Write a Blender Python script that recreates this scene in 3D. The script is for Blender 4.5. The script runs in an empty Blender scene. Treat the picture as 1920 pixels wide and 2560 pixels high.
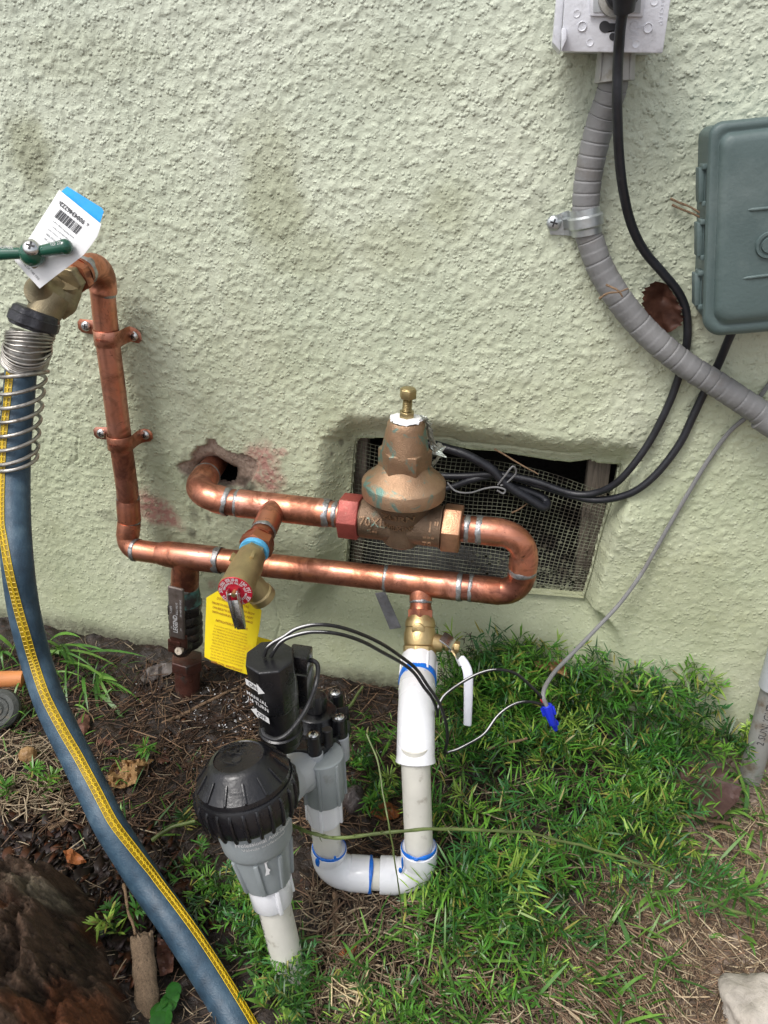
import bpy, bmesh, math, random
import numpy as np
from mathutils import Vector, Matrix, noise as mnoise
random.seed(7); rng = np.random.default_rng(7)
scene = bpy.context.scene
COL = scene.collection
# ------------------------------------------------------------------ camera
PITCH, YAW, ROLL = math.radians(27.5), math.radians(11), math.radians(-2.0)
FPX = 1850.0                                        # focal length in pixels of the 1920 wide photo
CAM = Vector((0, -.85, .74))
FWD = Vector((-math.sin(YAW)*math.cos(PITCH), math.cos(YAW)*math.cos(PITCH), -math.sin(PITCH)))
_r0 = Vector((math.cos(YAW), math.sin(YAW), 0)); _u0 = _r0.cross(FWD)
RGT = _r0*math.cos(ROLL) + _u0*math.sin(ROLL); UPV = RGT.cross(FWD)
cd = bpy.data.cameras.new('camera'); cam = bpy.data.objects.new('camera', cd); COL.objects.link(cam)
mw = Matrix((RGT, UPV, -FWD)).transposed().to_4x4(); mw.translation = CAM; cam.matrix_world = mw
cd.sensor_fit = 'HORIZONTAL'; cd.sensor_width = 36; cd.lens = 36*FPX/1920
cd.clip_start = .01; cd.clip_end = 500
scene.camera = cam
# ------------------------------------------------------------------ light: bright overcast sky
SUN_EL, SUN_AZ = math.radians(58), math.radians(215)   # azimuth of the sun, clockwise from +Y
world = bpy.data.worlds.new('World'); scene.world = world; world.use_nodes = True
wn = world.node_tree.nodes; wl = world.node_tree.links
for n in list(wn): wn.remove(n)
sky = wn.new('ShaderNodeTexSky'); sky.sky_type = 'NISHITA'; sky.sun_disc = False
sky.sun_elevation = SUN_EL; sky.sun_rotation = SUN_AZ
sky.air_density = 1.0; sky.dust_density = 4.0; sky.ozone_density = .6
hs = wn.new('ShaderNodeHueSaturation'); hs.inputs['Saturation'].default_value = .35
bg = wn.new('ShaderNodeBackground'); bg.inputs['Strength'].default_value = .15
wo = wn.new('ShaderNodeOutputWorld')
wl.new(sky.outputs[0], hs.inputs['Color']); wl.new(hs.outputs[0], bg.inputs['Color']); wl.new(bg.outputs[0], wo.inputs[0])
sd = bpy.data.lights.new('sun', 'SUN'); sd.energy = 1.25; sd.angle = math.radians(20); sd.color = (1, .975, .945)
sun = bpy.data.objects.new('sun', sd); COL.objects.link(sun)
sdir = Vector((math.sin(SUN_AZ)*math.cos(SUN_EL), math.cos(SUN_AZ)*math.cos(SUN_EL), math.sin(SUN_EL)))
sun.rotation_euler = sdir.to_track_quat('Z', 'Y').to_euler(); sun.location = (0, -3, 4)
scene.view_settings.view_transform = 'Standard'; scene.view_settings.look = 'None'
scene.view_settings.exposure = 0.42; scene.view_settings.gamma = 1; scene.view_settings.use_curve_mapping = False
scene.render.engine = 'CYCLES'
# ------------------------------------------------------------------ placing helpers
def ray(px, py): return FWD + RGT*((px-960)/FPX) - UPV*((py-1280)/FPX)
def W(px, py, d=0.0):
    "point seen at that spot of the photo, d metres out from the wall plane"
    v = ray(px, py); return CAM + v*((-d-CAM.y)/v.y)
def zdep(p): return (Vector(p)-CAM).dot(FWD)
def RR(pxr, p): return pxr*zdep(p)/FPX
def PJ(p):
    v = Vector(p)-CAM; z = v.dot(FWD); return 960+FPX*v.dot(RGT)/z, 1280-FPX*v.dot(UPV)/z
def base_z(x): return -.035-.108*min(max(x, -1.2), .9)
def sstep(a, b, x):
    t = np.clip((x-a)/(b-a), 0, 1); return t*t*(3-2*t)
# ------------------------------------------------------------------ vectorised noise
def _h(ix, iy, s):
    n = (ix.astype(np.int64)*374761393 + iy.astype(np.int64)*668265263 + s*1442695041) & 0xffffffff
    n = ((n ^ (n >> 13))*1274126177) & 0xffffffff
    n = ((n ^ (n >> 16))*2246822519) & 0xffffffff
    return ((n ^ (n >> 15)) & 0xffffff)/float(0xffffff)
def vn(x, y, s=0):
    ix = np.floor(x); iy = np.floor(y); fx = x-ix; fy = y-iy
    fx = fx*fx*(3-2*fx); fy = fy*fy*(3-2*fy)
    a = _h(ix, iy, s); b = _h(ix+1, iy, s); c = _h(ix, iy+1, s); d = _h(ix+1, iy+1, s)
    return (a*(1-fx)+b*fx)*(1-fy)+(c*(1-fx)+d*fx)*fy
def fbm(x, y, s=0, o=4, g=.5):
    t = 0; a = 1; w = 0
    for i in range(o): t = t+a*vn(x*2**i+i*17.3, y*2**i-i*9.1, s+i); w += a; a *= g
    return t/w
def worley(x, y, s=0):
    ix = np.floor(x); iy = np.floor(y); best = np.full(np.shape(x), 9.0)
    for dx in (-1, 0, 1):
        for dy in (-1, 0, 1):
            cx = ix+dx+_h(ix+dx, iy+dy, s); cy = iy+dy+_h(ix+dx, iy+dy, s+5)
            best = np.minimum(best, (cx-x)**2+(cy-y)**2)
    return np.sqrt(best)
def ground_z(x, y):
    x = np.asarray(x, float); y = np.asarray(y, float)
    z = -.035-.108*np.clip(x, -1.2, .9)
    z = z + .012*(fbm(x*7+3, y*7, 3, 3)-.5)*2
    z = z + .10*np.exp(-(((x+.50)/.16)**2+((y+.60)/.13)**2))       # rise at the old stump
    z = z + .008*np.exp(-((y+.0)/.04)**2)                            # soil banked against the wall
    return z
def gz(x, y): return float(ground_z(x, y))
def Gp(px, py, h=0.0):
    "point on the ground (plus h) seen at that spot of the photo"
    v = ray(px, py); t = (0-CAM.z)/v.z
    for _ in range(14):
        p = CAM+v*t; t = (gz(p.x, p.y)+h-CAM.z)/v.z
    return CAM+v*t
# ------------------------------------------------------------------ scene graph helpers
WLOC = {}
def tag(o, label=None, cat=None, group=None, kind=None):
    if label: o['label'] = label
    if cat: o['category'] = cat
    if group: o['group'] = group
    if kind: o['kind'] = kind
    return o
def thing(name, loc, label, cat, group=None):
    o = bpy.data.objects.new(name, None); COL.objects.link(o); o.empty_display_size = .02
    o.location = loc; WLOC[o.name] = Vector(loc); tag(o, label, cat, group); return o
def link_mesh(name, me, parent=None, origin=None):
    o = bpy.data.objects.new(name, me); COL.objects.link(o)
    pl = WLOC[parent.name] if parent else Vector((0, 0, 0))
    n = len(me.vertices)
    co = np.empty(n*3, 'f'); me.vertices.foreach_get('co', co); co = co.reshape(-1, 3)
    if origin is None:
        lo = co.min(0); hi = co.max(0); origin = Vector(((lo[0]+hi[0])/2, (lo[1]+hi[1])/2, lo[2]))
    origin = Vector(origin)
    co -= np.array(origin, 'f'); me.vertices.foreach_set('co', co.ravel()); me.update()
    if parent: o.parent = parent
    o.location = origin-pl; WLOC[o.name] = origin
    return o
class MB:
    def __init__(s): s.v = []; s.f = []; s.mi = []
    def add(s, vs, fs, m=0):
        b = len(s.v); s.v += [tuple(p) for p in vs]; s.f += [tuple(i+b for i in q) for q in fs]; s.mi += [m]*len(fs)
    def tube(s, pts, r, seg=16, caps=True, m=0, squash=None, closed=False):
        pts = [Vector(p) for p in pts]; n = len(pts)
        if not hasattr(r, '__len__'): r = [r]*n
        T = []
        for i in range(n):
            a = pts[max(i-1, 0)]; b = pts[min(i+1, n-1)]
            if closed: a = pts[(i-1) % n]; b = pts[(i+1) % n]
            T.append((b-a).normalized())
        ref = Vector((0, 0, 1)) if abs(T[0].z) < .9 else Vector((1, 0, 0))
        N = (ref-T[0]*ref.dot(T[0])).normalized(); vs = []
        for i in range(n):
            N = (N-T[i]*N.dot(T[i])).normalized(); B = T[i].cross(N)
            for k in range(seg):
                a = 2*math.pi*k/seg
                vs.append(pts[i]+(N*math.cos(a)+B*math.sin(a))*r[i])
        fs = []
        for i in range(n if closed else n-1):
            j = (i+1) % n
            for k in range(seg):
                k2 = (k+1) % seg; fs.append((i*seg+k, i*seg+k2, j*seg+k2, j*seg+k))
        if caps and not closed:
            fs.append(tuple(range(seg))[::-1]); fs.append(tuple((n-1)*seg+k for k in range(seg)))
        s.add(vs, fs, m)
    def lathe(s, o, ax, prof, seg=32, ref=None, m=0, rfun=None, a0=0):
        o = Vector(o); ax = Vector(ax).normalized()
        if ref is None: ref = Vector((0, 0, 1)) if abs(ax.z) < .9 else Vector((1, 0, 0))
        ref = Vector(ref); N = (ref-ax*ref.dot(ax)).normalized(); B = ax.cross(N)
        vs = []; fs = []
        for (t, r) in prof:
            for k in range(seg):
                a = a0+2*math.pi*k/seg; q = r*(rfun(t, a) if rfun else 1)
                vs.append(o+ax*t+(N*math.cos(a)+B*math.sin(a))*q)
        n = len(prof)
        for i in range(n-1):
            for k in range(seg):
                k2 = (k+1) % seg; fs.append((i*seg+k, i*seg+k2, (i+1)*seg+k2, (i+1)*seg+k))
        if prof[0][1] > 1e-6: fs.append(tuple(range(seg))[::-1])
        if prof[-1][1] > 1e-6: fs.append(tuple((n-1)*seg+k for k in range(seg)))
        s.add(vs, fs, m)
    def hexa(s, o, ax, h, r, ref=None, ch=.12, m=0, n=6, a0=0):
        c = ch*r
        s.lathe(o, ax, [(0, r-c), (c*.6, r), (h-c*.6, r), (h, r-c)], n, ref, m, a0=a0)
    def box(s, c, ax, ay, az, m=0):
        c = Vector(c); ax = Vector(ax); ay = Vector(ay); az = Vector(az)
        vs = [c+ax*i+ay*j+az*k for k in (-1, 1) for j in (-1, 1) for i in (-1, 1)]
        s.add(vs, [(0, 2, 3, 1), (4, 5, 7, 6), (0, 1, 5, 4), (2, 6, 7, 3), (0, 4, 6, 2), (1, 3, 7, 5)], m)
    def slab(s, poly, th, m=0):
        "polygon (list of 3D points) given thickness vector th"
        n = len(poly); th = Vector(th); vs = [Vector(p) for p in poly]+[Vector(p)+th for p in poly]
        fs = [tuple(range(n))[::-1], tuple(range(n, 2*n))]+[(i, (i+1) % n, n+(i+1) % n, n+i) for i in range(n)]
        s.add(vs, fs, m)
    def ball(s, c, r, seg=12, rings=8, m=0, sc=(1, 1, 1)):
        vs = []; fs = []
        for i in range(rings+1):
            t = math.pi*i/rings
            for k in range(seg):
                a = 2*math.pi*k/seg; vs.append(Vector(c)+Vector((r*sc[0]*math.sin(t)*math.cos(a), r*sc[1]*math.sin(t)*math.sin(a), r*sc[2]*math.cos(t))))
        for i in range(rings):
            for k in range(seg):
                k2 = (k+1) % seg; fs.append((i*seg+k, (i+1)*seg+k, (i+1)*seg+k2, i*seg+k2))
        s.add(vs, fs, m)
    def build(s, name, mats, parent=None, sharp=35, bevel=0, bseg=2, origin=None, merge=True):
        me = bpy.data.meshes.new(name); me.from_pydata(s.v, [], s.f)
        if not isinstance(mats, (list, tuple)): mats = [mats]
        for m in mats: me.materials.append(m)
        me.polygons.foreach_set('material_index', s.mi)
        bm = bmesh.new(); bm.from_mesh(me)
        if merge: bmesh.ops.remove_doubles(bm, verts=bm.verts, dist=1e-6)
        bad = [f for f in bm.faces if f.calc_area() < 1e-14]
        if bad: bmesh.ops.delete(bm, geom=bad, context='FACES_ONLY')
        bmesh.ops.recalc_face_normals(bm, faces=bm.faces)
        if bevel:
            es = [e for e in bm.edges if len(e.link_faces) == 2 and e.calc_face_angle(0) > math.radians(30)]
            bmesh.ops.bevel(bm, geom=es, offset=bevel, segments=bseg, affect='EDGES', profile=.5, clamp_overlap=True)
        bm.to_mesh(me); bm.free()
        me.polygons.foreach_set('use_smooth', [True]*len(me.polygons))
        me.set_sharp_from_angle(angle=math.radians(sharp))
        return link_mesh(name, me, parent, origin)
def np_mesh(name, co, faces_flat, counts, mat, cols=None, parent=None, smooth=False, origin=None):
    me = bpy.data.meshes.new(name); n = len(co)
    me.vertices.add(n); me.vertices.foreach_set('co', np.asarray(co, 'f').ravel())
    me.loops.add(len(faces_flat)); me.loops.foreach_set('vertex_index', np.asarray(faces_flat, 'i'))
    counts = np.asarray(counts, 'i'); st = np.concatenate([[0], np.cumsum(counts)[:-1]]).astype('i')
    me.polygons.add(len(counts)); me.polygons.foreach_set('loop_start', st); me.polygons.foreach_set('loop_total', counts)
    me.update(calc_edges=True)
    if smooth: me.polygons.foreach_set('use_smooth', np.ones(len(counts), bool))
    if cols is not None:
        at = me.color_attributes.new('Col', 'FLOAT_COLOR', 'POINT')
        c4 = np.ones((n, 4), 'f'); cols = np.asarray(cols); c4[:, :cols.shape[1]] = cols; at.data.foreach_set('color', c4.ravel())
    me.materials.append(mat); me.validate()
    return link_mesh(name, me, parent, origin)
def smooth_path(pts, n=8, closed=False):
    P = [Vector(p) for p in pts]; out = []
    m = len(P)
    for i in range(m-1):
        p0 = P[max(i-1, 0)]; p1 = P[i]; p2 = P[i+1]; p3 = P[min(i+2, m-1)]
        for k in range(n):
            t = k/n
            out.append(.5*((2*p1)+(p2-p0)*t+(2*p0-5*p1+4*p2-p3)*t*t+(3*p1-p0-3*p2+p3)*t**3))
    out.append(P[-1]); return out
def bend(a, c, b, rad, n=10):
    "straight a->c->b with the corner rounded"
    a, c, b = Vector(a), Vector(c), Vector(b)
    u = (a-c).normalized(); w = (b-c).normalized()
    th = math.acos(max(-1, min(1, u.dot(w)))); t = rad/math.tan(th/2)
    t = min(t, (a-c).length*.98, (b-c).length*.98); rr = t*math.tan(th/2)
    bis = (u+w).normalized(); O = c+bis*(rr/math.sin(th/2))
    p1 = c+u*t; p2 = c+w*t; e1 = (p1-O); e2 = (p2-O); ang = math.acos(max(-1, min(1, e1.normalized().dot(e2.normalized()))))
    out = [a]
    for k in range(n+1):
        s = k/n; out.append(O+(e1*math.sin((1-s)*ang)+e2*math.sin(s*ang))/math.sin(ang))
    out.append(b); return out
# ------------------------------------------------------------------ lettering
_tc = {}
def text_geo(body, size=1.0, align='CENTER', bold=0.0, depth=0.0):
    k = (body, size, align, bold, depth)
    if k in _tc: return _tc[k]
    cu = bpy.data.curves.new('t', 'FONT'); cu.body = body; cu.size = size; cu.align_x = align; cu.align_y = 'CENTER'
    cu.resolution_u = 2; cu.offset = bold; cu.extrude = depth; cu.space_line = .95
    ob = bpy.data.objects.new('t', cu); COL.objects.link(ob)
    dg = bpy.context.evaluated_depsgraph_get(); dg.update()
    me = bpy.data.meshes.new_from_object(ob.evaluated_get(dg))
    v = [tuple(x.co) for x in me.vertices]; f = [tuple(p.vertices) for p in me.polygons]
    bpy.data.objects.remove(ob); bpy.data.curves.remove(cu); bpy.data.meshes.remove(me)
    _tc[k] = (v, f); return v, f
def text_on(mb, body, size, fn, align='CENTER', bold=0.0, depth=0.0, m=0):
    "fn(u, v, w) -> world point"
    v, f = text_geo(body, size, align, bold, depth)
    mb.add([fn(*p) for p in v], f, m)
# ------------------------------------------------------------------ materials
class Mat:
    def __init__(s, name):
        s.m = bpy.data.materials.new(name); s.m.use_nodes = True; s.t = s.m.node_tree; s.n = s.t.nodes; s.l = s.t.links
        s.b = s.n['Principled BSDF']; s.x = -300
    def node(s, ty, **kw):
        n = s.n.new(ty)
        for k, v in kw.items(): setattr(n, k, v)
        return n
    def inp(s, n, k, v):
        if hasattr(v, 'is_output') or isinstance(v, bpy.types.NodeSocket): s.l.new(v, n.inputs[k])
        else: n.inputs[k].default_value = v
    def coord(s, scale=(1, 1, 1)):
        g = s.node('ShaderNodeNewGeometry'); mp = s.node('ShaderNodeMapping'); s.l.new(g.outputs['Position'], mp.inputs[0])
        mp.inputs['Scale'].default_value = scale; return mp.outputs[0]
    def noise(s, sc, det=4, rough=.5, vec=None, dist=0):
        n = s.node('ShaderNodeTexNoise'); n.inputs['Scale'].default_value = sc; n.inputs['Detail'].default_value = det
        n.inputs['Roughness'].default_value = rough; n.inputs['Distortion'].default_value = dist
        s.l.new(vec or s.coord(), n.inputs['Vector']); return n.outputs['Fac']
    def ramp(s, fac, stops):
        r = s.node('ShaderNodeValToRGB'); s.l.new(fac, r.inputs[0]); e = r.color_ramp.elements
        while len(e) < len(stops): e.new(.5)
        for el, (p, c) in zip(e, stops): el.position = p; el.color = (*c, 1) if len(c) == 3 else c
        return r.outputs[0]
    def gray(s, fac, a, b, lo=0., hi=1.):
        r = s.node('ShaderNodeMapRange'); s.l.new(fac, r.inputs[0]); r.inputs[1].default_value = a; r.inputs[2].default_value = b
        r.inputs[3].default_value = lo; r.inputs[4].default_value = hi; return r.outputs[0]
    def mix(s, fac, a, b, mode='MIX'):
        n = s.node('ShaderNodeMix', data_type='RGBA', blend_type=mode)
        s.inp(n, 0, fac); 
        for i, c in ((6, a), (7, b)):
            if isinstance(c, tuple): n.inputs[i].default_value = (*c, 1) if len(c) == 3 else c
            else: s.l.new(c, n.inputs[i])
        return n.outputs[2]
    def math(s, op, a, b=0.):
        n = s.node('ShaderNodeMath', operation=op); s.inp(n, 0, a); s.inp(n, 1, b); return n.outputs[0]
    def bump(s, h, dist=.001, st=1., prev=None):
        n = s.node('ShaderNodeBump'); s.l.new(h, n.inputs['Height']); n.inputs['Distance'].default_value = dist; n.inputs['Strength'].default_value = st
        if prev is not None: s.l.new(prev, n.inputs['Normal'])
        return n.outputs[0]
    def set(s, **kw):
        for k, v in kw.items():
            k = {'color': 'Base Color', 'rough': 'Roughness', 'metal': 'Metallic', 'normal': 'Normal', 'coat': 'Coat Weight', 'coatr': 'Coat Roughness',
                 'spec': 'Specular IOR Level', 'trans': 'Transmission Weight', 'sss': 'Subsurface Weight'}[k]
            if isinstance(v, tuple): s.b.inputs[k].default_value = (*v, 1) if len(v) == 3 else v
            else: s.inp(s.b, k, v)
        return s.m
def simple(name, col, rough=.5, metal=0., var=.25, sc=60, bump=.0003, bsc=300, dirt=None, dsc=25, dth=.58, **kw):
    M = Mat(name); n = M.noise(sc, 5)
    dark = tuple(c*(1-var) for c in col); light = tuple(min(1, c*(1+var*.6)) for c in col)
    c = M.ramp(n, [(.3, dark), (.7, light)])
    if dirt:
        d = M.gray(M.noise(dsc, 8, .65), dth, dth+.16); c = M.mix(d, c, dirt)
    M.set(color=c, metal=metal, rough=M.gray(M.noise(sc*.7, 4), .3, .7, max(.03, rough-.1), min(1, rough+.12)), **kw)
    if bump: M.set(normal=M.bump(M.noise(bsc, 6, .6), bump))
    return M.m
MT = {}
def copper(name, base, dark, dk=.6, orange=.5):
    M = Mat(name); n1 = M.noise(34, 7, .6, dist=.6); n2 = M.noise(95, 7, .65, dist=1.2); n3 = M.noise(16, 4)
    c = M.ramp(n3, [(.35, base), (.6, tuple(np.array(base)*np.array((1.0, .82, .62)))), (.75, tuple(np.array(base)*np.array((.9, .95, 1.0))))])
    f = M.math('MULTIPLY', M.gray(n1, .46, .61), dk); c = M.mix(f, c, dark)
    sk = M.noise(9, 5, .6, M.coord((1.2, 14, 14)), .3); c = M.mix(M.math('MULTIPLY', M.gray(sk, .5, .68), .4), c, tuple(q*.62 for q in base))
    sp = M.gray(n2, .62, .70); c = M.mix(M.math('MULTIPLY', sp, .75), c, (.06, .03, .018))
    vg = M.math('MULTIPLY', M.gray(M.noise(52, 5, .6), .7, .76), .6); c = M.mix(vg, c, (.16, .28, .25))
    r = M.math('ADD', M.gray(n1, .4, .68, .33, .55), M.math('MULTIPLY', sp, .22))
    M.set(color=c, metal=.93, rough=r, normal=M.bump(M.noise(260, 5), .00035, .6))
    return M.m
MT['copper'] = copper('copper_pink', (.63, .30, .225), (.25, .10, .06), .9)
MT['copper_dark'] = copper('copper_tarnished', (.50, .22, .155), (.17, .065, .045), .95)
def solder_mat():
    M = Mat('solder'); n = M.noise(170, 5, .6); c = M.ramp(n, [(.3, (.13, .13, .13)), (.52, (.34, .34, .34)), (.8, (.50, .51, .52))])
    M.set(color=c, metal=.85, rough=M.gray(n, .3, .7, .5, .3), normal=M.bump(M.noise(420, 4), .0005)); return M.m
MT['solder'] = solder_mat()
def bronze():
    M = Mat('cast_bronze'); n = M.noise(26, 6, .6); c = M.ramp(n, [(.3, (.24, .15, .09)), (.5, (.37, .235, .145)), (.72, (.46, .31, .20))])
    v = M.math('MULTIPLY', M.gray(M.noise(38, 7, .62, dist=1.0), .55, .63), .85); c = M.mix(v, c, (.12, .27, .24))
    g = M.noise(780, 3, .6)
    M.set(color=c, metal=.78, rough=.44, normal=M.bump(g, .0009, .8)); return M.m
MT['bronze'] = bronze()
MT['bronze_dark'] = simple('bronze_body', (.22, .15, .10), .5, .75, .35, 30, .0009, 700, dirt=(.10, .2, .17), dsc=35, dth=.62)
MT['brass'] = simple('brass', (.55, .41, .20), .38, .9, .25, 40, .0004, 500)
MT['brass_old'] = simple('brass_weathered', (.30, .25, .16), .42, .85, .35, 45, .0006, 600, dirt=(.13, .10, .06), dsc=40)
MT['brass_green'] = simple('relief_brass', (.42, .33, .17), .45, .75, .22, 45, .0005, 800)
MT['nut_bronze'] = simple('union_nut_bronze', (.50, .27, .16), .36, .85, .3, 60, .0005, 500, dirt=(.25, .3, .24), dsc=45, dth=.62)
MT['nut_red'] = simple('union_nut_red', (.34, .075, .06), .45, .35, .25, 60, .0004, 500, dirt=(.5, .3, .22), dsc=70, dth=.62)
MT['bolt'] = simple('zinc_yellow_bolt', (.38, .30, .15), .34, .85, .3, 50)
MT['steel'] = simple('steel', (.62, .62, .61), .24, 1., .2, 60, .0002)
MT['spring'] = simple('spring_steel', (.40, .38, .35), .4, .9, .35, 70, .0004, dirt=(.13, .11, .09), dsc=120, dth=.55)
MT['galv'] = simple('galvanised', (.50, .53, .54), .42, .8, .25, 60, .0004)
MT['pvc_white'] = simple('pvc_fitting_white', (.80, .81, .84), .22, 0, .04, 30, .0002, dirt=(.45, .42, .36), dsc=60, dth=.68, coat=.3)
MT['pvc_pipe'] = simple('pvc_pipe_aged', (.68, .665, .60), .42, 0, .1, 30, .0003, dirt=(.26, .22, .16), dsc=42, dth=.60)
MT['blue'] = simple('blue_cement', (.01, .16, .66), .25, 0, .3, 90, .0003)
MT['blue_plastic'] = simple('blue_plastic', (.012, .03, .55), .3, 0, .15, 60, .0002)
MT['tape'] = simple('blue_thread_tape', (.10, .42, .70), .35, 0, .3, 120, .0006)
MT['black_gloss'] = simple('black_wet_plastic', (.009, .009, .011), .28, 0, .4, 60, .0005, 200, coat=.15)
MT['black'] = simple('black_plastic', (.016, .016, .018), .38, 0, .4, 60, .0004, 250, dirt=(.05, .05, .05), dsc=60, dth=.6)
MT['rubber'] = simple('black_cable_rubber', (.014, .015, .02), .42, 0, .4, 60, .0004, dirt=(.06, .06, .06), dsc=70, dth=.64)
MT['grey_plastic'] = simple('grey_plastic', (.27, .30, .31), .4, 0, .08, 40, .0003, dirt=(.17, .18, .17), dsc=30)
MT['grey_light'] = simple('light_grey_plastic', (.40, .42, .44), .35, 0, .07, 40, .0003, dirt=(.25, .25, .25), dsc=40, dth=.62)
MT['box_grey'] = simple('weathered_grey_green_box', (.088, .128, .126), .5, 0, .14, 14, .0004, 300, dirt=(.13, .17, .166), dsc=10, dth=.5)
MT['plate'] = simple('grey_painted_metal_plate', (.68, .69, .74), .42, .1, .08, 40, .0005, 200, dirt=(.36, .36, .38), dsc=45)
MT['conduit'] = simple('grey_flexible_conduit', (.205, .205, .207), .6, 0, .14, 26, .0006, 200, dirt=(.175, .165, .155), dsc=34, dth=.55)
MT['connector'] = simple('pale_grey_connector', (.38, .38, .37), .5, 0, .14, 26, .0004, 200, dirt=(.23, .21, .16), dsc=34, dth=.55)
MT['green_enamel'] = simple('green_enamel', (.006, .085, .05), .16, 0, .2, 40, .0002, coat=.6)
MT['white'] = simple('white_print', (.66, .66, .66), .6, 0, .03, 40, 0)
MT['white_vinyl'] = simple('white_vinyl_grip', (.78, .79, .88), .3, 0, .05, 40, .0003)
MT['ink'] = simple('black_print', (.03, .03, .035), .6, 0, .2, 40, 0)
MT['ink_orange'] = simple('orange_brown_print', (.42, .17, .02), .6, 0, .2, 40, 0)
MT['paper'] = simple('white_card', (.80, .80, .81), .4, 0, .04, 30, .0002, 60, dirt=(.62, .56, .40), dsc=18, dth=.66)
MT['paper_blue'] = simple('blue_card', (.005, .33, .80), .4, 0, .1, 40, .0002)
MT['paper_yellow'] = simple('yellow_card', (.88, .68, .02), .4, 0, .07, 40, .0004, 90, dirt=(.80, .52, .02), dsc=40)
MT['red'] = simple('red_disc', (.50, .012, .035), .3, .1, .12, 40, .0002)
MT['old_steel'] = simple('dirty_black_valve', (.035, .032, .03), .28, .45, .5, 60, .0008, 200, dirt=(.11, .07, .045), dsc=60)
MT['rust'] = simple('rusty_brown_pipe', (.10, .038, .028), .35, .25, .45, 40, .0008, 200, dirt=(.05, .045, .04), dsc=50, dth=.52)
MT['handle_grey'] = simple('worn_grey_brown_handle', (.17, .14, .125), .42, .4, .3, 50, .0004, dirt=(.08, .06, .05), dsc=60)
MT['stone'] = simple('pale_stone', (.44, .40, .35), .85, 0, .3, 60, .002, 180, dirt=(.27, .24, .2), dsc=60)
MT['terracotta'] = simple('orange_stake', (.62, .24, .08), .5, 0, .2, 40, .0005)
MT['grime_disc'] = simple('dirty_rubber_disc', (.075, .08, .075), .7, 0, .35, 60, .0008, dirt=(.16, .13, .09), dsc=60)
MT['foil'] = simple('crumpled_foil_label', (.55, .60, .55), .28, .6, .15, 60, .0015, 130)
MT['zinc_flat'] = simple('weathered_grey_strip', (.27, .27, .29), .7, 0, .3, 60, .001, dirt=(.16, .14, .12), dsc=70)
def colmat(name, rough=.5, spec=.5, trans=0., coat=0.):
    M = Mat(name); a = M.node('ShaderNodeAttribute'); a.attribute_name = 'Col'
    n = M.noise(160, 4); c = M.mix(1., a.outputs[0], M.ramp(n, [(.3, (.72, .72, .72)), (.7, (1.1, 1.1, 1.1))]), 'MULTIPLY')
    M.set(color=c, rough=rough, spec=spec, coat=coat)
    if trans:
        td = M.node('ShaderNodeBsdfTranslucent'); M.l.new(c, td.inputs[0]); mx = M.node('ShaderNodeMixShader'); mx.inputs[0].default_value = trans
        M.l.new(M.b.outputs[0], mx.inputs[1]); M.l.new(td.outputs[0], mx.inputs[2]); M.l.new(mx.outputs[0], M.n['Material Output'].inputs[0])
    return M.m
MT['leafy'] = colmat('green_blades', .36, .5, .28)
MT['litter'] = colmat('dry_litter', .6, .35)
MT['wetlitter'] = colmat('wet_chips', .5, .35)
def dryleaf(name, a, b, vein):
    M = Mat(name); n = M.noise(70, 7, .6); c = M.ramp(n, [(.3, a), (.65, b)])
    c = M.mix(M.math('MULTIPLY', M.gray(M.noise(200, 5, .6), .6, .7), .6), c, vein)
    M.set(color=c, rough=.55, normal=M.bump(M.noise(150, 6), .001)); return M.m
MT['leaf_red'] = dryleaf('dead_leaf_reddish', (.075, .030, .020), (.15, .065, .042), (.04, .018, .012))
MT['leaf_brown'] = dryleaf('dead_leaf_tan', (.22, .12, .045), (.36, .22, .10), (.10, .05, .02))
MT['leaf_pink'] = dryleaf('dead_leaf_purplish', (.12, .062, .056), (.20, .12, .105), (.09, .04, .03))
MT['leaf_grey'] = dryleaf('dead_leaf_wet_grey', (.075, .06, .055), (.16, .14, .13), (.04, .03, .03))
MT['leaf_orange'] = dryleaf('bark_chip_orange', (.20, .06, .015), (.30, .10, .03), (.08, .03, .015))
# ================================================================== THE WALL
def z5(x, y): return 250+x*.3014, 1060+y*.3014
def zv(x, y): return 860+x*.4219, 1050+y*.4219
def poly2(pts, d=0.0): return np.array([(W(px, py, d).x, W(px, py, d).z) for px, py in pts])
VENT_PX = [zv(*p) for p in [(76, 130), (95, 104), (250, 103), (560, 138), (660, 150), (760, 172), (900, 180), (1050, 205), (1200, 230), (1330, 244), (1400, 236), (1450, 228), (1500, 250), (1630, 258),
           (1600, 400), (1548, 560), (1500, 720), (1462, 880), (1412, 1040), (1300, 1030), (1050, 1010), (700, 985), (400, 950), (20, 905), (34, 700), (45, 500), (60, 300)]]
VENT = poly2(VENT_PX, -.03)
HOLE_PX = [z5(*p) for p in [(770, 420), (790, 360), (840, 325), (930, 312), (1000, 350), (1060, 385), (1100, 400), (1105, 450), (1090, 510), (1030, 520), (960, 500), (830, 450)]]
HOLE = poly2(HOLE_PX)
MORTAR = poly2([z5(*p) for p in [(632, 345), (660, 320), (745, 300), (755, 255), (800, 190), (860, 175), (900, 118), (955, 130), (1010, 185), (1080, 232), (1130, 240), (1200, 250), (1300, 300), (1310, 360), (1290, 430), (1200, 530), (1080, 545), (960, 520), (760, 460), (690, 430), (650, 400)]])
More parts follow.
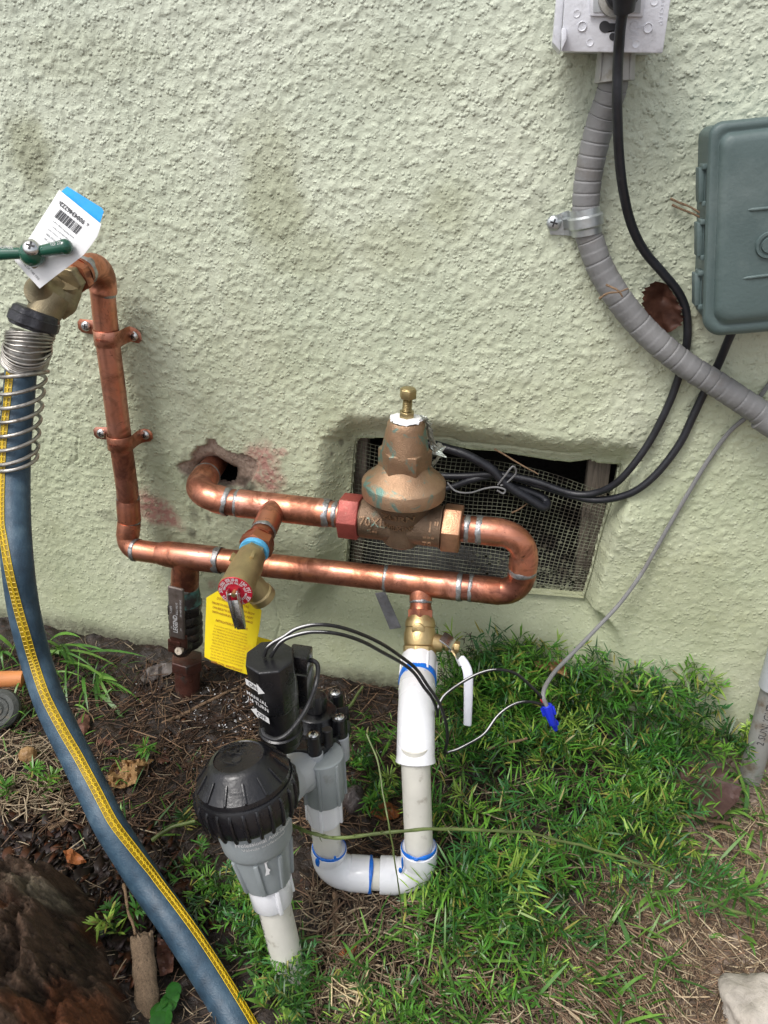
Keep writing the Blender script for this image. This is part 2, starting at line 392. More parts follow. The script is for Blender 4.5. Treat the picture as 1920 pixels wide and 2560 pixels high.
def seg_dist(X, Z, P):
    best = np.full(X.shape, 9.); nz = np.zeros(X.shape); nx = np.zeros(X.shape)
    for i in range(len(P)):
        a = P[i]; b = P[(i+1) % len(P)]; d = b-a; t = np.clip(((X-a[0])*d[0]+(Z-a[1])*d[1])/(d@d), 0, 1)
        ex = X-(a[0]+t*d[0]); ez = Z-(a[1]+t*d[1]); q = np.hypot(ex, ez); m = q < best
        best = np.where(m, q, best); nz = np.where(m, ez/(q+1e-9), nz); nx = np.where(m, ex/(q+1e-9), nx)
    return best, nx, nz
def inside(X, Z, P):
    c = np.zeros(X.shape, bool); j = len(P)-1
    for i in range(len(P)):
        xi, zi = P[i]; xj, zj = P[j]
        c ^= ((zi > Z) != (zj > Z)) & (X < (xj-xi)*(Z-zi)/(zj-zi+1e-12)+xi); j = i
    return c
def dense_axis(a, b, st, far, n=9):
    mid = np.arange(a, b, st); lo = a-np.geomspace(.01, far, n)[::-1]; hi = mid[-1]+np.geomspace(.01, far, n); return np.concatenate([lo, mid, hi])
xs = dense_axis(-.95, .45, .0019, 5); zs = dense_axis(-.13, .93, .0019, 2.2)
zs = zs[zs > -.6]
X, Z = np.meshgrid(xs, zs)
dv, nxv, nzv = seg_dist(X, Z, VENT); inv = inside(X, Z, VENT)
def stucco_y(X, Z):
    "outward relief of the wall (positive towards the viewer)"
    up = sstep(.02, .42, Z+.0*X)
    h = .006*(fbm(X*4, Z*4, 11, 3)-.5)*2
    k = fbm(X*85+.35*vn(X*40, Z*40, 9), Z*85, 21, 3, .6); h = h+(.0003+.0003*up)*sstep(.42, .68, k)
    k2 = fbm(X*170, Z*180, 31, 2, .5); h = h+(.0004+.0009*up)*sstep(.5, .74, k2)
    return h
sdv = np.where(inv, 0, dv)
marg = .012+.034*np.clip(np.maximum(nzv, -nxv*1.05), 0, 1)+.16*np.clip(-nzv, 0, 1)**2
rec = 1-sstep(0, 1, sdv/marg)
OUT = stucco_y(X, Z)*(1-.35*rec)
OUT -= .031*rec
OUT += .011*np.exp(-((Z-(.305-.06*X))/.04)**2)*sstep(-.2, -.1, X)*(1-sstep(.12, .22, X))*(1-rec)     # swelling over the vent
dm, _, _ = seg_dist(X, Z, MORTAR); inm = inside(X, Z, MORTAR)
dh, _, _ = seg_dist(X, Z, HOLE); inh = inside(X, Z, HOLE)
wob = .004*(vn(X*120, Z*120, 77)-.5)
mort = np.where(inm, sstep(-.0005, .002, dm+wob), 0)
OUT = OUT*(1-mort)+mort*(OUT*.2-.007+.0022*fbm(X*240, Z*240, 5, 2))
OUT -= .012*np.exp(-np.where(inh, 0, dh)/.006)
# crack on the ledge above the vent
tp = poly2([zv(*p) for p in [(540, 110), (640, 112), (690, 150), (760, 140), (860, 162), (960, 158), (1100, 178), (1240, 190), (1400, 205)]], -.02)
dc = np.full(X.shape, 9.)
for a, b in zip(tp[:-1], tp[1:]):
    d = b-a; t = np.clip(((X-a[0])*d[0]+(Z-a[1])*d[1])/(d@d), 0, 1); dc = np.minimum(dc, np.hypot(X-a[0]-t*d[0], Z-a[1]-t*d[1]+.002*(vn(X*90, Z*90, 3)-.5)))
OUT -= .004*np.exp(-(dc/.0016)**2)
for crk in ([(1575, 1080), (1552, 1230), (1512, 1400), (1462, 1520)], [(1590, 700), (1580, 800)], [(1330, 1502), (1400, 1520), (1460, 1535), (1500, 1560)], [(150, 1080), (195, 1095), (190, 1150), (150, 1190)], [(690, 1490), (700, 1560), (690, 1600)]):
    pp = poly2(crk)
    for a, b in zip(pp[:-1], pp[1:]):
        d = b-a; t = np.clip(((X-a[0])*d[0]+(Z-a[1])*d[1])/(d@d), 0, 1); q = np.hypot(X-a[0]-t*d[0]+.004*(vn(X*60, Z*60, 3)-.5), Z-a[1]-t*d[1]); OUT -= .0022*np.exp(-(q/.0013)**2)
def blot(px, py, rx, ry, rot=0, sc=70, thr=.4, d=0.):
    c = W(px, py, d); r = 1/1900.; a = math.radians(rot)
    u = (X-c.x)*math.cos(a)+(Z-c.z)*math.sin(a); v = -(X-c.x)*math.sin(a)+(Z-c.z)*math.cos(a)
    e = 1-np.hypot(u/(rx*r), v/(ry*r)); return np.clip(sstep(-.25, .55, e+.9*(fbm(X*sc, Z*sc, 41, 4, .6)-.5)), 0, 1)
pink = np.maximum(blot(665, 1175, 52, 78, 15), blot(388, 1275, 74, 44, -40)); pink = np.maximum(pink, .8*blot(700, 1128, 22, 12)); pink = np.maximum(pink, .5*blot(530, 1462, 14, 16))
dirt = np.maximum(.85*blot(608, 1212, 40, 20, -10, 90), .5*blot(462, 1190, 16, 24)); dirt = np.maximum(dirt, .7*np.exp(-np.where(inh, 0, dh)/.0045))
for (px, py, rx, ry, k) in [(485, 1290, 16, 30, .6), (520, 1300, 8, 20, .6), (270, 1290, 36, 20, .35), (480, 1335, 14, 16, .7), (1190, 992, 5, 12, .8), (1270, 1092, 8, 4, .8), (845, 1120, 5, 12, .9), (825, 1140, 4, 8, .9),
                            (90, 400, 40, 60, .25), (1610, 1085, 40, 60, .3), (1350, 520, 25, 40, .2), (1760, 760, 30, 60, .35), (870, 1180, 14, 90, .5), (520, 1610, 300, 10, .6), (130, 1560, 200, 20, .5)]:
    dirt = np.maximum(dirt, k*blot(px, py, rx, ry))
dirt = np.maximum(dirt, .55*np.exp(-sdv/.006)*(~inv))  # darker rim hugging the edge of the vent opening
mil = np.zeros(X.shape)
for (px, py, rx, ry, k, ro) in [(85, 395, 55, 95, .9, 0), (270, 520, 70, 60, .5, 20), (690, 500, 75, 120, .8, 0), (760, 640, 110, 60, .55, 0), (1130, 530, 60, 70, .6, 0), (980, 620, 120, 60, .5, 0), (640, 330, 60, 50, .4, 0), (330, 900, 60, 260, .35, 5), (60, 1300, 120, 300, .4, 0), (840, 1080, 60, 150, .55, 0), (430, 960, 150, 60, .3, 0), (1250, 1000, 300, 60, .35, 0), (1010, 180, 120, 60, .25, 0), (1700, 1500, 200, 150, .4, 0), (620, 900, 180, 80, .3, 0), (1500, 930, 90, 60, .3, 0), (200, 130, 160, 60, .3, 0)]:
    mil = np.maximum(mil, k*blot(px, py, rx, ry, ro, 26))
dirt = np.maximum(dirt, .85*sstep(.035, -.005, Z-(-.035-.108*X)+.02*(fbm(X*14, Z*14, 4, 4)-.5)-.012)*(np.abs(X) < 1.2))
Cc = np.stack([mort, pink*(1-mort*.9), np.clip(dirt, 0, 1), np.clip(mil, 0, 1)], -1).reshape(-1, 4)
Cc = np.nan_to_num(Cc)
co = np.stack([X, -OUT, Z], -1).reshape(-1, 3)
nz_, nx_ = X.shape
I = np.arange(nz_*nx_).reshape(nz_, nx_)
q = np.stack([I[:-1, :-1], I[:-1, 1:], I[1:, 1:], I[1:, :-1]], -1).reshape(-1, 4)
cx = X.reshape(-1)[q].mean(1); cz = Z.reshape(-1)[q].mean(1)
keep = ~(inside(cx, cz, VENT) | inside(cx, cz, HOLE)); q = q[keep]
used = np.zeros(len(co), bool); used[q.ravel()] = True; remap = np.cumsum(used)-1
def wall_mat():
    M = Mat('green_stucco'); a = M.node('ShaderNodeAttribute'); a.attribute_name = 'Col'
    sp = M.node('ShaderNodeSeparateColor'); M.l.new(a.outputs[0], sp.inputs[0])
    P = M.coord(); n1 = M.noise(5, 6, .6, P); n2 = M.noise(2.6, 4, .5, P); n3 = M.noise(240, 4, .6, P)
    c = M.ramp(n1, [(.3, (.40, .445, .30)), (.52, (.50, .535, .375)), (.72, (.58, .605, .46))])
    c = M.mix(M.math('MULTIPLY', M.gray(M.noise(11, 7, .65, P), .55, .74), .42), c, (.33, .34, .18))
    sx = M.node('ShaderNodeSeparateXYZ'); M.l.new(P, sx.inputs[0])
    c = M.mix(M.math('MULTIPLY', M.gray(sx.outputs[2], .35, .85), .55), c, (.625, .67, .595))
    low = M.gray(sx.outputs[2], .42, .02); c = M.mix(M.math('MULTIPLY', low, .3), c, (.39, .42, .235))   # darker yellow-green lower down
    c = M.mix(M.math('MULTIPLY', M.gray(n3, .55, .75), .22), c, (.68, .72, .63))
    c = M.mix(M.math('MULTIPLY', M.gray(M.noise(420, 3, .6, P), .62, .7), .3), c, (.16, .15, .1))
    c = M.mix(M.math('MULTIPLY', a.outputs['Alpha'], .6), c, (.29, .30, .175))
    c = M.mix(sp.outputs[0], c, M.ramp(M.noise(160, 5, .7, P), [(.3, (.22, .165, .125)), (.55, (.36, .28, .22)), (.75, (.47, .38, .305))]))
    c = M.mix(M.math('MULTIPLY', sp.outputs[1], M.gray(M.noise(150, 3, .5, P), .3, .55, .3, .8)), c, (.40, .16, .145))
    c = M.mix(M.math('MULTIPLY', sp.outputs[2], M.gray(M.noise(90, 5, .6, P), .25, .6, .5, .95)), c, (.05, .038, .03))
    kn = M.gray(M.noise(290, 3, .5, P, dist=.2), .46, .68); kf = M.noise(700, 3, .6, P)
    vo = M.node('ShaderNodeTexVoronoi'); vo.inputs['Scale'].default_value = 215; M.l.new(P, vo.inputs['Vector']); dome = M.math('MULTIPLY', M.gray(vo.outputs['Distance'], .52, .16), M.gray(M.noise(120, 2, .5, P), .44, .58)); kn = M.math('ADD', M.math('MULTIPLY', kn, .26), M.math('MULTIPLY', dome, 1.05))
    st = M.gray(sx.outputs[2], .0, .75, .28, .85)
    b = M.bump(M.math('MULTIPLY', kn, st), .0017, .9); b = M.bump(kf, .0005, .5, b)
    M.set(color=c, rough=.72, spec=.35, normal=b); return M.m
MT['wall'] = wall_mat()
wall = np_mesh('stucco_wall', co[used], remap[q].ravel(), np.full(len(q), 4), MT['wall'], Cc[used], smooth=True, origin=(0, 0, 0))
tag(wall, 'pale green textured stucco house wall that everything is mounted on', 'wall')
# ---- dark crawl space behind the vent and behind the pipe hole
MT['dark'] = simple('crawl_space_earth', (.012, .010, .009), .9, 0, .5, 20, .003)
MT['wood_old'] = None
def wood_mat(name, a, b, sc=(60, 60, 6)):
    M = Mat(name); v = M.coord(sc); n = M.noise(3.0, 8, .65, v, 1.2); c = M.ramp(n, [(.3, a), (.55, b), (.72, tuple(min(1, q*1.35) for q in b))])
    M.set(color=c, rough=.8, normal=M.bump(n, .0015, .9)); return M.m
MT['wood_old'] = wood_mat('weathered_wood', (.05, .04, .03), (.14, .115, .09))
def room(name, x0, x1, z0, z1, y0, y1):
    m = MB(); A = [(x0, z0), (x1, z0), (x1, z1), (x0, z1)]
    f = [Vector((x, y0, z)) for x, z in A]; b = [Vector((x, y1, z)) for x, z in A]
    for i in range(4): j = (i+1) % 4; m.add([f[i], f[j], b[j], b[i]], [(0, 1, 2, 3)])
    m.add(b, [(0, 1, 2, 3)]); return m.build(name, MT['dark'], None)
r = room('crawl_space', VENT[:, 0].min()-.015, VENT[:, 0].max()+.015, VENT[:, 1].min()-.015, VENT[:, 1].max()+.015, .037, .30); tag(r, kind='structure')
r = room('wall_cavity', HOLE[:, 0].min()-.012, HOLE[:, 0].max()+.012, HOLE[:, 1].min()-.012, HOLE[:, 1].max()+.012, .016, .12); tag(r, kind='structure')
# ---- ventilation opening: frame timbers and wire screen
vent = thing('crawl_space_vent', W(1200, 1480, -.03), 'square foundation vent opening with painted wire mesh behind the bronze valve', 'vent')
def reveal(P, y0, y1, name, mat, parent):
    m = MB(); n = len(P)
    for i in range(n):
        a = P[i]; b = P[(i+1) % n]
        m.add([(a[0], y0, a[1]), (b[0], y0, b[1]), (b[0], y1, b[1]), (a[0], y1, a[1])], [(0, 1, 2, 3)])
    return m.build(name, mat, parent)
cv = VENT.mean(0); reveal(cv+(VENT-cv)*1.012, .026, .052, 'opening_edge', MT['wall'], vent)
def board(px, w, name='frame_board', y0=.036, th=.02, mat='wood_old'):
    a, b = [W(*p, -.045) for p in px]; d = (b-a).normalized(); s = d.cross(Vector((0, 1, 0))).normalized()*w
    m = MB(); m.box((a+b)/2+Vector((0, y0+th/2+.008-((a+b)/2).y, 0)), s, (b-a)/2, Vector((0, th/2, 0))); return m.build(name, MT[mat], vent, bevel=.001)
board([(906, 1080), (890, 1420)], .008); board([(1500, 1150), (1455, 1500)], .014); 
# wire screen ------------------------------------------------------
MT['wire'] = simple('painted_screen_wire', (.26, .27, .19), .55, .1, .4, 60, .0003, dirt=(.07, .06, .045), dsc=30, dth=.45)
def screen():
    m = MB(); nx, nz = 54, 36
    TL, TR, BR, BL = [Vector((W(*p, -.04).x, 0, W(*p, -.04).z)) for p in [(893, 1100), (1548, 1215), (1452, 1500), (872, 1430)]]
    def P(u, v):
        # v=0 top; the top edge curls down to the right where the screen has come loose
        loose = .0+.10*sstep(.62, 1.0, u)+.03*math.sin(u*5)
        v = loose+(1-loose)*v if v < 1 else 1
        p = (TL*(1-u)+TR*u)*(1-v)+(BL*(1-u)+BR*u)*v
        w = .0035*(mnoise.noise(Vector((u*5, v*4, 1)))); w2 = .0035*mnoise.noise(Vector((u*5, v*4, 7)))
        y = .040+.006*mnoise.noise(Vector((u*3, v*3, 4)))+.010*sstep(.35, 0, v)*math.sin(u*3.1)
        return Vector((p.x+w, y, p.z+w2-.010*math.sin(u*math.pi)*(v < .5)*(1-2*v)*0))
    for i in range(nx+1):
        u = i/nx; m.tube([P(u, j/nz) for j in range(0, nz+1, 2)], .00036+.0003*random.random()*(u > .6), 4, False)
    for j in range(nz+1):
        v = j/nz; m.tube([P(i/nx, v) for i in range(0, nx+1, 2)], .00036+.0003*random.random()*(v > .65), 4, False)
    # blobs of old paint bridging corners of the cells at lower right
    for k in range(260):
        u = 1-abs(random.gauss(0, .22)); v = 1-abs(random.gauss(0, .26))
        if not (0 < u < 1 and 0 < v < 1): continue
        p = P(round(u*nx)/nx, round(v*nz)/nz); s = random.uniform(.0012, .0024)
        m.box(p, (s, 0, 0), (0, .0005, 0), (0, 0, s*random.uniform(.6, 1.1)))
    o = m.build('wire_mesh', MT['wire'], vent, merge=False); tag(o, kind='stuff'); return P
screenP = screen()
# dusty board just behind the lower part of the screen
m = MB(); a = W(1060, 1420, -.07); m.box(a+Vector((.02, .02, .0)), (.115, 0, -.012), (0, .006, 0), (.003, 0, .032)); m.build('backing_board', simple('dusty_board', (.10, .10, .095), .8, 0, .4, 40, .001), vent, bevel=.001)
# grime strip of hanging material under the pipe (grey flake stuck to the wall)
fl = [(938, 1482), (963, 1478), (982, 1520), (1001, 1563), (1003, 1568), (975, 1572), (967, 1552), (950, 1512)]
m = MB(); m.slab([W(*p, .004) for p in fl], (0, -.002, 0)); o = m.build('mortar_flake', MT['zinc_flat'], None, bevel=.0005)
tag(o, 'small weathered grey strip stuck to the wall below the lower copper pipe', 'strip')

# ================================================================== THE GROUND
gx = dense_axis(-1.05, .62, .0027, 14, 12); gy = np.concatenate([-.80-np.geomspace(.01, 14, 12)[::-1], np.arange(-.80, .045, .0027)])
GX, GY = np.meshgrid(gx, gy); GZ = ground_z(GX, GY)
near = (np.abs(GX) < 1.2) & (GY > -.9)
w1 = worley(GX*55, GY*55, 3); w2 = worley(GX*130, GY*130, 8)
GZ = GZ+near*(.012*(fbm(GX*30, GY*30, 13, 3)-.5)+.0045*(.55-w1)+.0028*(.5-w2)+.003*(fbm(GX*160, GY*160, 23, 2)-.5))
ngy, ngx = GX.shape; I = np.arange(ngy*ngx).reshape(ngy, ngx)
q = np.stack([I[:-1, :-1], I[:-1, 1:], I[1:, 1:], I[1:, :-1]], -1).reshape(-1, 4)
def soil_mat():
    M = Mat('soil'); P = M.coord(); sx = M.node('ShaderNodeSeparateXYZ'); M.l.new(P, sx.inputs[0])
    n = M.noise(70, 8, .65, P); wet = M.ramp(n, [(.3, (.008, .005, .004)), (.52, (.022, .014, .010)), (.72, (.055, .036, .027))])
    dry = M.ramp(n, [(.3, (.10, .07, .05)), (.5, (.21, .155, .12)), (.7, (.33, .26, .21))])
    f = M.math('ADD', M.math('ADD', sx.outputs[0], M.math('MULTIPLY', sx.outputs[1], -.5)), M.math('MULTIPLY', M.noise(9, 5, .6, P), .5))
    f = M.gray(f, .46, .60)
    c = M.mix(f, wet, dry); c = M.mix(M.math('MULTIPLY', M.gray(M.noise(34, 5, .6, P), .6, .7), .5), c, (.10, .035, .015))
    r = M.math('ADD', M.gray(M.noise(60, 4, .5, P), .35, .62, .22, .65), M.math('MULTIPLY', f, .3))
    M.set(color=c, rough=r, normal=M.bump(M.noise(420, 8, .65, P), .002, .9)); return M.m
MT['soil'] = soil_mat()
gr = np_mesh('ground', np.stack([GX, GY, GZ], -1).reshape(-1, 3), q.ravel(), np.full(len(q), 4), MT['soil'], smooth=True, origin=(0, 0, 0)); tag(gr, kind='structure')
# ================================================================== COPPER PIPEWORK
cop = thing('copper_pipework', W(760, 1420, .06), 'soldered copper pipe loop running from the wall hole past the bronze valve to the tap', 'copper pipe')
def solder_at(p, ax, r, w=.004, k=1.05, parent=None, drip=0.):
    "irregular ring of solder round a joint"
    w *= .68; k = 1+(k-1)*.8
    m = MB(); p = Vector(p); ax = Vector(ax).normalized(); ph = random.uniform(0, 9)
    def rf(t, a): return 1+.010*math.sin(3*a+ph)+.008*math.sin(7*a+ph*2)
    pr = [(-w, r*1.0), (-w*.7, r*(k-.012)), (-w*.2, r*k), (w*.4, r*(k-.01)), (w*.9, r*1.004), (w, r*.99)]
    # wavy border
    o = p; N = Vector((0, 0, 1)) if abs(ax.z) < .9 else Vector((1, 0, 0)); N = (N-ax*N.dot(ax)).normalized(); B = ax.cross(N); seg = 40
    vs = []; fs = []
    for (t, rad) in pr:
        for j in range(seg):
            a = 2*math.pi*j/seg; wv = 1+.45*mnoise.noise(Vector((math.cos(a)*1.6+ph, math.sin(a)*1.6, t*90)))
            vs.append(o+ax*t*wv+(N*math.cos(a)+B*math.sin(a))*rad*rf(t, a))
    n = len(pr)
    for i in range(n-1):
        for j in range(seg): fs.append((i*seg+j, i*seg+(j+1) % seg, (i+1)*seg+(j+1) % seg, (i+1)*seg+j))
    m.add(vs, fs); return m.build('solder_joint', MT['solder'], parent or cop, sharp=60)
def lip_tube(m, pts, r, rl=None, seg=36):
    "fitting: slightly larger tube with rounded lips at both ends"
    pts = [Vector(p) for p in pts]; n = len(pts)
    a = (pts[1]-pts[0]).normalized(); b = (pts[-1]-pts[-2]).normalized(); e = .0012
    P = [pts[0], pts[0]+a*e*.5]+pts[1:-1]+[pts[-1]-b*e*.5, pts[-1]]
    inner = [r]*(n-2)
    if n > 6: inner = [r]+[r*.952]*(n-4)+[r]
    rs = [r-e*.9, r]+inner+[r, r-e*.9]
    m.tube(P, rs, seg, True)
D0 = .034      # riser stands this far off the wall
# --- riser and its elbows
pR = [W(258, 745, .036), W(268, 843, D0), W(286, 981, D0), W(301, 1101, D0), W(318, 1222, D0)]
rR = RR(28.5, pR[2])
m = MB(); m.tube(smooth_path([W(256, 722, .038)]+pR[:-1], 6), rR, 36); m.build('pipe', MT['copper'], cop)
m = MB(); m.tube([pR[-2], pR[-1], W(320, 1252, .032)], rR*.999, 36); m.build('pipe', MT['copper_dark'], cop)
# top elbow: comes up, turns out to the left towards the spigot
e0, e1, e2 = W(258, 730, .036), W(262, 640, .036), W(212, 674, .075)
m = MB(); lip_tube(m, bend(e0, e1, e2, .030, 14), rR*1.10); m.build('elbow', MT['copper'], cop)
solder_at(e0+(e0-e1).normalized()*.001, e0-e1, rR*1.0, .004)
dsp = (e2-e1).normalized()
solder_at(e2, dsp, rR*1.06, .006)
# female adapter with hexagon toward the spigot
m = MB(); m.lathe(e2, dsp, [(-.004, rR*1.04), (.010, rR*1.06), (.0105, rR*1.22), (.012, rR*1.26)], 36); m.hexa(e2+dsp*.012, dsp, .012, rR*1.36, ch=.06); m.build('threaded_adapter', MT['copper_dark'], cop)
# --- offset fittings at the foot of the riser
f0, f1 = W(320, 1246, .031), W(324, 1303, .036)
m = MB(); lip_tube(m, [f0, f0.lerp(f1, .5)+Vector((.0, -.001, 0)), f1], rR*1.08); m.build('coupling', MT['copper_dark'], cop); solder_at(f0, f1-f0, rR*1.03, .0045); solder_at(f1, f1-f0, rR*1.03, .003)
g0, g1, g2 = W(323, 1306, .037), W(318, 1378, .047), W(344, 1374, .050)
g1 = W(316, 1372, .047)
m = MB(); lip_tube(m, bend(g0, g1, W(346, 1375, .050), .022, 12), rR*1.08); m.build('elbow', MT['copper'], cop)
LP = lambda x, y, t: W(x, y, t)
a0 = W(340, 1375, .050); a1 = W(402, 1384, .053); rA = RR(27, a0)
m = MB(); m.tube([a0, a1], rA, 36); m.build('pipe', MT['copper'], cop); solder_at(a0, a1-a0, rA*1.05, .0048)
# reducing tee
t0, t1 = W(398, 1383, .053), W(548, 1400, .060); rT = RR(33, t0); u = (t1-t0).normalized(); L = (t1-t0).length
m = MB(); m.lathe(t0, u, [(0, rA*1.02), (.006, rA*1.12), (.014, rT*.99), (.02, rT), (L-.001, rT), (L, rT*.97)], 40)
m.build('tee', MT['copper'], cop); solder_at(t1-u*.001, u, rT*.985, .0062, 1.04)
sb = W(464, 1392, .056); se = W(462, 1470, .056); rS = RR(35, sb)
m = MB(); m.lathe(sb, se-sb, [(0, rS*.9), (.028, rS), ((se-sb).length, rS), ((se-sb).length+.0006, rS*.97)], 36); m.build('tee_branch', MT['copper_dark'], cop); solder_at(se+Vector((0, 0, .003)), se-sb, rS*1.0, .006)
# lower long pipe
b0, b1, b2 = W(548, 1400, .060), W(968, 1446, .074), W(1150, 1467, .080); rB = RR(30.5, b0)
m = MB(); m.tube([b0-u*.004, b1], [rB*.98, rB*.98], 40); m.build('pipe', MT['copper'], cop)
v = (b2-b1).normalized(); rC = rB*1.09; L = (b2-b1).length
m = MB(); lip_tube(m, [b1, b1.lerp(b2, .5), b2], rC); m.build('tee', MT['copper'], cop); solder_at(b1, v, rC*.97, .0045); solder_at(b2, v, rC*.99, .0055, 1.045)
c0 = b2+v*.0; c1 = W(1182, 1470, .082)
m = MB(); m.tube([c0, c1], rC*.93, 36); m.build('pipe', MT['copper_dark'], cop)
# U bend at the right
k0, k1, k2 = W(1178, 1470, .082), W(1300, 1484, .086), W(1306, 1425, .086); rD = RR(34.5, k0)
m = MB(); lip_tube(m, bend(k0, k1, k2, .026, 14), rD); m.build('elbow', MT['copper_dark'], cop); solder_at(k0, v, rD*.985, .004)
solder_at(k2, k2-k1, rD*.99, .0055)
j0, j1, j2 = W(1306, 1428, .086), W(1316, 1339, .087), W(1194, 1325, .084)
m = MB(); lip_tube(m, bend(j0, j1, j2, .030, 14), rD*1.0); m.build('elbow', MT['copper'], cop); solder_at(j2+(j1-j2).normalized()*.002, j1-j2, rD*1.0, .0055, 1.04)
PA, PB = W(866, 1289, .080), W(1140, 1321, .083)     # PRV ends
AX = (PB-PA).normalized()
m = MB(); m.tube([PB-AX*.006, j2], rD*.93, 36); m.build('pipe', MT['copper_dark'], cop); solder_at(j2-(j1-j2).normalized()*.012, j1-j2, rD*.95, .0048, 1.05)
# upper left: out of the wall, elbow, tee
h0, h1, h2 = W(533, 1155, -.05), W(487, 1232, .078), W(568, 1254, .080); rH = RR(36, h2)
h0 = h1+(W(528, 1172, -.005)-h1)*1.5
m = MB(); m.tube([h0, h1.lerp(h0, .4)], rH*.90, 36); m.build('pipe', MT['copper_dark'], cop)
hm = h1.lerp(h0, .46)
m = MB(); lip_tube(m, bend(hm, h1, h2, .034, 16), rH); m.build('elbow', MT['copper'], cop); solder_at(hm, h0-h1, rH*.98, .004); solder_at(h2, h2-h1, rH*.985, .005, 1.045)
i0 = W(597, 1258, .080); i1 = W(816, 1283, .080)
m = MB(); m.tube([h2, i0], rH*.93, 36); m.build('pipe', MT['copper_dark'], cop)
m = MB(); lip_tube(m, [i0, i0.lerp(i1, .5), i1], rH*.98); m.build('tee', MT['copper'], cop); solder_at(i0, i1-i0, rH*.95, .0045); solder_at(i1, i1-i0, rH*.95, .007, 1.05)
m = MB(); m.tube([i1, PA+AX*.01], rH*.90, 36); m.build('pipe', MT['copper'], cop); solder_at(i1+AX*.012, AX, rH*.88, .005, 1.05)
# branch towards the relief valve
q0, q1 = W(686, 1270, .082), W(664, 1313, .112); rQ = RR(31, q1)
BD = (W(592, 1470, .238)-q0).normalized()       # direction of the relief branch
q1 = q0+BD*.052
m = MB(); m.lathe(q0, BD, [(0, rQ*1.02), (.050, rQ*1.02), (.052, rQ*.98)], 36); m.build('tee_branch', MT['copper'], cop); solder_at(q1, BD, rQ*.98, .0048)
q2 = q0+BD*.066
m = MB(); m.lathe(q1, BD, [(0, rQ*.92), (.011, rQ*.94), (.014, rQ*1.04)], 36); m.lathe(q2, BD, [(0, rQ*1.0), (.004, rQ*1.2), (.006, rQ*1.24)], 36); m.hexa(q2+BD*.006, BD, .015, rQ*1.33, ch=.06); m.build('threaded_adapter', MT['copper_dark'], cop)
# branch down to the ball valve (comes down and outward)
BV0, BV1 = W(1053, 1462, .078), W(1047, 1700, .150)
bd = (BV1-BV0).normalized(); rV = RR(28, BV0)
m = MB(); m.lathe(BV0, bd, [(0, rV*1.02), (.020, rV*1.02), (.021, rV)], 36); m.build('tee_branch', MT['copper'], cop); solder_at(BV0+bd*.021, bd, rV*.98, .0032)
m = MB(); m.lathe(BV0+bd*.021, bd, [(0, rV*.93), (.006, rV*.95), (.012, rV*1.08)], 36); m.hexa(BV0+bd*.031, bd, .010, rV*1.22, ch=.05); m.build('threaded_adapter', MT['copper_dark'], cop)
# --- pipe straps
def strap(cx, cy, lx, ly, rx, ry, ang, label, nm='pipe_strap'):
    c = W(cx, cy, D0); pd = (pR[3]-pR[1]).normalized(); side = pd.cross(Vector((0, -1, 0))).normalized()
    if side.x < 0: side = -side
    t = thing(nm, W(cx, cy, 0), label, 'pipe strap', 'copper straps holding the riser')
    R0 = rR+.0012; hw = .0095; th = .0011
    prof = []     # in (side, out) coordinates relative to pipe centre
    Lx = (W(lx, ly, .008)-c).dot(side); Rx = (W(rx, ry, .008)-c).dot(side); base = -(D0-.008)
    prof.append((Lx-.0105, base)); prof.append((Lx-.0065, base)); prof.append((-R0-.006, base)); prof.append((-R0-.0015, base+.003)); prof.append((-R0, base+.010))
    for k in range(13):
        a = math.pi-math.pi*k/12; prof.append((R0*math.cos(a), R0*math.sin(a)))
    prof += [(R0, base+.010), (R0+.0015, base+.003), (R0+.006, base), (Rx+.0065, base), (Rx+.0105, base)]
    m = MB(); n = len(prof); vs = []
    tilt = {0: (W(lx, ly, .008)-c).dot(pd), n-1: (W(rx, ry, .008)-c).dot(pd)}
    for i, (s, o) in enumerate(prof):
        off = tilt[0] if i < 2 else tilt[n-1] if i > n-3 else (tilt[0]*.6 if i == 2 else tilt[n-1]*.6 if i == n-3 else 0)
        w = hw*(.42 if i in (0, n-1) else .88 if i in (1, n-2) else 1)
        q = prof[min(i+1, n-1)]; p = prof[max(i-1, 0)]; nx, ny = -(q[1]-p[1]), q[0]-p[0]; l = math.hypot(nx, ny); nx /= l; ny /= l
        for sg, k in ((-1, 0), (1, 0), (1, 1), (-1, 1)):
            vs.append(c+side*(s+nx*th*k)+Vector((0, -1, 0))*(o+ny*th*k)+pd*(off+sg*w))
    fs = []
    for i in range(n-1):
        for k in range(4): k2 = (k+1) % 4; fs.append((i*4+k, i*4+k2, (i+1)*4+k2, (i+1)*4+k))
    fs += [(0, 1, 2, 3), tuple(4*(n-1)+k for k in range(4))]
    m.add(vs, fs); m.build('strap', MT['copper'], t, sharp=50, bevel=.0003, bseg=1)
    for x, y in ((lx, ly), (rx, ry)): screw(W(x, y, .0098), Vector((random.uniform(-.1, .1), -1, .12)), .0062, t)
    def fn(uu, vv, w):
        a = uu/R0; return c+side*R0*math.sin(a)*1.09+Vector((0, -1, 0))*(R0+th+.0001)*math.cos(a)*1.0-pd*vv
    m = MB(); text_on(m, 'NIBCO', .0048, lambda uu, vv, w: c+side*(R0+th+.0003+w)*math.sin(-uu/R0)+Vector((0, -1, 0))*(R0+th+.0003+w)*math.cos(uu/R0)+pd*vv, depth=.0003); m.build('stamped_letters', MT['copper_dark'], t)
    return t
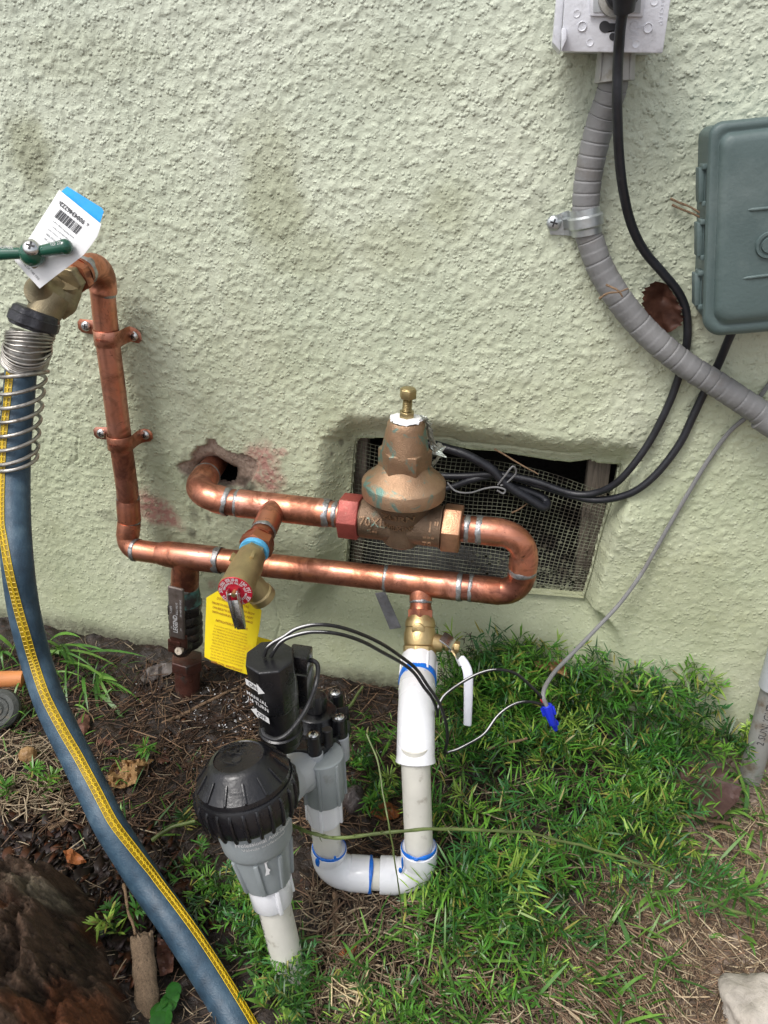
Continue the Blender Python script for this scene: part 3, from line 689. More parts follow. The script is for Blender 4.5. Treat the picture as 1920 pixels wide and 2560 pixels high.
def screw(p, ax, r, parent, mat='steel', cross=True, name='screw'):
    m = MB(); p = Vector(p); ax = Vector(ax).normalized()
    m.lathe(p-ax*.001, ax, [(0, r*.98), (.0015, r)]+[(.0015+r*.5*math.sin(a), r*math.cos(a)) for a in [.3, .6, .9, 1.2, 1.45]]+[(.0015+r*.5, 0)], 24)
    s = m.build(name, MT[mat], parent, sharp=50)
    if cross:
        m = MB(); e = ax.cross(Vector((.3, .2, 1))).normalized(); g = ax.cross(e); q = p+ax*(.0006+r*.5)
        m.box(q, e*r*.5, g*r*.11, ax*.0005); m.box(q+ax*.00012, g*r*.5, e*r*.11, ax*.0005); m.build('cross_recess', MT['black'], s if parent and parent.parent is None else parent)
    return s
strap(270, 843, 215, 815, 334, 840, 0, 'upper copper strap screwed over the riser just below the garden tap')
strap(301, 1103, 253, 1083, 363, 1087, 0, 'lower copper strap with a green spot on the riser above the solder joints')

# ================================================================== PRESSURE REDUCING VALVE
prv = thing('pressure_regulator', W(1005, 1370, .08), 'cast bronze pressure reducing valve with bell shaped cap and adjusting bolt', 'water valve')
UPX = W(1012, 1305, .082); UPT = W(1030, 985, .082)
up = (UPT-UPX); up = (up-AX*up.dot(AX)).normalized(); OUTV = up.cross(AX).normalized()
if OUTV.y > 0: OUTV = -OUTV
N0 = PA+AX*0; NB = PB
bodyc = W(1006, 1302, .081)
rN = RR(57, PA)/math.cos(math.radians(12)); rb = RR(51, bodyc)
def along(px, py): # parameter along AX for a photo spot
    return (W(px, py, .081)-PA).dot(AX)
sL0, sL1, sR0, sR1 = along(852, 1288), along(902, 1294), along(1108, 1318), along(1154, 1323)
m = MB(); m.hexa(PA+AX*sL0, AX, sL1-sL0, rN, ref=up, ch=.05, a0=math.radians(22)); m.build('union_nut', MT['nut_red'], prv, bevel=.0008)['label'] = 'hexagonal union nut stained red'
m = MB(); m.hexa(PA+AX*sR0, AX, sR1-sR0, rN*1.05, ref=up, ch=.05, a0=math.radians(16)); m.build('union_nut', MT['nut_bronze'], prv, bevel=.0008)['label'] = 'hexagonal union nut of bare bronze'
m = MB(); Lb = sR0-sL1
m.lathe(PA+AX*sL1, AX, [(0, rb*.92), (.002, rb*.96), (.0025, rb), (.01, rb*1.0), (Lb*.5, rb*1.02), (Lb-.01, rb*1.02), (Lb-.003, rb*1.02), (Lb-.0025, rb*1.07), (Lb-.001, rb*1.07), (Lb, rb*.9)], 48, ref=up)
m.build('valve_body', MT['bronze_dark'], prv)
# bowl under and neck over the body
cc = bodyc; tb = (cc-PA).dot(AX)
ctr = PA+AX*tb
Hf = (W(1012, 1236, .082)-ctr).dot(up)       # height of rim bottom above axis
RF = RR(105, W(1012, 1219, .082)); Ht = (W(1020, 1062, .082)-ctr).dot(up)
m = MB(); r1 = RR(56, cc)
m.lathe(ctr, up, [(-rb*1.22, 0), (-rb*1.2, r1*.45), (-rb*1.12, r1*.72), (-rb*.98, r1*.86), (-rb*.5, r1*.93), (rb*.2, r1*1.02), (rb*.7, r1*1.16), (Hf*.9, r1*1.45), (Hf, r1*1.6)], 48, ref=OUTV); m.build('valve_bowl', MT['bronze_dark'], prv)
s = 1.0
m = MB(); hB = Hf
m.lathe(ctr, up, [(hB-.001, RF*.80), (hB, RF*.97), (hB+.001, RF*.995), (hB+.003, RF), (hB+.0165, RF), (hB+.018, RF*.985), (hB+.020, RF*.95), (hB+.026, RF*.80), (hB+.033, RF*.64), (hB+.038, RF*.55), (hB+.044, RF*.5)], 64, ref=OUTV); m.build('bell_flange', MT['bronze'], prv, sharp=40)
# hexagon then tapered cap
hx = hB+.036; rX = RR(67, ctr)
m = MB(); m.lathe(ctr, up, [(hx-.01, rX*.90), (hx, rX*.97), (hx+.0215, rX*.97), (hx+.0225, rX*.9)], 6, ref=OUTV, a0=math.radians(34)); m.build('hexagon_base', MT['bronze'], prv, bevel=.0012)
hc = hx+.018; Hc = (W(1022, 1052, .082)-ctr).dot(up); r0_, r1_ = RR(58, ctr), RR(49, UPT)
m = MB(); m.lathe(ctr, up, [(hc, r0_), (Hc-.008, r1_*1.02), (Hc-.003, r1_*.98), (Hc, r1_*.88), (Hc+.0015, r1_*.6), (Hc+.002, 0)], 48, ref=OUTV); m.build('spring_cap', MT['bronze'], prv)
# bolt, lock nut, thread
tilt = (up+AX*.03).normalized(); bt = ctr+up*(Hc+.002)
m = MB(); m.hexa(bt, tilt, .009, RR(20, bt), ref=OUTV, ch=.1, a0=.2); m.build('lock_nut', MT['bolt'], prv, bevel=.0004)
m = MB(); pr = []; rt = RR(12.5, bt)
for k in range(9): pr += [(.008+k*.0018, rt), (.0089+k*.0018, rt*.82)]
m.lathe(bt, tilt, pr, 24); m.build('bolt_thread', MT['bolt'], prv, sharp=80)
m = MB(); hb_ = .008+9*.0018; m.hexa(bt+tilt*hb_, tilt, .0105, RR(21.5, bt), ref=OUTV, ch=.1, a0=.35); m.lathe(bt+tilt*(hb_+.0105), tilt, [(0, RR(18, bt)), (.001, RR(16.5, bt)), (.0012, 0)], 24); m.build('bolt_head', MT['bolt'], prv, bevel=.0004)
# crumpled label under the bolt hanging down the right side
def ribbon(name, pts, wdir, w, mat, parent, crump=.0015, th=.0004, nu=5):
    P = smooth_path(pts, 5); vs = []; n = len(P)
    for i, p in enumerate(P):
        ww = w[min(int(i/(n-1)*(len(w)-1)+.5), len(w)-1)] if hasattr(w, '__len__') else w
        for k in range(nu):
            f = (k/(nu-1)-.5)*2; vs.append(p+Vector(wdir)*f*ww+Vector((mnoise.noise(Vector((i*.9, k*1.3, 1))), mnoise.noise(Vector((i*.9, k*1.3, 5))), mnoise.noise(Vector((i*.9, k*1.3, 9)))))*crump)
    fs = [(i*nu+k, i*nu+k+1, (i+1)*nu+k+1, (i+1)*nu+k) for i in range(n-1) for k in range(nu-1)]
    me = bpy.data.meshes.new(name); me.from_pydata([tuple(v) for v in vs], [], fs); me.materials.append(MT[mat])
    bm = bmesh.new(); bm.from_mesh(me); bmesh.ops.solidify(bm, geom=bm.faces[:], thickness=th); bmesh.ops.recalc_face_normals(bm, faces=bm.faces); bm.to_mesh(me); bm.free()
    return link_mesh(name, me, parent)
tg = thing('foil_label', bt, 'crumpled white paper and foil label trapped under the bolt of the bronze valve', 'label')
def capp(a, h, rr): return ctr+up*h+(OUTV*math.cos(a)+AX*math.sin(a))*rr
vs = []; fs = []; na = 34
for i in range(na+1):
    a = 2*math.pi*i/na; j = .0022*mnoise.noise(Vector((math.cos(a)*3, math.sin(a)*3, 3)))
    rr_ = r1_*(.82+.24*mnoise.noise(Vector((math.cos(a)*2.2, math.sin(a)*2.2, 8))))
    vs += [capp(a, Hc+.0045, r1_*.35), capp(a, Hc+.0034+j, r1_*.72), capp(a, Hc+.0026+j, rr_), capp(a, Hc+.0012+2.*j-.006*max(0, math.cos(a+1.9))**3, rr_*1.05)]
for i in range(na):
    for k in range(3): fs.append((i*4+k, i*4+k+1, i*4+k+5, i*4+k+4))
me = bpy.data.meshes.new('label_ruff'); me.from_pydata([tuple(v) for v in vs], [], fs); me.materials.append(MT['paper'])
bm = bmesh.new(); bm.from_mesh(me); bmesh.ops.solidify(bm, geom=bm.faces[:], thickness=.0003); bm.to_mesh(me); bm.free(); link_mesh('label_ruff', me, tg)
ribbon('label_tail', [W(1058, 1040, .085), W(1070, 1058, .075), W(1078, 1095, .066), W(1090, 1120, .062), W(1098, 1140, .066)], AX*.9-Vector((0, .3, 0)), [.005, .004, .004, .007, .010], 'foil', tg, .0022)
ribbon('label_tail', [W(1090, 1118, .066), W(1106, 1128, .060), W(1092, 1150, .058), W(1080, 1160, .055)], Vector((.3, -.2, .9)), [.008, .007, .005], 'foil', tg, .0022)
# raised lettering on the body
def on_body(a_off, s_off):
    def fn(uu, vv, w):
        a = a_off-vv/rb; rr_ = rb*1.02+w
        return PA+AX*(s_off+uu)+(OUTV*math.cos(a)-up*math.sin(a))*rr_
    return fn
sc_ = zdep(cc)/FPX
def letters(txt, px, py, size_px, shift=0, base='body', bold=.0):
    sx_ = (W(px, py, .081+.03)-PA).dot(AX); m = MB()
    sgn = (W(px, py, .081+rb*.9)-PA).dot(up); a = -math.asin(max(-.95, min(.95, sgn/(rb*1.02))))
    sx_ = (W(px, py, .081+rb*math.cos(a))-PA).dot(AX)
    if base == 'body': fn = on_body(a, sx_)
    else:
        def fn(uu, vv, w): # on the bulge of the bowl
            b = uu/(r1*1.05); q = sgn+vv
            return ctr+up*q+(OUTV*math.cos(b)+AX*math.sin(b))*(r1*float(np.interp(q, [-rb*.5, rb*.2, rb*.7, Hf*.9], [.93, 1.02, 1.16, 1.45]))+w+.0006)
    text_on(m, txt, size_px*sc_, fn, bold=bold*sc_, depth=.0014); m.build('raised_letters', MT['bronze'], prv)
letters('70XL', 930, 1305, 30, bold=.5); letters('ZURN', 1003, 1286, 25, base='bowl', bold=.5); letters('WILKINS', 1003, 1316, 19, base='bowl', bold=.3); letters('1"', 1082, 1317, 34, bold=.6); letters('TG', 1068, 1358, 17, bold=.3)
letters('<--', 930, 1325, 22, bold=.2); letters('---', 1072, 1338, 30, bold=.2)

# ================================================================== RELIEF VALVE with red disc
rel = thing('relief_valve', q2+BD*.03, 'brass pressure relief valve with round red disc and steel test lever', 'relief valve')
qa = q2+BD*.021
m = MB(); m.lathe(qa, BD, [(0, rQ*1.12), (.003, rQ*1.15), (.004, rQ*1.15), (.0065, rQ*1.1)], 36); m.build('thread_tape', MT['tape'], rel)
qb = qa+BD*.006; disc = qb+BD*.070
m = MB(); m.hexa(qb-BD*.002, BD, .010, rQ*1.0, ch=.05); m.lathe(qb, BD, [(.006, rQ*1.02), (.0075, rQ*1.06), (.010, rQ*1.06), (.018, rQ*1.1), (.024, rQ*1.18), (.052, rQ*1.20), (.063, rQ*1.22), (.064, rQ*1.28), (.0685, rQ*1.28), (.069, rQ*1.2)], 44)
dn = Vector((.18, -.05, -1)).normalized(); rt_ = BD.cross(Vector((0, 0, 1))).normalized()
if rt_.x < 0: rt_ = -rt_
oc = qb+BD*.046+rt_*.004
m.build('valve_body', MT['brass_green'], rel)
m = MB(); m.lathe(oc, (dn+rt_*.25-BD*.35).normalized(), [(0, rQ*.8), (.014, rQ*.9), (.026, rQ*.9), (.028, rQ*1.0), (.036, rQ*1.0), (.0365, rQ*.8), (.03, rQ*.75)], 36); m.build('outlet', MT['brass_green'], rel)
for k, a in enumerate((.5, -.9)):
    e = (Vector((0, 0, 1))*math.cos(a)+rt_*math.sin(a)); e = (e-BD*e.dot(BD)).normalized(); m = MB(); m.box(qb+BD*.026+e*rQ*1.2, BD*.006, e*.003, BD.cross(e)*.0018); m.build('lug', MT['brass_green'], rel, bevel=.0004)
rd = rQ*1.24
m = MB(); m.lathe(disc-BD*.002, BD, [(0, rd*.97), (.0004, rd), (.0014, rd), (.0018, rd*.985), (.0018, 0)], 48); rdisc = m.build('red_disc', MT['red'], rel, sharp=30)
eu = (Vector((0, 0, 1))-BD*BD.z).normalized(); er = eu.cross(BD).normalized(); 
if er.x < 0: er = -er
EU = eu
def ring_text(txt, rad, size, a_start, da, inward=True):
    m = MB()
    for i, ch in enumerate(txt):
        if ch == ' ': continue
        a = math.radians(a_start+i*da); ce = disc+BD*(-.00015)+(er*math.cos(a)+EU*math.sin(a))*rad
        tx = (er*math.sin(a)-EU*math.cos(a)); ty = (er*math.cos(a)+EU*math.sin(a))
        text_on(m, ch, size, lambda uu, vv, w, ce=ce, tx=tx, ty=ty: ce+tx*uu+ty*vv+BD*(w+.0002), bold=.00006)
    m.build('disc_print', MT['white'], rdisc.parent and rel)
ring_text('370,000 BTU/HR', rd*.83, .0056, 185, -8.5); ring_text('150 PSI', rd*.83, .0056, 55, -9); ring_text('SET  3L M7  WATTS', rd*.83, .0056, -25, -8); ring_text('TEMPERATURE RELIEF TEST PRESSURE', rd*.62, .0032, 170, -7.5)
# lever: folded U channel
lv0 = disc+BD*.004; lv1 = W(603, 1576, .255)
lv1 = lv0+(lv1-lv0).normalized()*RR(92, lv0)
ld = (lv1-lv0).normalized(); ls = ld.cross(BD).normalized(); lo = ls.cross(ld).normalized()
if lo.y > 0: lo = -lo
m = MB()
for sgn in (-1, 1): m.slab([lv0+ls*sgn*.0052-lo*.003-ld*.006, lv0+ls*sgn*.0052+lo*.005-ld*.005, lv0+ls*sgn*.0052+lo*.006+ld*.004, lv1+ls*sgn*.0046+lo*.003, lv1+ls*sgn*.0046-lo*.002, lv0+ls*sgn*.0052-lo*.003+ld*.01], ls*.0009*sgn)
m.box((lv0+lv1)/2+ld*.005-lo*.001, ls*.0048, (lv1-lv0)*.44, lo*.0005)
m.build('test_lever', MT['steel'], rel, bevel=.0003)
m = MB(); m.lathe(disc-BD*.001, BD, [(0, .0028), (.007, .0028), (.0075, 0)], 16); m.build('stem', MT['brass'], rel)
m = MB(); m.tube([lv0-ls*.0065, lv0+ls*.0065], .0014, 12); m.build('pin', MT['steel'], rel)
# yellow tag -------------------------------------------------------
yt = thing('warning_tag', W(575, 1640, .20), 'yellow warning tag printed in brown, hanging under the red disc', 'tag')
ytp = [(516, 1494), (546, 1476), (575, 1462), (600, 1470), (630, 1500), (654, 1526), (648, 1575), (640, 1613), (622, 1687), (565, 1668), (511, 1642), (512, 1600)]
dT = .212
def tagpt(px, py, dd=0.): # curved sheet
    k = (px-580)/70.; kk = (py-1460)/230.
    return W(px, py, dT-.010*k*k+.012*kk*kk+dd)
def sheet(name, outline, fn, mat, parent, st=10, th=.0005):
    xs_ = [p[0] for p in outline]; ys_ = [p[1] for p in outline]; P = np.array(outline, float)
    me = bpy.data.meshes.new(name); bm = bmesh.new()
    dense = []
    for i in range(len(outline)):
        a = Vector(outline[i]); b = Vector(outline[(i+1) % len(outline)]); k = max(1, int((b-a).length/12))
        dense += [a.lerp(b, j/k) for j in range(k)]
    vs = [bm.verts.new((p.x, p.y, 0)) for p in dense]; bm.faces.new(vs)
    for c, no in (((0, 1, 2), 'x'), ((0, 1, 2), 'y')):
        lo, hi = (min(xs_), max(xs_)) if no == 'x' else (min(ys_), max(ys_))
        q = lo+st
        while q < hi:
            bmesh.ops.bisect_plane(bm, geom=bm.verts[:]+bm.edges[:]+bm.faces[:], plane_co=(q, 0, 0) if no == 'x' else (0, q, 0), plane_no=(1, 0, 0) if no == 'x' else (0, 1, 0)); q += st
    for v in bm.verts: v.co = fn(v.co.x, v.co.y)
    bmesh.ops.solidify(bm, geom=bm.faces[:], thickness=th); bmesh.ops.recalc_face_normals(bm, faces=bm.faces)
    bm.to_mesh(me); bm.free(); me.materials.append(MT[mat]); me.polygons.foreach_set('use_smooth', [True]*len(me.polygons)); me.set_sharp_from_angle(angle=math.radians(40))
    return link_mesh(name, me, parent)
sheet('card', ytp, tagpt, 'paper_yellow', yt)
m = MB(); m.slab([W(x, y, d) for x, y, d in [(636, 1590, .205), (702, 1608, .175), (694, 1650, .172), (628, 1668, .205)]], (0, .0006, 0)); m.build('card_fold', MT['paper_yellow'], yt)
def tagprint(txt, px, py, size, mat, rot, parent, fn=tagpt, bold=.0, off=.0009, name='print', sx=1.0):
    m = MB(); c, s_ = math.cos(rot), math.sin(rot)
    text_on(m, txt, size, lambda uu, vv, w: fn(px+sx*uu*c+vv*s_, py+sx*uu*s_-vv*c, off), bold=bold)
    return m.build(name, MT[mat], parent)
rot = .28
L = [('DO NOT REMOVE THIS TAG', 582, 1507, 10.5, 0), ('FAILURE TO FOLLOW INSTRUCTIONS BELOW', 583, 1521, 8.6, 0), ('CAN RESULT IN SERIOUS PERSONAL INJURY', 582, 1532, 8.6, 0), ('DEATH AND/OR SEVERE PROPERTY DAMAGE', 581, 1543, 8.4, 0), ('INSTALLATION INSTRUCTIONS', 579, 1562, 9.5, 0)]
for t_, x_, y_, s_, _ in L: tagprint(t_, x_, y_, s_*.86, 'ink_orange', rot, yt, bold=.15, sx=.72)
body = ['In accordance with local code this valve must', 'be installed with no shutoff between it and the', 'tank. The discharge line shall be no smaller than', 'the outlet of the valve and shall pitch downward', 'to a safe place of disposal. Do not plug or cap', 'the line. Discharge may be hot and cause injury.', 'Relief valve is set to protect the system from', 'excess pressure. The line must end near a drain', 'where water can be seen. Use only pipe approved', 'for hot water. The end shall not be threaded.', 'Test the valve at least once a year and look for', 'deposits that could keep it from working well.']
for i, t_ in enumerate(body): tagprint(t_, 577-i*.9, 1575+i*7.2, 6.4, 'ink_orange', rot, yt, sx=.72)
tagprint('INSPECTION / MAINTENANCE', 566, 1665, 8.5, 'ink_orange', rot+.02, yt, bold=.15, sx=.7)

# ================================================================== OLD BALL VALVE (grey handle) on the brown pipe
ov = thing('old_ball_valve', W(470, 1740, .06), 'dirty blackened ball valve with grey flat handle on a rusty brown pipe', 'ball valve')
V0 = se+Vector((0, 0, .004)); V1 = W(468, 1660, .064); vd = (V1-V0).normalized(); Lv = (V1-V0).length
rv = RR(41, V0)
m = MB(); m.lathe(V0, vd, [(0, rS*1.02), (.010, rS*1.08), (.016, rS*1.15), (.022, rv*.96), (.026, rv)], 36); MT['verdigris'] = simple('verdigris_joint', (.10, .26, .24), .45, .4, .4, 60, .0008, dirt=(.045, .04, .04), dsc=45, dth=.40); m.build('green_joint', MT['verdigris'], ov)
m = MB(); m.hexa(V0+vd*.026, vd, .016, rv*1.1, ch=.08, a0=.3); pr = [(.042, rv*.95)]
for k in range(4): z = .045+k*.013; pr += [(z, rv*.97), (z+.004, rv*1.04), (z+.009, rv*1.04), (z+.012, rv*.95)]
m.lathe(V0, vd, pr, 36); m.build('valve_body', MT['old_steel'], ov, bevel=.0006)
m = MB(); m.hexa(V1-vd*.012, vd, .018, rv*1.05, ch=.08, a0=.15); m.build('hex_collar', MT['rust'], ov, bevel=.0008)
bp = thing('rusty_pipe', W(470, 1745, .066), 'short rusty brown pipe rising from the soil under the blackened ball valve', 'pipe')
m = MB(); m.tube([V1+vd*.004, W(470, 1780, .069)], RR(31, V1), 32); m.build('pipe', MT['rust'], bp)
hp0, hp1 = W(440, 1468, .125), W(444, 1594, .115); hs_ = RR(21, hp0); hd = (hp1-hp0).normalized(); hw_ = hd.cross(Vector((0, -1, 0))).normalized()
if hw_.x < 0: hw_ = -hw_
m = MB(); m.box((hp0+hp1)/2, hw_*hs_, (hp1-hp0)/2, Vector((0, .0025, 0))); hdl = m.build('handle', MT['handle_grey'], ov, bevel=.0024, bseg=3)
m = MB(); 
for i in range(5): m.box(W(436, 1606+i*5, .110-i*.003), hw_*hs_*.85, hd*.004, Vector((0, .0015, 0)))
m.slab([W(424, 1592, .116), W(466, 1592, .116), W(468, 1625, .10), W(448, 1640, .098), W(432, 1622, .10)], (0, .004, 0)); m.build('handle_neck', MT['rust'], ov, bevel=.001)
sx0 = W(451, 1624, .105)
m = MB(); m.lathe(W(456, 1612, .07), sx0-W(456, 1612, .07), [(0, .016), (.02, .015), (.03, .008)], 24); m.build('stem_housing', MT['old_steel'], ov)
m = MB(); m.lathe(sx0, (0, -1, .3), [(0, .0050), (.004, .0056), (.0065, .0052), (.0065, .0022), (.0055, .002), (.0055, 0)], 24); m.build('stem_nut', simple('pale_nylon_nut', (.62, .54, .44), .5, .1, .15), ov)
def hfn(px, py):
    def fn(uu, vv, w): return W(px, py, 0).lerp(W(px, py, 0), 0)
    return fn
hc_ = (hp0+hp1)/2+Vector((0, -.0029, 0))
def htxt(t_, a, b, size, bold=0):
    m = MB(); text_on(m, t_, size, lambda uu, vv, w: hc_+hd*(a-uu)+hw_*(b-vv)*1.0, bold=bold); m.build('print', MT['white'], ov)
htxt('LEGEND', .018, -.001, .0085, .0002); htxt('T-1009', -.006, -.0062, .0046); htxt('BALL VALVE', -.010, -.0025 + .004, .0040); htxt('150 WSP 500 WOG', -.012, .0068, .0036)
htxt('ON', .026, -.0065, .003); htxt('OFF', .026, .0065, .003)

# ================================================================== NEW BRASS BALL VALVE with white lever
nv = thing('brass_ball_valve', W(1047, 1640, .14), 'shiny brass ball valve with white lever above the white plastic elbow', 'ball valve')
s0 = BV0+bd*.038; rn = RR(38, s0)
LV = (W(1046, 1640, .135)-s0).dot(bd)
m = MB(); m.lathe(s0, bd, [(0, rn*.80), (.006, rn*.95), (.010, rn*1.0), (LV*.28, rn*1.0), (LV*.30, rn*.95), (LV*.45, rn*1.04), (LV*.62, rn*1.06), (LV*.72, rn*1.02), (LV*.74, rn*1.06)], 44)
m.build('valve_body', MT['brass'], nv)
m = MB(); m.lathe(s0+bd*LV*.74, bd, [(0, rn*1.04), (.001, rn*1.13), (LV*.24, rn*1.13), (LV*.26, rn*1.04)], 8, a0=.2); m.build('hex_end', MT['brass'], nv, bevel=.0008)
m = MB(); pc = s0+bd*.012; pa = (Vector((0, -1, .35))).normalized(); m.lathe(pc, pa, [(0, rn*.42), (rn*.8, rn*.42), (rn*1.05, rn*.42), (rn*1.09, rn*.36), (rn*1.1, 0)], 24, rfun=lambda t, a: 1); m.build('bleed_plug', MT['brass'], nv)
st0 = s0+bd*LV*.60; st1 = W(1106, 1610, .118); sa = (st1-st0).normalized()
sa = (AX*1.0+Vector((0, .0, -.05))).normalized()
ls_ = RR(62, st0)
m = MB(); m.lathe(st0, sa, [(0, rn*.62), (ls_*.9, rn*.56), (ls_*.95, rn*.5)], 28); m.lathe(st0+sa*ls_*.95, sa, [(0, rn*.28), (ls_*.6, rn*.28)], 20); m.build('stem_housing', MT['brass'], nv)
m = MB(); m.hexa(st0+sa*ls_*1.05, sa, ls_*.16, rn*.42, a0=.2); m.hexa(st0+sa*ls_*1.40, sa, ls_*.22, rn*.36, a0=.5); m.build('stem_nut', MT['brass'], nv, bevel=.0004)
# lever: steel strap then white grip
lp = [st0+sa*ls_*1.30+Vector((-.012, 0, .013)), st0+sa*ls_*1.32+Vector((0, -.004, .006)), W(1134, 1625, .125), W(1150, 1648, .140), W(1160, 1668, .150)]
m = MB(); P = smooth_path(lp, 4); n = len(P); vs = []; wdir = (Vector((0, -1, .4))).normalized()
wv_ = (Vector((.55, -.35, -.35))).normalized()
for i, p in enumerate(P):
    t_ = (P[min(i+1, n-1)]-P[max(i-1, 0)]).normalized(); sd_ = t_.cross(Vector((.8, -.3, .5))).normalized(); nn = t_.cross(sd_).normalized(); w_ = .0085
    for a_, b_ in ((-1, -1), (1, -1), (1, 1), (-1, 1)): vs.append(p+sd_*w_*a_+nn*.0011*b_)
fs = [(i*4+k, i*4+(k+1) % 4, (i+1)*4+(k+1) % 4, (i+1)*4+k) for i in range(n-1) for k in range(4)]+[(0, 1, 2, 3), tuple(4*(n-1)+k for k in range(4))]
m.add(vs, fs); m.build('lever_strap', MT['steel'], nv, bevel=.0003, bseg=1)
gp = [W(1152, 1645, .142), W(1163, 1662, .150), W(1170, 1685, .156), W(1171, 1730, .160), W(1169, 1800, .166), W(1168, 1812, .167)]
P = smooth_path(gp, 6); n = len(P); vs = []; seg = 16
for i, p in enumerate(P):
    t_ = (P[min(i+1, n-1)]-P[max(i-1, 0)]).normalized(); sd_ = t_.cross(Vector((.1, -1, .1))).normalized(); nn = t_.cross(sd_).normalized()
    e = 1 if i < n-3 else (.93, .75, .35)[i-(n-3)]; e *= (.8 if i == 0 else 1)
    w_ = RR(11, p)*e*1.02*(.9+.18*math.sin(min(1, i/n*1.3)*3.1)); h_ = .0034*e
    for k in range(seg): a = 2*math.pi*k/seg; ca, sn = math.cos(a), math.sin(a); vs.append(p+sd_*w_*math.copysign(abs(ca)**.7, ca)+nn*h_*math.copysign(abs(sn)**.7, sn))
fs = [(i*seg+k, i*seg+(k+1) % seg, (i+1)*seg+(k+1) % seg, (i+1)*seg+k) for i in range(n-1) for k in range(seg)]+[tuple(range(seg)), tuple((n-1)*seg+k for k in range(seg))]
m = MB(); m.add(vs, fs); m.build('lever_grip', MT['white_vinyl'], nv)

# ================================================================== WHITE PLASTIC PIPEWORK
pv = thing('white_plastic_pipework', Gp(950, 2200), 'white plastic pipe U with blue cement joints from brass valve to the sprinkler valve', 'plastic pipe')
A0 = s0+bd*(LV*1.02)
dE = -Gp(1049, 2190, .021).y; dL = -Gp(820, 2178, .020).y; print('dE', dE, dL)
A1 = W(1043, 1712, .175); ra = RR(44, A0)
ad = (A1-A0).normalized()
m = MB(); La = (A1-A0).length
m.lathe(A0-ad*.004, ad, [(0, rn*.9), (.003, rn*.98), (.004, ra*.95), (.006, ra), (La, ra*1.02)], 40); m.build('male_adapter', MT['pvc_white'], pv)
for k in range(5):
    a = k*1.256+.2; e = OUTV*math.cos(a)+AX*math.sin(a); e = (e-ad*e.dot(ad)).normalized(); m = MB(); m.box(A0+ad*La*.45+e*(ra*1.01), ad*La*.30, e*.0009, ad.cross(e)*.0014); m.build('adapter_rib', MT['pvc_white'], pv, bevel=.0006)
E1 = W(1040, 1760, .200); E2 = W(1039, 1905, dE-.025); re_ = RR(46, E1)
path = bend(A1-ad*.004, W(1040, 1772, dE-.055), E2, .09, 16)
m = MB(); lip_tube(m, path, re_*1.0, seg=44); m.build('bend', MT['pvc_white'], pv)
m = MB(); m.lathe(E2-Vector((0, 0, .045)), (E2-E2-Vector((0, 0, 1))), [(-.043, re_*1.01), (-.042, re_*1.035), (.0, re_*1.035), (.0012, re_*1.0)], 44); 
def blue_ring(p, ax, r, w=.004, k=1.02, drip=None):
    m = MB(); ax = Vector(ax).normalized(); p = Vector(p); N = (OUTV-ax*OUTV.dot(ax)).normalized(); B = ax.cross(N); vs = []; seg = 48; ph = random.random()*9
    pr = [(-w, r*1.0), (-w*.6, r*k), (0, r*(k+.012)), (w*.7, r*k), (w, r*.99)]
    for t_, rad in pr:
        for j in range(seg):
            a = 2*math.pi*j/seg; vv = 1+.6*mnoise.noise(Vector((math.cos(a)*1.5+ph, math.sin(a)*1.5, ph))); vs.append(p+ax*t_*vv+(N*math.cos(a)+B*math.sin(a))*rad)
    fs = [(i*seg+j, i*seg+(j+1) % seg, (i+1)*seg+(j+1) % seg, (i+1)*seg+j) for i in range(len(pr)-1) for j in range(seg)]
    m.add(vs, fs); return m.build('blue_cement', MT['blue'], pv)
blue_ring(A1-ad*.006, ad, ra*1.01, .009, 1.03)
# long vertical pipe
P0 = E2; P1 = W(1047, 2118, dE-.003); rP = RR(36.5, P0); pd_ = (P1-P0).normalized()
m = MB(); m.tube([P0-pd_*.02, P1+pd_*.02], rP, 40); m.build('pipe', MT['pvc_pipe'], pv)
# bottom elbows
r2 = RR(46, P1)
X0 = P1; Xc = W(1049, 2190, dE); X1 = W(950, 2187, dE*.6+dL*.4)
def socket_elbow(a, c, b, r, rad, name='elbow'):
    m = MB(); P = bend(a, c, b, rad, 14); lip_tube(m, P, r, seg=44)
    return m.build(name, MT['pvc_white'], pv)
socket_elbow(X0, Xc, X1, r2, .026); blue_ring(X0-pd_*.0008, pd_, r2*.93, .0026, 1.04)
Y1 = W(930, 2186, dE*.5+dL*.5); Yc = W(817, 2178, dL); Y0 = W(823, 2120, dL-.004)
socket_elbow(Y1, Yc, Y0, r2*.97, .026); yd = (Y0-Yc).normalized(); blue_ring(Y0, yd, r2*.90, .0026, 1.04)
m = MB(); m.tube([X1+(Xc-X1).normalized()*.01, Y1+(Yc-Y1).normalized()*.01], r2*.82, 36); m.build('pipe', MT['pvc_pipe'], pv); blue_ring(Y1+(Yc-Y1).normalized()*.002, (X1-Y1), r2*.94, .0022, 1.05)
Z0 = W(812, 2040, dL-.008); rz = RR(36, Z0)
m = MB(); m.tube([Y0-yd*.01, Z0+(Z0-Y0).normalized()*.02], rz, 36); m.build('pipe', MT['pvc_pipe'], pv)
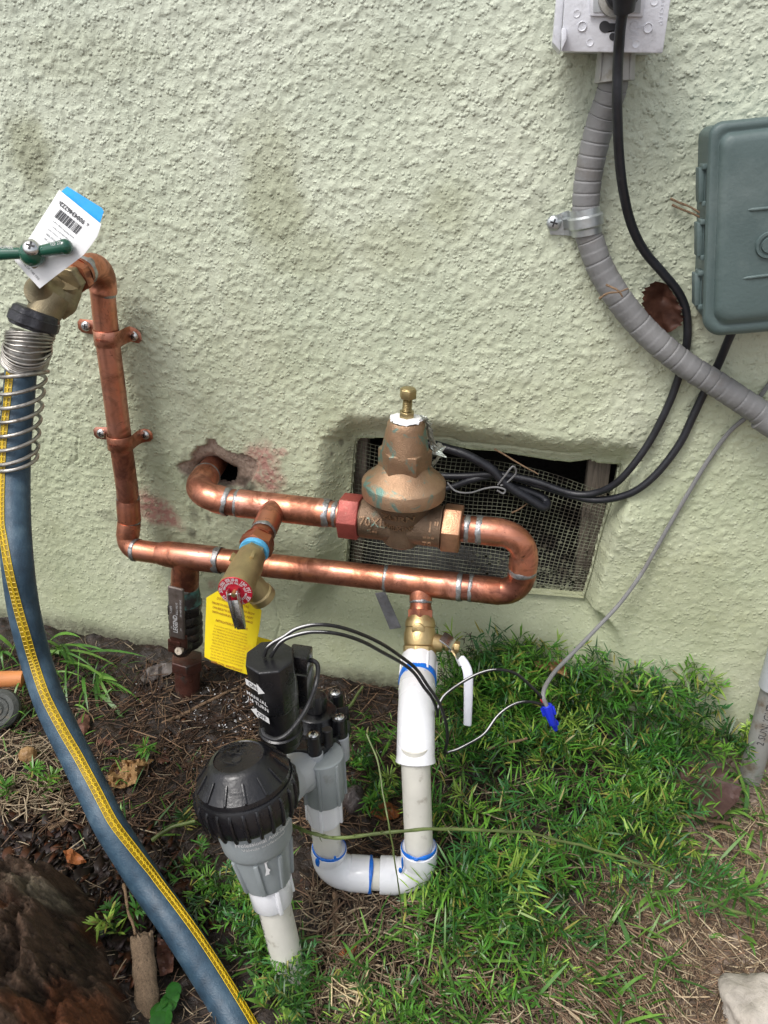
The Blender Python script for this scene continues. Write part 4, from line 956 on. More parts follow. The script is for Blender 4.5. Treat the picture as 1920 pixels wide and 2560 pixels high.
# blue drips
def drip(px, py, d, w, h):
    c = W(px, py, d); m = MB(); m.ball(c, 1, 14, 8, sc=(w, .0012, h)); m.build('cement_drip', MT['blue'], pv)
v1 = (W(1040, 2160, .29)-CAM).normalized()
drip(1001, 2176, dE+r2*.80, .0022, .0045); drip(1006, 2158, dE+r2*.78, .0013, .010)
drip(794, 2156, dL+r2*.72, .0028, .007); drip(808, 2150, dL+r2*.88, .0035, .0018); drip(1040, 2150, dE+r2*.95, .003, .0016); drip(838, 2146, dL+r2*.70, .0016, .004)
for (x_, y_, w_, h_) in ((1018, 1702, .003, .004), (1060, 1700, .0025, .0055), (1068, 1716, .0015, .004), (1030, 1694, .004, .0025)):
    c_ = W(x_, y_, .17+.005); v_ = (CAM-c_).normalized(); o_ = ad.cross(v_).normalized(); l_ = (c_-A1); t_ = l_.dot(ad); s_x = max(-.92, min(.92, l_.dot(o_)/ra)); c_ = A1+ad*t_+o_*s_x*ra+ad.cross(o_).normalized()*(-1 if ad.cross(o_).dot(v_) < 0 else 1)*ra*math.sqrt(1-s_x*s_x)*1.01; m = MB(); m.ball(c_, 1, 14, 8, sc=(w_, .0014, h_)); m.build('cement_drip', MT['blue'], pv)
# ================================================================== SPRINKLER VALVE
sv = thing('sprinkler_valve', W(806, 2040, dL), 'grey and black electric sprinkler control valve with octagonal black solenoid and chrome screws', 'sprinkler valve')
VA = W(812, 1985, dL-.010); VB = W(800, 1830, dL-.018); va = (VB-VA).normalized()
rl = RR(50, VA)
m = MB(); m.lathe(Z0, va, [(-.004, RR(41, Z0)), (0, RR(43, Z0)), (.030, RR(43, Z0)), (.031, RR(40, Z0))], 36); m.build('white_adapter', MT['pvc_white'], sv)
for a in (.1, 1.5, -1.4): 
    e = (OUTV*math.cos(a)+AX*math.sin(a)); e = (e-va*e.dot(va)).normalized(); m = MB(); m.box(Z0+va*.012+e*RR(43, Z0), va*.016, e*.002, va.cross(e)*.002); m.build('adapter_rib', MT['pvc_white'], sv, bevel=.0008)
m = MB(); hL = (VB-VA).length
m.lathe(VA, va, [(-.004, rl*.93), (-.003, rl*1.0), (.02, rl*1.03), (.052, rl*1.08), (.053, rl*1.0)], 44)
for k in range(7):
    a = k*.9-2.6; e = OUTV*math.cos(a)+AX*math.sin(a); e = (e-va*e.dot(va)).normalized(); m.box(VA+va*.024+e*rl*1.03, va*.026, e*.0022, va.cross(e)*.0018)
m.build('lower_body', MT['grey_plastic'], sv, bevel=.0008)
# screw posts, placed round the bonnet
posts = [(783, 1836, .312), (848, 1792, .272), (838, 1731, .225), (752, 1725, .235)]
cen = W(792, 1790, .262)
for i, (px, py, d) in enumerate(posts):
    p = W(px, py, d); r = RR(18, p); h = RR(55, p)
    m = MB(); m.lathe(p-va*h*1.05, va, [(-h*1.25, r*1.05), (-h*1.23, r*1.13), (0, r*1.2), (.0008, r*1.1)], 28); m.build('post_sleeve', MT['grey_light'], sv)
    m = MB(); m.lathe(p-va*h*1.05, va, [(0, r*1.05), (h*1.0, r*1.0), (h*1.03, r*.93)], 28); m.build('post', MT['black_gloss'], sv)
    screw(p-va*.001, (va+Vector((0, -.1, 0))), r*.72, sv, name='chrome_screw')
# body between the posts (grey) and black bonnet above it
def prism_poly(name, poly, z0, z1, mat, bevel=.002, parent=sv):
    m = MB(); m.slab([p+va*z0 for p in poly], va*(z1-z0)); return m.build(name, MT[mat], parent, bevel=bevel, bseg=3)
poly = [W(x, y, d)-va*.024 for x, y, d in [(783, 1840, .316), (815, 1818, .302), (850, 1796, .274), (846, 1750, .235), (790, 1720, .215), (735, 1730, .232), (706, 1790, .285), (720, 1835, .318)]]
prism_poly('upper_body', poly, -.043, -.016, 'grey_light'); prism_poly('bonnet', poly, -.0158, .004, 'black_gloss')
m = MB(); m.lathe(cen-va*.021, va, [(0, .037), (.006, .036), (.012, .030), (.020, .024), (.028, .022), (.030, .018)], 36); m.lathe(cen+va*.01, va, [(0, .012), (.016, .012), (.018, .009)], 20)
for k in range(9):
    a = k*.7; e = OUTV*math.cos(a)+AX*math.sin(a); m.box(cen-va*.008+e*.026, va*.012, e*.010, va.cross(e)*.0013)
m.build('bonnet_dome', MT['black_gloss'], sv, bevel=.0006)
for (px, py, d, r, h) in [(818, 1822, .30, 13, .020), (765, 1702, .29, 17, .03), (792, 1742, .27, 11, .02), (744, 1650, .325, 12, .012)]:
    p = W(px, py, d); m = MB(); m.lathe(p-va*h, va, [(0, RR(r, p)), (h*.95, RR(r, p)), (h, RR(r*.85, p))], 20); m.build('bonnet_stud', MT['black'], sv)
# solenoid
ST, SB = W(674, 1640, .345), W(706, 1842, .338); sa_ = (ST-SB).normalized(); rs = RR(64, ST); H = (ST-SB).length
m = MB(); m.lathe(ST, -sa_, [(0, rs*.80), (.0003, rs*.985), (.002, rs*1.0), (H*.52, rs*.97), (H*.54, rs*.90)], 8, ref=OUTV, a0=math.radians(5.5)); m.build('solenoid_housing', MT['black_gloss'], sv, bevel=.0016, bseg=3)
m = MB(); m.lathe(ST-sa_*H*.53, -sa_, [(0, rs*.88), (H*.33, rs*.84), (H*.34, rs*.92), (H*.42, rs*.92), (H*.43, rs*.80), (H*.52, rs*.78)], 40); m.build('solenoid_base', MT['black_gloss'], sv)
m = MB(); m.box(W(750, 1648, .325), AX*.010, up*.010, OUTV*.010); m.box(W(754, 1712, .30), AX*.010, up*.022, OUTV*.012); m.build('coil_bracket', MT['black_gloss'], sv, bevel=.002)
# label on the left front face
def face_fn(ai):
    a = math.radians(5.5)+ai*math.pi/4+math.pi/8
    N = (OUTV-sa_*OUTV.dot(sa_)).normalized(); axx = -sa_; B = axx.cross(N); n = N*math.cos(a)+B*math.sin(a); ap = rs*.985*math.cos(math.pi/8); t_ = axx.cross(n)
    return n, ap, t_
best = min(range(8), key=lambda i: abs((face_fn(i)[0].dot(AX))-(-.47))+(0 if face_fn(i)[0].dot(OUTV) > 0 else 9))
fn_, ap, ft = face_fn(best)
if ft.dot(AX) < 0: ft = -ft
def lab(txt, along_, size, mat, lift=.0006):
    m = MB(); text_on(m, txt, size, lambda uu, vv, w: ST-sa_*(along_-vv*.95-uu*0)+fn_*(ap+lift)+ft*(uu)-sa_*uu*.0, bold=.00008); m.build('print', MT[mat], sv)
lab('MANUAL', .036, .0068, 'white'); lab('1/4 TURN', .043, .0068, 'white')
def arrow(al, sgn, txt):
    c = ST-sa_*al+fn_*(ap+.0003); w_, h_ = .0125*sgn, .0048
    P = [(-w_, -h_*.75), (w_*.25, -h_*.75), (w_*.25, -h_*1.35), (w_, 0), (w_*.25, h_*1.35), (w_*.25, h_*.75), (-w_, h_*.75)]
    m = MB(); m.slab([c+ft*x+sa_*y for x, y in P], fn_*.0002); m.build('arrow_print', MT['white'], sv)
    m = MB(); text_on(m, txt, .0075, lambda uu, vv, w: c+ft*(uu-w_*.2)+sa_*vv+fn_*.0004, bold=.0001); m.build('print', MT['ink'], sv)
arrow(.022, 1, 'ON'); arrow(.057, -1, 'OFF')
# strap loop holding the bleed cap
lp = [W(758, 1652, .325), W(783, 1652, .325), W(795, 1668, .330), W(790, 1710, .345), W(772, 1760, .355), W(748, 1800, .368), W(718, 1835, .380), W(690, 1848, .384), W(663, 1838, .380), W(655, 1820, .376)]
m = MB(); m.tube(smooth_path(lp, 8), .0022, 10); m.build('retaining_strap', MT['black'], sv)
# ---- filter / regulator in front
fb = Gp(727, 2436); dB = -fb.y; dTt = dB-.030
def fax(y): k = (y-1944)/(2436-1944.); return W(609+(727-609)*k, y, dTt+(dB-dTt)*k)
fa = (fax(1944)-fax(2436)).normalized(); F0 = fax(1944); rF = RR(118, F0)
def ft_(y): return (fax(y)-F0).dot(fa)
fN = (Vector((0, -1, 0))-fa*(-fa.y)).normalized(); fB = fa.cross(fN)
flt = thing('filter_housing', fb, 'grey body with big ribbed black screw cap standing on its own white pipe in front', 'filter')
m = MB(); m.lathe(F0, fa, [(-.004, rF*1.0), (0, rF), (.003, rF*.985), (.012, rF*.80), (.020, rF*.66), (.0225, rF*.60), (.0235, rF*.53), (.0225, rF*.51), (.0225, 0)], 72)
fd = MB()
for k in range(14):
    a = 2*math.pi*k/14; e = fN*math.cos(a)+fB*math.sin(a); s_ = fa.cross(e)
    fd.box(F0+fa*.009+e*rF*.86, e*rF*.13+(-fa)*.0065, s_*.0012, fa*.0022+e*.0003)
cap = m.build('screw_cap', MT['black_gloss'], flt, sharp=28)
fd.build('cap_fins', MT['black_gloss'], flt, bevel=.0005)
tR = ft_(2020)
m = MB(); m.lathe(F0, fa, [(-.002, rF*1.03), (-.006, rF*1.07), (tR*.6, rF*1.06), (tR*.9, rF*1.02), (tR, rF*.97), (tR, rF*.85)], 72)
rg = m.build('cap_ring', MT['black_gloss'], flt)
for k in range(24):
    a = 2*math.pi*(k+.3)/24; e = fN*math.cos(a)+fB*math.sin(a); m = MB(); s_ = fa.cross(e)
    hh = abs(tR)*.47
    m.tube([F0+fa*(-.005)+e*rF*1.03, F0+fa*(-.008)+e*rF*1.08, F0+fa*(tR*.5)+e*rF*1.075, F0+fa*(tR*.85)+e*rF*1.04, F0+fa*(tR*1.03)+e*rF*.985], .0019, 8); m.build('grip_rib', MT['black_gloss'], flt)
# moulded writing on the cap
m = MB()
def captxt(txt, rad, size, a0, da):
    for i, ch in enumerate(txt):
        a = math.radians(a0-i*da); ce = F0+fa*.0226+(AX*math.cos(a)-(fN)*math.sin(a))*rad; tx = (AX*math.sin(a)+fN*math.cos(a)); ty = (AX*math.cos(a)-fN*math.sin(a))
        if ch != ' ': text_on(m, ch, size, lambda uu, vv, w, ce=ce, tx=tx, ty=ty: ce+tx*uu+ty*vv+fa*w, depth=.0005)
captxt('PROFESSIONAL FILTER', rF*.42, .0072, 168, 9); captxt('OPEN', rF*.20, .0075, 150, 30)
m.lathe(F0+fa*.0226+fN*.004, fa, [(0, .0042), (.0006, .0040)], 20); m.box(F0+fa*.0226-fN*.004, AX*.013, fa*.0005, fN*.0006); m.box(F0+fa*.0226+fN*.010, AX*.010, fa*.0005, fN*.0006)
m.build('moulded_letters', MT['black'], flt)
# grey body
yS, yG, yA = 2100, 2196, 2252
tS, tG, tA = ft_(yS), ft_(yG), ft_(yA); rs_, rg_ = RR(84, fax(yS)), RR(60, fax(yG))
m = MB(); m.lathe(F0, fa, [(tR+.004, RR(98, F0)), (tR-.012, RR(97, F0)), (tS+.004, rs_*1.05), (tS, rs_*1.0), (tS-.002, rs_*.93), (tG+.01, rg_*1.07), (tG+.001, rg_), (tG, rg_*.9)], 56); m.build('housing', MT['grey_plastic'], flt)
for k in range(8):
    a = k*math.pi/4+.25; e = fN*math.cos(a)+fB*math.sin(a); m = MB(); p0 = F0+fa*(tS-.003)+e*rs_*.93; p1 = F0+fa*(tG+.003)+e*rg_*1.03; m.box((p0+p1)/2, (p1-p0)/2, e*.0025, fa.cross(e)*.0022); m.build('housing_rib', MT['grey_plastic'], flt, bevel=.0008)
def ftxt(txt, a_px, y_t, size):
    a0 = a_px; R_ = RR(98, F0)+.0002
    m = MB(); text_on(m, txt, size, lambda uu, vv, w: F0+fa*(y_t+vv+.10*uu*0)+(fN*math.cos(a0+uu/R_)+fB*math.sin(a0+uu/R_))*(R_+.0006-max(0, (tR-.012-(y_t+vv)))*.30), bold=.00005); m.build('print', MT['white'], flt)
sg = 1 if fB.dot(AX) > 0 else -1
ftxt('Professional Anti-Siphon', .72*sg, tR-.010, .0058); ftxt('V\u00e1lvula profesional', .66*sg, tR-.0165, .0058); ftxt('Vanne professionnelle', .66*sg, tR-.023, .0058)
e = fN*math.cos(.62)+fB*math.sin(.62)*sg; s_ = fa.cross(e); s_ = s_ if s_.dot(AX) > 0 else -s_
c = F0+fa*((tS+tG)/2+.014)+e*(rs_*.93+.0008)
m = MB()
for q in ([(-.0028, .008), (.003, .011), (.003, .009), (-.001, .007), (-.001, .001), (.001, -.002), (-.0006, -.004), (-.0006, -.006), (-.0045, -.006), (-.0028, -.001)],): m.slab([c+s_*x+fa*y for x, y in q], e*.0004)
m.build('flow_arrow', MT['white'], flt)
m = MB(); ra_ = RR(51, fax(yA)); m.lathe(F0, fa, [(tG+.004, ra_*.98), (tG-.001, ra_*1.04), (tA+.002, ra_*1.02), (tA, ra_*.96)], 40); m.build('white_adapter', MT['pvc_white'], flt)
for a in (.75*sg, 2.2, -1.6):
    e = fN*math.cos(a)+fB*math.sin(a); m = MB(); m.box(F0+fa*(tG+tA)/2+e*ra_*1.03, fa*(tG-tA)*.5, e*.0022, fa.cross(e)*.0022); m.build('adapter_rib', MT['pvc_white'], flt, bevel=.0009)
rp_ = RR(40, fax(2350)); ep = fax(2436)-fa*.05
m = MB(); m.tube([F0+fa*(tA+.004), ep], rp_, 40); m.build('pipe', MT['pvc_pipe'], flt)
m = MB()
text_on(m, 'PVC-1120 SCH 40', .0085, lambda uu, vv, w: F0+fa*(tA-.030-uu)+(fN*math.cos(-.85*sg+sg*vv/rp_)+fB*math.sin(-.85*sg+sg*vv/rp_))*(rp_+.0003)); m.build('pipe_print', MT['ink'], flt)
m = MB(); m.lathe(fax(2436)-fa*.02, fa, [(0, rp_*1.35), (.018, rp_*1.32), (.021, rp_*1.28), (.018, rp_*1.12), (0, rp_*1.1)], 36); m.build('buried_coupling', simple('dirty_coupling', (.30, .29, .27), .5, 0, .4, 60, .001, dirt=(.02, .03, .12), dsc=60, dth=.5), flt)
# arm from filter to valve
q0 = F0+fa*(tR*.4)+(VB-F0).normalized()*rF*.6; q1 = W(790, 1900, .30)
P = smooth_path([F0+fa*tR*.7+ (q1-F0)*.30, W(715, 1955, .345), W(752, 1925, .325), q1], 8)
rr_ = [RR(72, F0)*.9+(RR(40, q1)-RR(72, F0)*.9)*(i/(len(P)-1))**1.5 for i in range(len(P))]
m = MB(); m.tube(P, rr_, 36); m.ball(W(755, 1935, .325), RR(46, q1), 28, 18); m.build('connecting_arm', MT['grey_light'], flt)

# ================================================================== WIRES
def wire(name, pts, r, mat, label, cat, n=8, stripe=None, seg=10, group=None, parent=None):
    P = smooth_path(pts, n)
    if parent is None and stripe: root = thing(name, pts[0], label, cat, group)
    m = MB(); m.tube(P, r, seg)
    if stripe:
        m.build('insulation', MT[mat], root); m = MB(); m.tube([p+Vector(stripe)*r*.62 for p in P], r*.52, 8); m.build('white_stripe', MT['white'], root); return root
    o = m.build(name, MT[mat], parent); 
    if not parent: tag(o, label, cat, group)
    return o
w1_ = [(661, 1640, .348), (667, 1622, .352), (683, 1607, .352), (710, 1592, .350), (742, 1572, .346), (788, 1562, .340), (842, 1566, .33), (902, 1585, .31), (955, 1610, .29), (1000, 1640, .27), (1040, 1672, .262), (1068, 1712, .262), (1097, 1756, .262), (1113, 1800, .26), (1119, 1845, .255), (1113, 1880, .25), (1128, 1878, .245), (1155, 1868, .24), (1209, 1836, .22), (1245, 1789, .20), (1282, 1762, .185), (1320, 1754, .175), (1360, 1762, .168)]
w2_ = [(678, 1642, .348), (684, 1630, .352), (702, 1606, .352), (732, 1590, .350), (781, 1580, .344), (842, 1584, .335), (902, 1602, .315), (955, 1630, .293), (1005, 1658, .272), (1035, 1682, .266), (1060, 1718, .264), (1080, 1745, .26), (1092, 1775, .25), (1094, 1790, .24), (1096, 1768, .235), (1112, 1738, .225), (1155, 1706, .205), (1202, 1682, .19), (1245, 1674, .18), (1289, 1684, .172), (1329, 1717, .168), (1362, 1752, .166)]
wire('valve_wire', [W(*p) for p in w1_], .00175, 'black', 'outer arching black and white striped wire that loops lowest beside the white pipe', 'wire', stripe=(-.2, -.5, .75), group='striped wires of the sprinkler valve')
wire('valve_wire', [W(*p) for p in w2_], .00175, 'black', 'inner striped wire arching beneath its twin and looping high behind the white lever', 'wire', stripe=(-.2, -.5, .75), group='striped wires of the sprinkler valve')
# blue wire connectors
def nutcap(p0, p1, r, label):
    p0 = W(*p0); p1 = W(*p1); a = (p1-p0); L = a.length; a.normalize(); r = RR(r, p0)
    t = thing('wire_connector', p0, label, 'wire connector', 'blue wire connectors')
    m = MB(); m.lathe(p0, a, [(0, r*.8), (.001, r), (L*.35, r*.95), (L*.5, r*.82), (L*.9, r*.6), (L, r*.45)], 20, rfun=lambda t_, an: 1+.05*math.cos(10*an)); m.build('shell', MT['blue_plastic'], t)
    for s_ in (-1, 1): m = MB(); e = a.cross(Vector((0, -1, 0))).normalized(); m.box(p0+a*L*.32+e*s_*r, a*L*.2, e*r*.3, Vector((0, .0008, 0))); m.build('wing', MT['blue_plastic'], t, bevel=.0004)
nutcap((1366, 1762, .166), (1382, 1812, .172), 13.5, 'upper blue wire connector where the striped wires meet the grey cable')
nutcap((1382, 1800, .162), (1390, 1826, .164), 9, 'lower blue wire connector peeping from the green leaves')
m = MB(); m.tube([W(1352, 1748, .166), W(1358, 1756, .167), W(1366, 1764, .167)], .0014, 8); o = m.build('red_wire_end', MT['red']); tag(o, 'short bare red wire end going into the upper blue connector', 'wire')
g = [(1960, 930, .006), (1925, 958, .006), (1895, 1000, .004), (1874, 1036, .006), (1823, 1080, .006), (1771, 1150, .006), (1725, 1225, .007), (1678, 1305, .008), (1640, 1372, .010), (1600, 1440, .015), (1550, 1508, .025), (1500, 1562, .045), (1458, 1606, .065), (1415, 1650, .095), (1385, 1682, .125), (1364, 1715, .150), (1358, 1740, .165), (1366, 1764, .168)]
wire('grey_cable', [W(*p) for p in g], .0026, 'conduit', 'thin grey cable running down the wall from behind the conduit to the blue connectors', 'cable')

# ================================================================== BLACK CORDS
c1 = [(1562, -30, .085), (1561, 10, .084), (1552, 60, .078), (1547, 120, .066), (1544, 180, .062), (1543, 262, .060), (1547, 374, .052), (1557, 470, .042), (1578, 560, .030), (1610, 626, .020), (1655, 680, .014), (1694, 727, .012), (1714, 772, .011), (1719, 826, .010), (1714, 878, .007), (1697, 941, .007), (1672, 1010, .009), (1630, 1094, .010), (1585, 1160, .012), (1540, 1208, .008), (1490, 1232, -.004), (1430, 1234, -.012), (1343, 1205, -.018), (1290, 1193, -.020), (1240, 1190, -.022), (1180, 1200, -.022), (1135, 1216, -.024), (1080, 1230, -.027), (1020, 1240, -.033)]
P = [W(*p) for p in c1]
pc_ = thing('black_power_cord', W(1560, 0, .08), 'thick black power cord plugged into the outlet and hanging down into the vent', 'cord')
PP = smooth_path(P, 8); n = len(PP)
rad = [RR(13.2, P[3]) if i < n*.35 else max(.0043, RR(13.2, P[3])-(i/n-.35)*.006) for i in range(n)]
m = MB(); m.tube(PP, rad, 18); m.build('cable', MT['rubber'], pc_)
pl = W(1561, 12, .083); m = MB(); m.lathe(pl, (W(1563, -50, .090)-pl), [(-.0055, .0060), (-.005, .0085), (.004, .0098), (.016, .0102), (.022, .0125), (.04, .0135)], 28); m.build('plug', MT['rubber'], pc_)
m = MB(); m.lathe(W(1556, -20, .070), (0, -1, 0), [(0, .0145), (.012, .0145), (.014, .012)], 28); m.box(W(1530, 4, .068), AX*.006, up*.008, OUTV*.004); m.build('plug_body', MT['rubber'], pc_, bevel=.0008)
c2 = [(1850, 800, .03), (1827, 837, .022), (1796, 910, .010), (1760, 982, .007), (1730, 1046, .008), (1700, 1108, .009), (1650, 1175, .011), (1600, 1220, .010), (1551, 1242, .004), (1493, 1250, -.006), (1440, 1242, -.012), (1389, 1226, -.017), (1343, 1212, -.021), (1308, 1200, -.024), (1270, 1190, -.018), (1225, 1186, -.020), (1170, 1190, -.026), (1110, 1190, -.028), (1050, 1185, -.033)]
wire('black_cable', [W(*p) for p in c2], .0045, 'rubber', 'black cable coming from under the grey box and crossing behind the conduit into the vent', 'cable', seg=16)
c3 = [(1040, 1100, -.033), (1117, 1121, -.024), (1170, 1139, -.018), (1225, 1170, -.016), (1255, 1200, -.014), (1290, 1228, -.012), (1330, 1252, -.012), (1358, 1268, -.014), (1366, 1256, -.024), (1350, 1240, -.028), (1310, 1225, -.028), (1262, 1212, -.028)]
wire('cable_loop', [W(*p) for p in c3], .0058, 'rubber', 'loop of thick black cable lying on the wire mesh beside the bronze valve', 'cable', seg=16)
wire('tie_wire', [W(*p) for p in [(1118, 1206, -.022), (1140, 1228, -.018), (1175, 1232, -.014), (1210, 1222, -.010), (1240, 1218, -.008), (1262, 1224, -.008), (1258, 1234, -.008), (1243, 1226, -.006)]], .0012, 'conduit', 'thin grey wire curling across the black cables in the vent', 'wire')
wire('tie_wire', [W(*p) for p in [(1245, 1212, -.010), (1262, 1190, -.006), (1282, 1166, -.006), (1290, 1182, -.010), (1270, 1204, -.010), (1252, 1214, -.009)]], .0012, 'conduit', 'twist of grey wire binding the black cables together', 'wire')

# ================================================================== CONDUIT
cp = [(1531, 190, .034), (1532, 215, .034), (1518, 260, .030), (1502, 305, .026), (1484, 374, .023), (1470, 448, .021), (1464, 523, .020), (1466, 565, .020), (1477, 605, .020), (1502, 672, .021), (1547, 747, .022), (1599, 812, .023), (1655, 866, .025), (1719, 916, .027), (1786, 957, .030), (1860, 1005, .032), (1920, 1045, .034), (1985, 1090, .036)]
cd_ = thing('flexible_conduit', W(1531, 200, .034), 'ribbed grey flexible conduit curving down from the outlet box to the right edge', 'conduit')
P = smooth_path([W(*p) for p in cp], 26); n = len(P); rc = RR(33.5, W(1470, 448, .02)); L = 0; rad = []
for i in range(n):
    if i: L += (P[i]-P[i-1]).length
    t_ = (L/.0115) % 1; rad.append(rc*(1+.035*(1-t_)-(.05 if t_ > .93 else 0)))
m = MB(); m.tube(P, rad, 28); m.build('ribbed_hose', MT['conduit'], cd_, sharp=60)
p0 = W(1541, 128, .036); p1 = W(1536, 205, .036); a = (p1-p0).normalized(); h = (p1-p0).length; rr0 = RR(50, p0)
m = MB(); m.lathe(p0, a, [(-.01, rr0*.88), (0, rr0*.92), (h*.98, rr0*1.0), (h, rr0*.96), (h, rr0*.7)], 12, rfun=lambda t_, an: 1); m.build('connector', MT['connector'], cd_, bevel=.0008)
for an in (-.9, -.1, .75): 
    e = Vector((0, -1, 0))*math.cos(an)+Vector((1, 0, 0))*math.sin(an); m = MB(); m.box(p0+a*h*.5+e*rr0*.95, a*h*.45, e*.0012, a.cross(e)*.0012); m.build('connector_rib', MT['connector'], cd_, bevel=.0004)
q = W(1905, 1040, .033); m = MB(); m.lathe(W(1900, 1040, .033), (W(1960, 1078, .036)-W(1900, 1040, .033)), [(0, rc*.9), (.001, rc*1.09), (.03, rc*1.1), (.031, rc)], 28); m.build('end_coupling', MT['conduit'], cd_)
# one-hole strap
cs = thing('conduit_strap', W(1440, 555, 0), 'galvanised one hole strap with a screw holding the grey conduit', 'pipe strap')
i0_ = min(range(n), key=lambda i: (P[i]-W(1465, 553, .02)).length); pc0 = P[i0_]; tt = (P[i0_+3]-P[i0_-3]).normalized(); sd_ = tt.cross(Vector((0, -1, 0))).normalized()
if sd_.x > 0: sd_ = -sd_       # towards the tab (left)
prof = [(W(1372, 556, .002)-pc0).dot(sd_)]
R1 = rc*1.05; base = -(.020-.003); pr = [(prof[0], base), (R1+.008, base), (R1+.002, base+.004), (R1, base+.010)]+[(R1*math.cos(x), R1*math.sin(x)) for x in np.linspace(0, math.pi*1.02, 14)]+[(-R1, base+.004)]
m = MB()
vs = []; hw = .0125; th = .0022; n_ = len(pr); sec = [(-1, 0), (-.52, .1), (-.36, 1.1), (.36, 1.1), (.52, .1), (1, 0)]
for i, (s_, o_) in enumerate(pr):
    q_ = pr[min(i+1, n_-1)]; p_ = pr[max(i-1, 0)]; nx, ny = (q_[1]-p_[1]), -(q_[0]-p_[0]); l_ = math.hypot(nx, ny) or 1; nx /= l_; ny /= l_
    fl_ = 0 if i < 2 else 1; w = hw*(.62 if i == 0 else .9 if i == 1 else 1)
    for x_, y_ in sec: vs.append(pc0+sd_*(s_+nx*(th*.5+th*y_*fl_))+Vector((0, -1, 0))*(o_+ny*(th*.5+th*y_*fl_))+tt*x_*w)
    for x_, y_ in sec[::-1]: vs.append(pc0+sd_*(s_)+Vector((0, -1, 0))*(o_)+tt*x_*w)
k_ = 12; fs = [(i*k_+j, i*k_+(j+1) % k_, (i+1)*k_+(j+1) % k_, (i+1)*k_+j) for i in range(n_-1) for j in range(k_)]+[tuple(range(k_)), tuple((n_-1)*k_+j for j in range(k_))]
m.add(vs, fs); m.build('strap', MT['galv'], cs, sharp=22)
screw(W(1385, 557, .008), (-.05, -1, .1), .0078, cs, 'galv')

# ================================================================== OUTLET BOX
ob = thing('outlet_box', W(1530, 130, .02), 'pale grey outdoor outlet box with plugged in cord at the top edge', 'outlet')
def quad(px, d0, d1, name, mat, parent, bevel=.001, bseg=2):
    m = MB(); A = [W(x, y, d1) for x, y in px]; B = [Vector((p.x, -d0, p.z)) for p in A]; n = len(A)
    m.add(A+B, [tuple(range(n)), tuple(range(n, 2*n))[::-1]]+[(i, (i+1) % n, n+(i+1) % n, n+i) for i in range(n)]); return m.build(name, MT[mat], parent, bevel=bevel, bseg=bseg)
quad([(1420, -140), (1660, -140), (1645, 126), (1412, 120)], .0, .058, 'back_box', 'plate', ob, .002)
quad([(1420, -140), (1698, -140), (1657, 133), (1402, 129)], .0600, .0640, 'cover_plate', 'plate', ob, .0012)
quad([(1403, -140), (1421, -140), (1401, 130), (1381, 106)], .020, .0585, 'side_flange', 'plate', ob, .001)
quad([(1404, 70), (1417, 72), (1417, 97), (1403, 129)], .0645, .0745, 'hinge_lug', 'plate', ob, .0008)
quad([(1476, -60), (1615, -60), (1608, 42), (1475, 40)], .0645, .0675, 'receptacle_frame', 'plate', ob, .0008)
quad([(1484, -60), (1606, -60), (1601, 33), (1483, 31)], .0680, .0684, 'receptacle_recess', 'grey_light', ob, .0002)
m = MB(); m.lathe(W(1545, -12, .0686), (0, -1, 0), [(0, .0165), (.003, .0160), (.0035, .015)], 40); m.build('receptacle_face', MT['connector'], ob)
def disc_at(px, py, r, d, h, name, mat, parent=ob, hollow=False):
    p = W(px, py, d); r = RR(r, p); m = MB()
    m.lathe(p, (0, -1, 0), [(0, r), (h*.8, r), (h, r*.88)]+([(h*.3, r*.70), (h*.3, 0)] if hollow else [(h, 0)]), 28); return m.build(name, MT[mat], parent)
disc_at(1455, 66, 11.5, .0641, .0012, 'plate_screw', 'plate', hollow=True); disc_at(1620, 70, 11.5, .0641, .0012, 'plate_screw', 'plate', hollow=True)
for x, y, r in ((1442, 34, 9), (1475, 106, 9), (1590, 110, 9.5), (1636, 3, 10)): disc_at(x, y, r, .0641, .0004, 'moulding_mark', 'plate', hollow=True)
def hole(pts, name='keyhole'):
    m = MB(); m.slab([W(x, y, .0643) for x, y in pts], (0, -.0002, 0)); m.build(name, MT['ink'], ob)
kc = [(1512+14*math.cos(a), 67+15*math.sin(a)) for a in np.linspace(math.radians(40), math.radians(300), 14)]
hole(kc+[(1524, 58), (1560, 59), (1560, 76), (1522, 77)]); hole([(1532+9*math.cos(a), 92+10*math.sin(a)) for a in np.linspace(0, 6.0, 16)])
def ptxt(txt, px, py, size, rot=0):
    p = W(px, py, .0642); m = MB(); sz = RR(size, p); c_, s_ = math.cos(rot), math.sin(rot); X_ = Vector((1, 0, -.03)); Z_ = Vector((.0, 0, 1))
    text_on(m, txt, sz, lambda uu, vv, w: p+X_*(uu*c_-vv*s_)+Z_*(uu*s_+vv*c_)+Vector((0, -w, 0)), depth=.00025); m.build('embossed_letters', MT['plate'], ob)
ptxt('UL', 1585, 66, 15); ptxt('LISTED', 1584, 85, 9); ptxt('601F', 1583, 96, 9); ptxt('US', 1601, 68, 8)
p = W(1585, 66, .0642); m = MB(); m.tube([p+Vector((math.cos(a)*RR(11, p), 0, math.sin(a)*RR(11, p))) for a in np.linspace(0, 2*math.pi, 25)[:-1]], .0003, 6, closed=True); m.build('mark_ring', MT['plate'], ob)
for i, ch in enumerate('LISTEDRECEPT'): ptxt(ch, 1664-i*1.2, -60+i*10.4, 11, -1.45)
ptxt('Q', 1653, 57, 12)

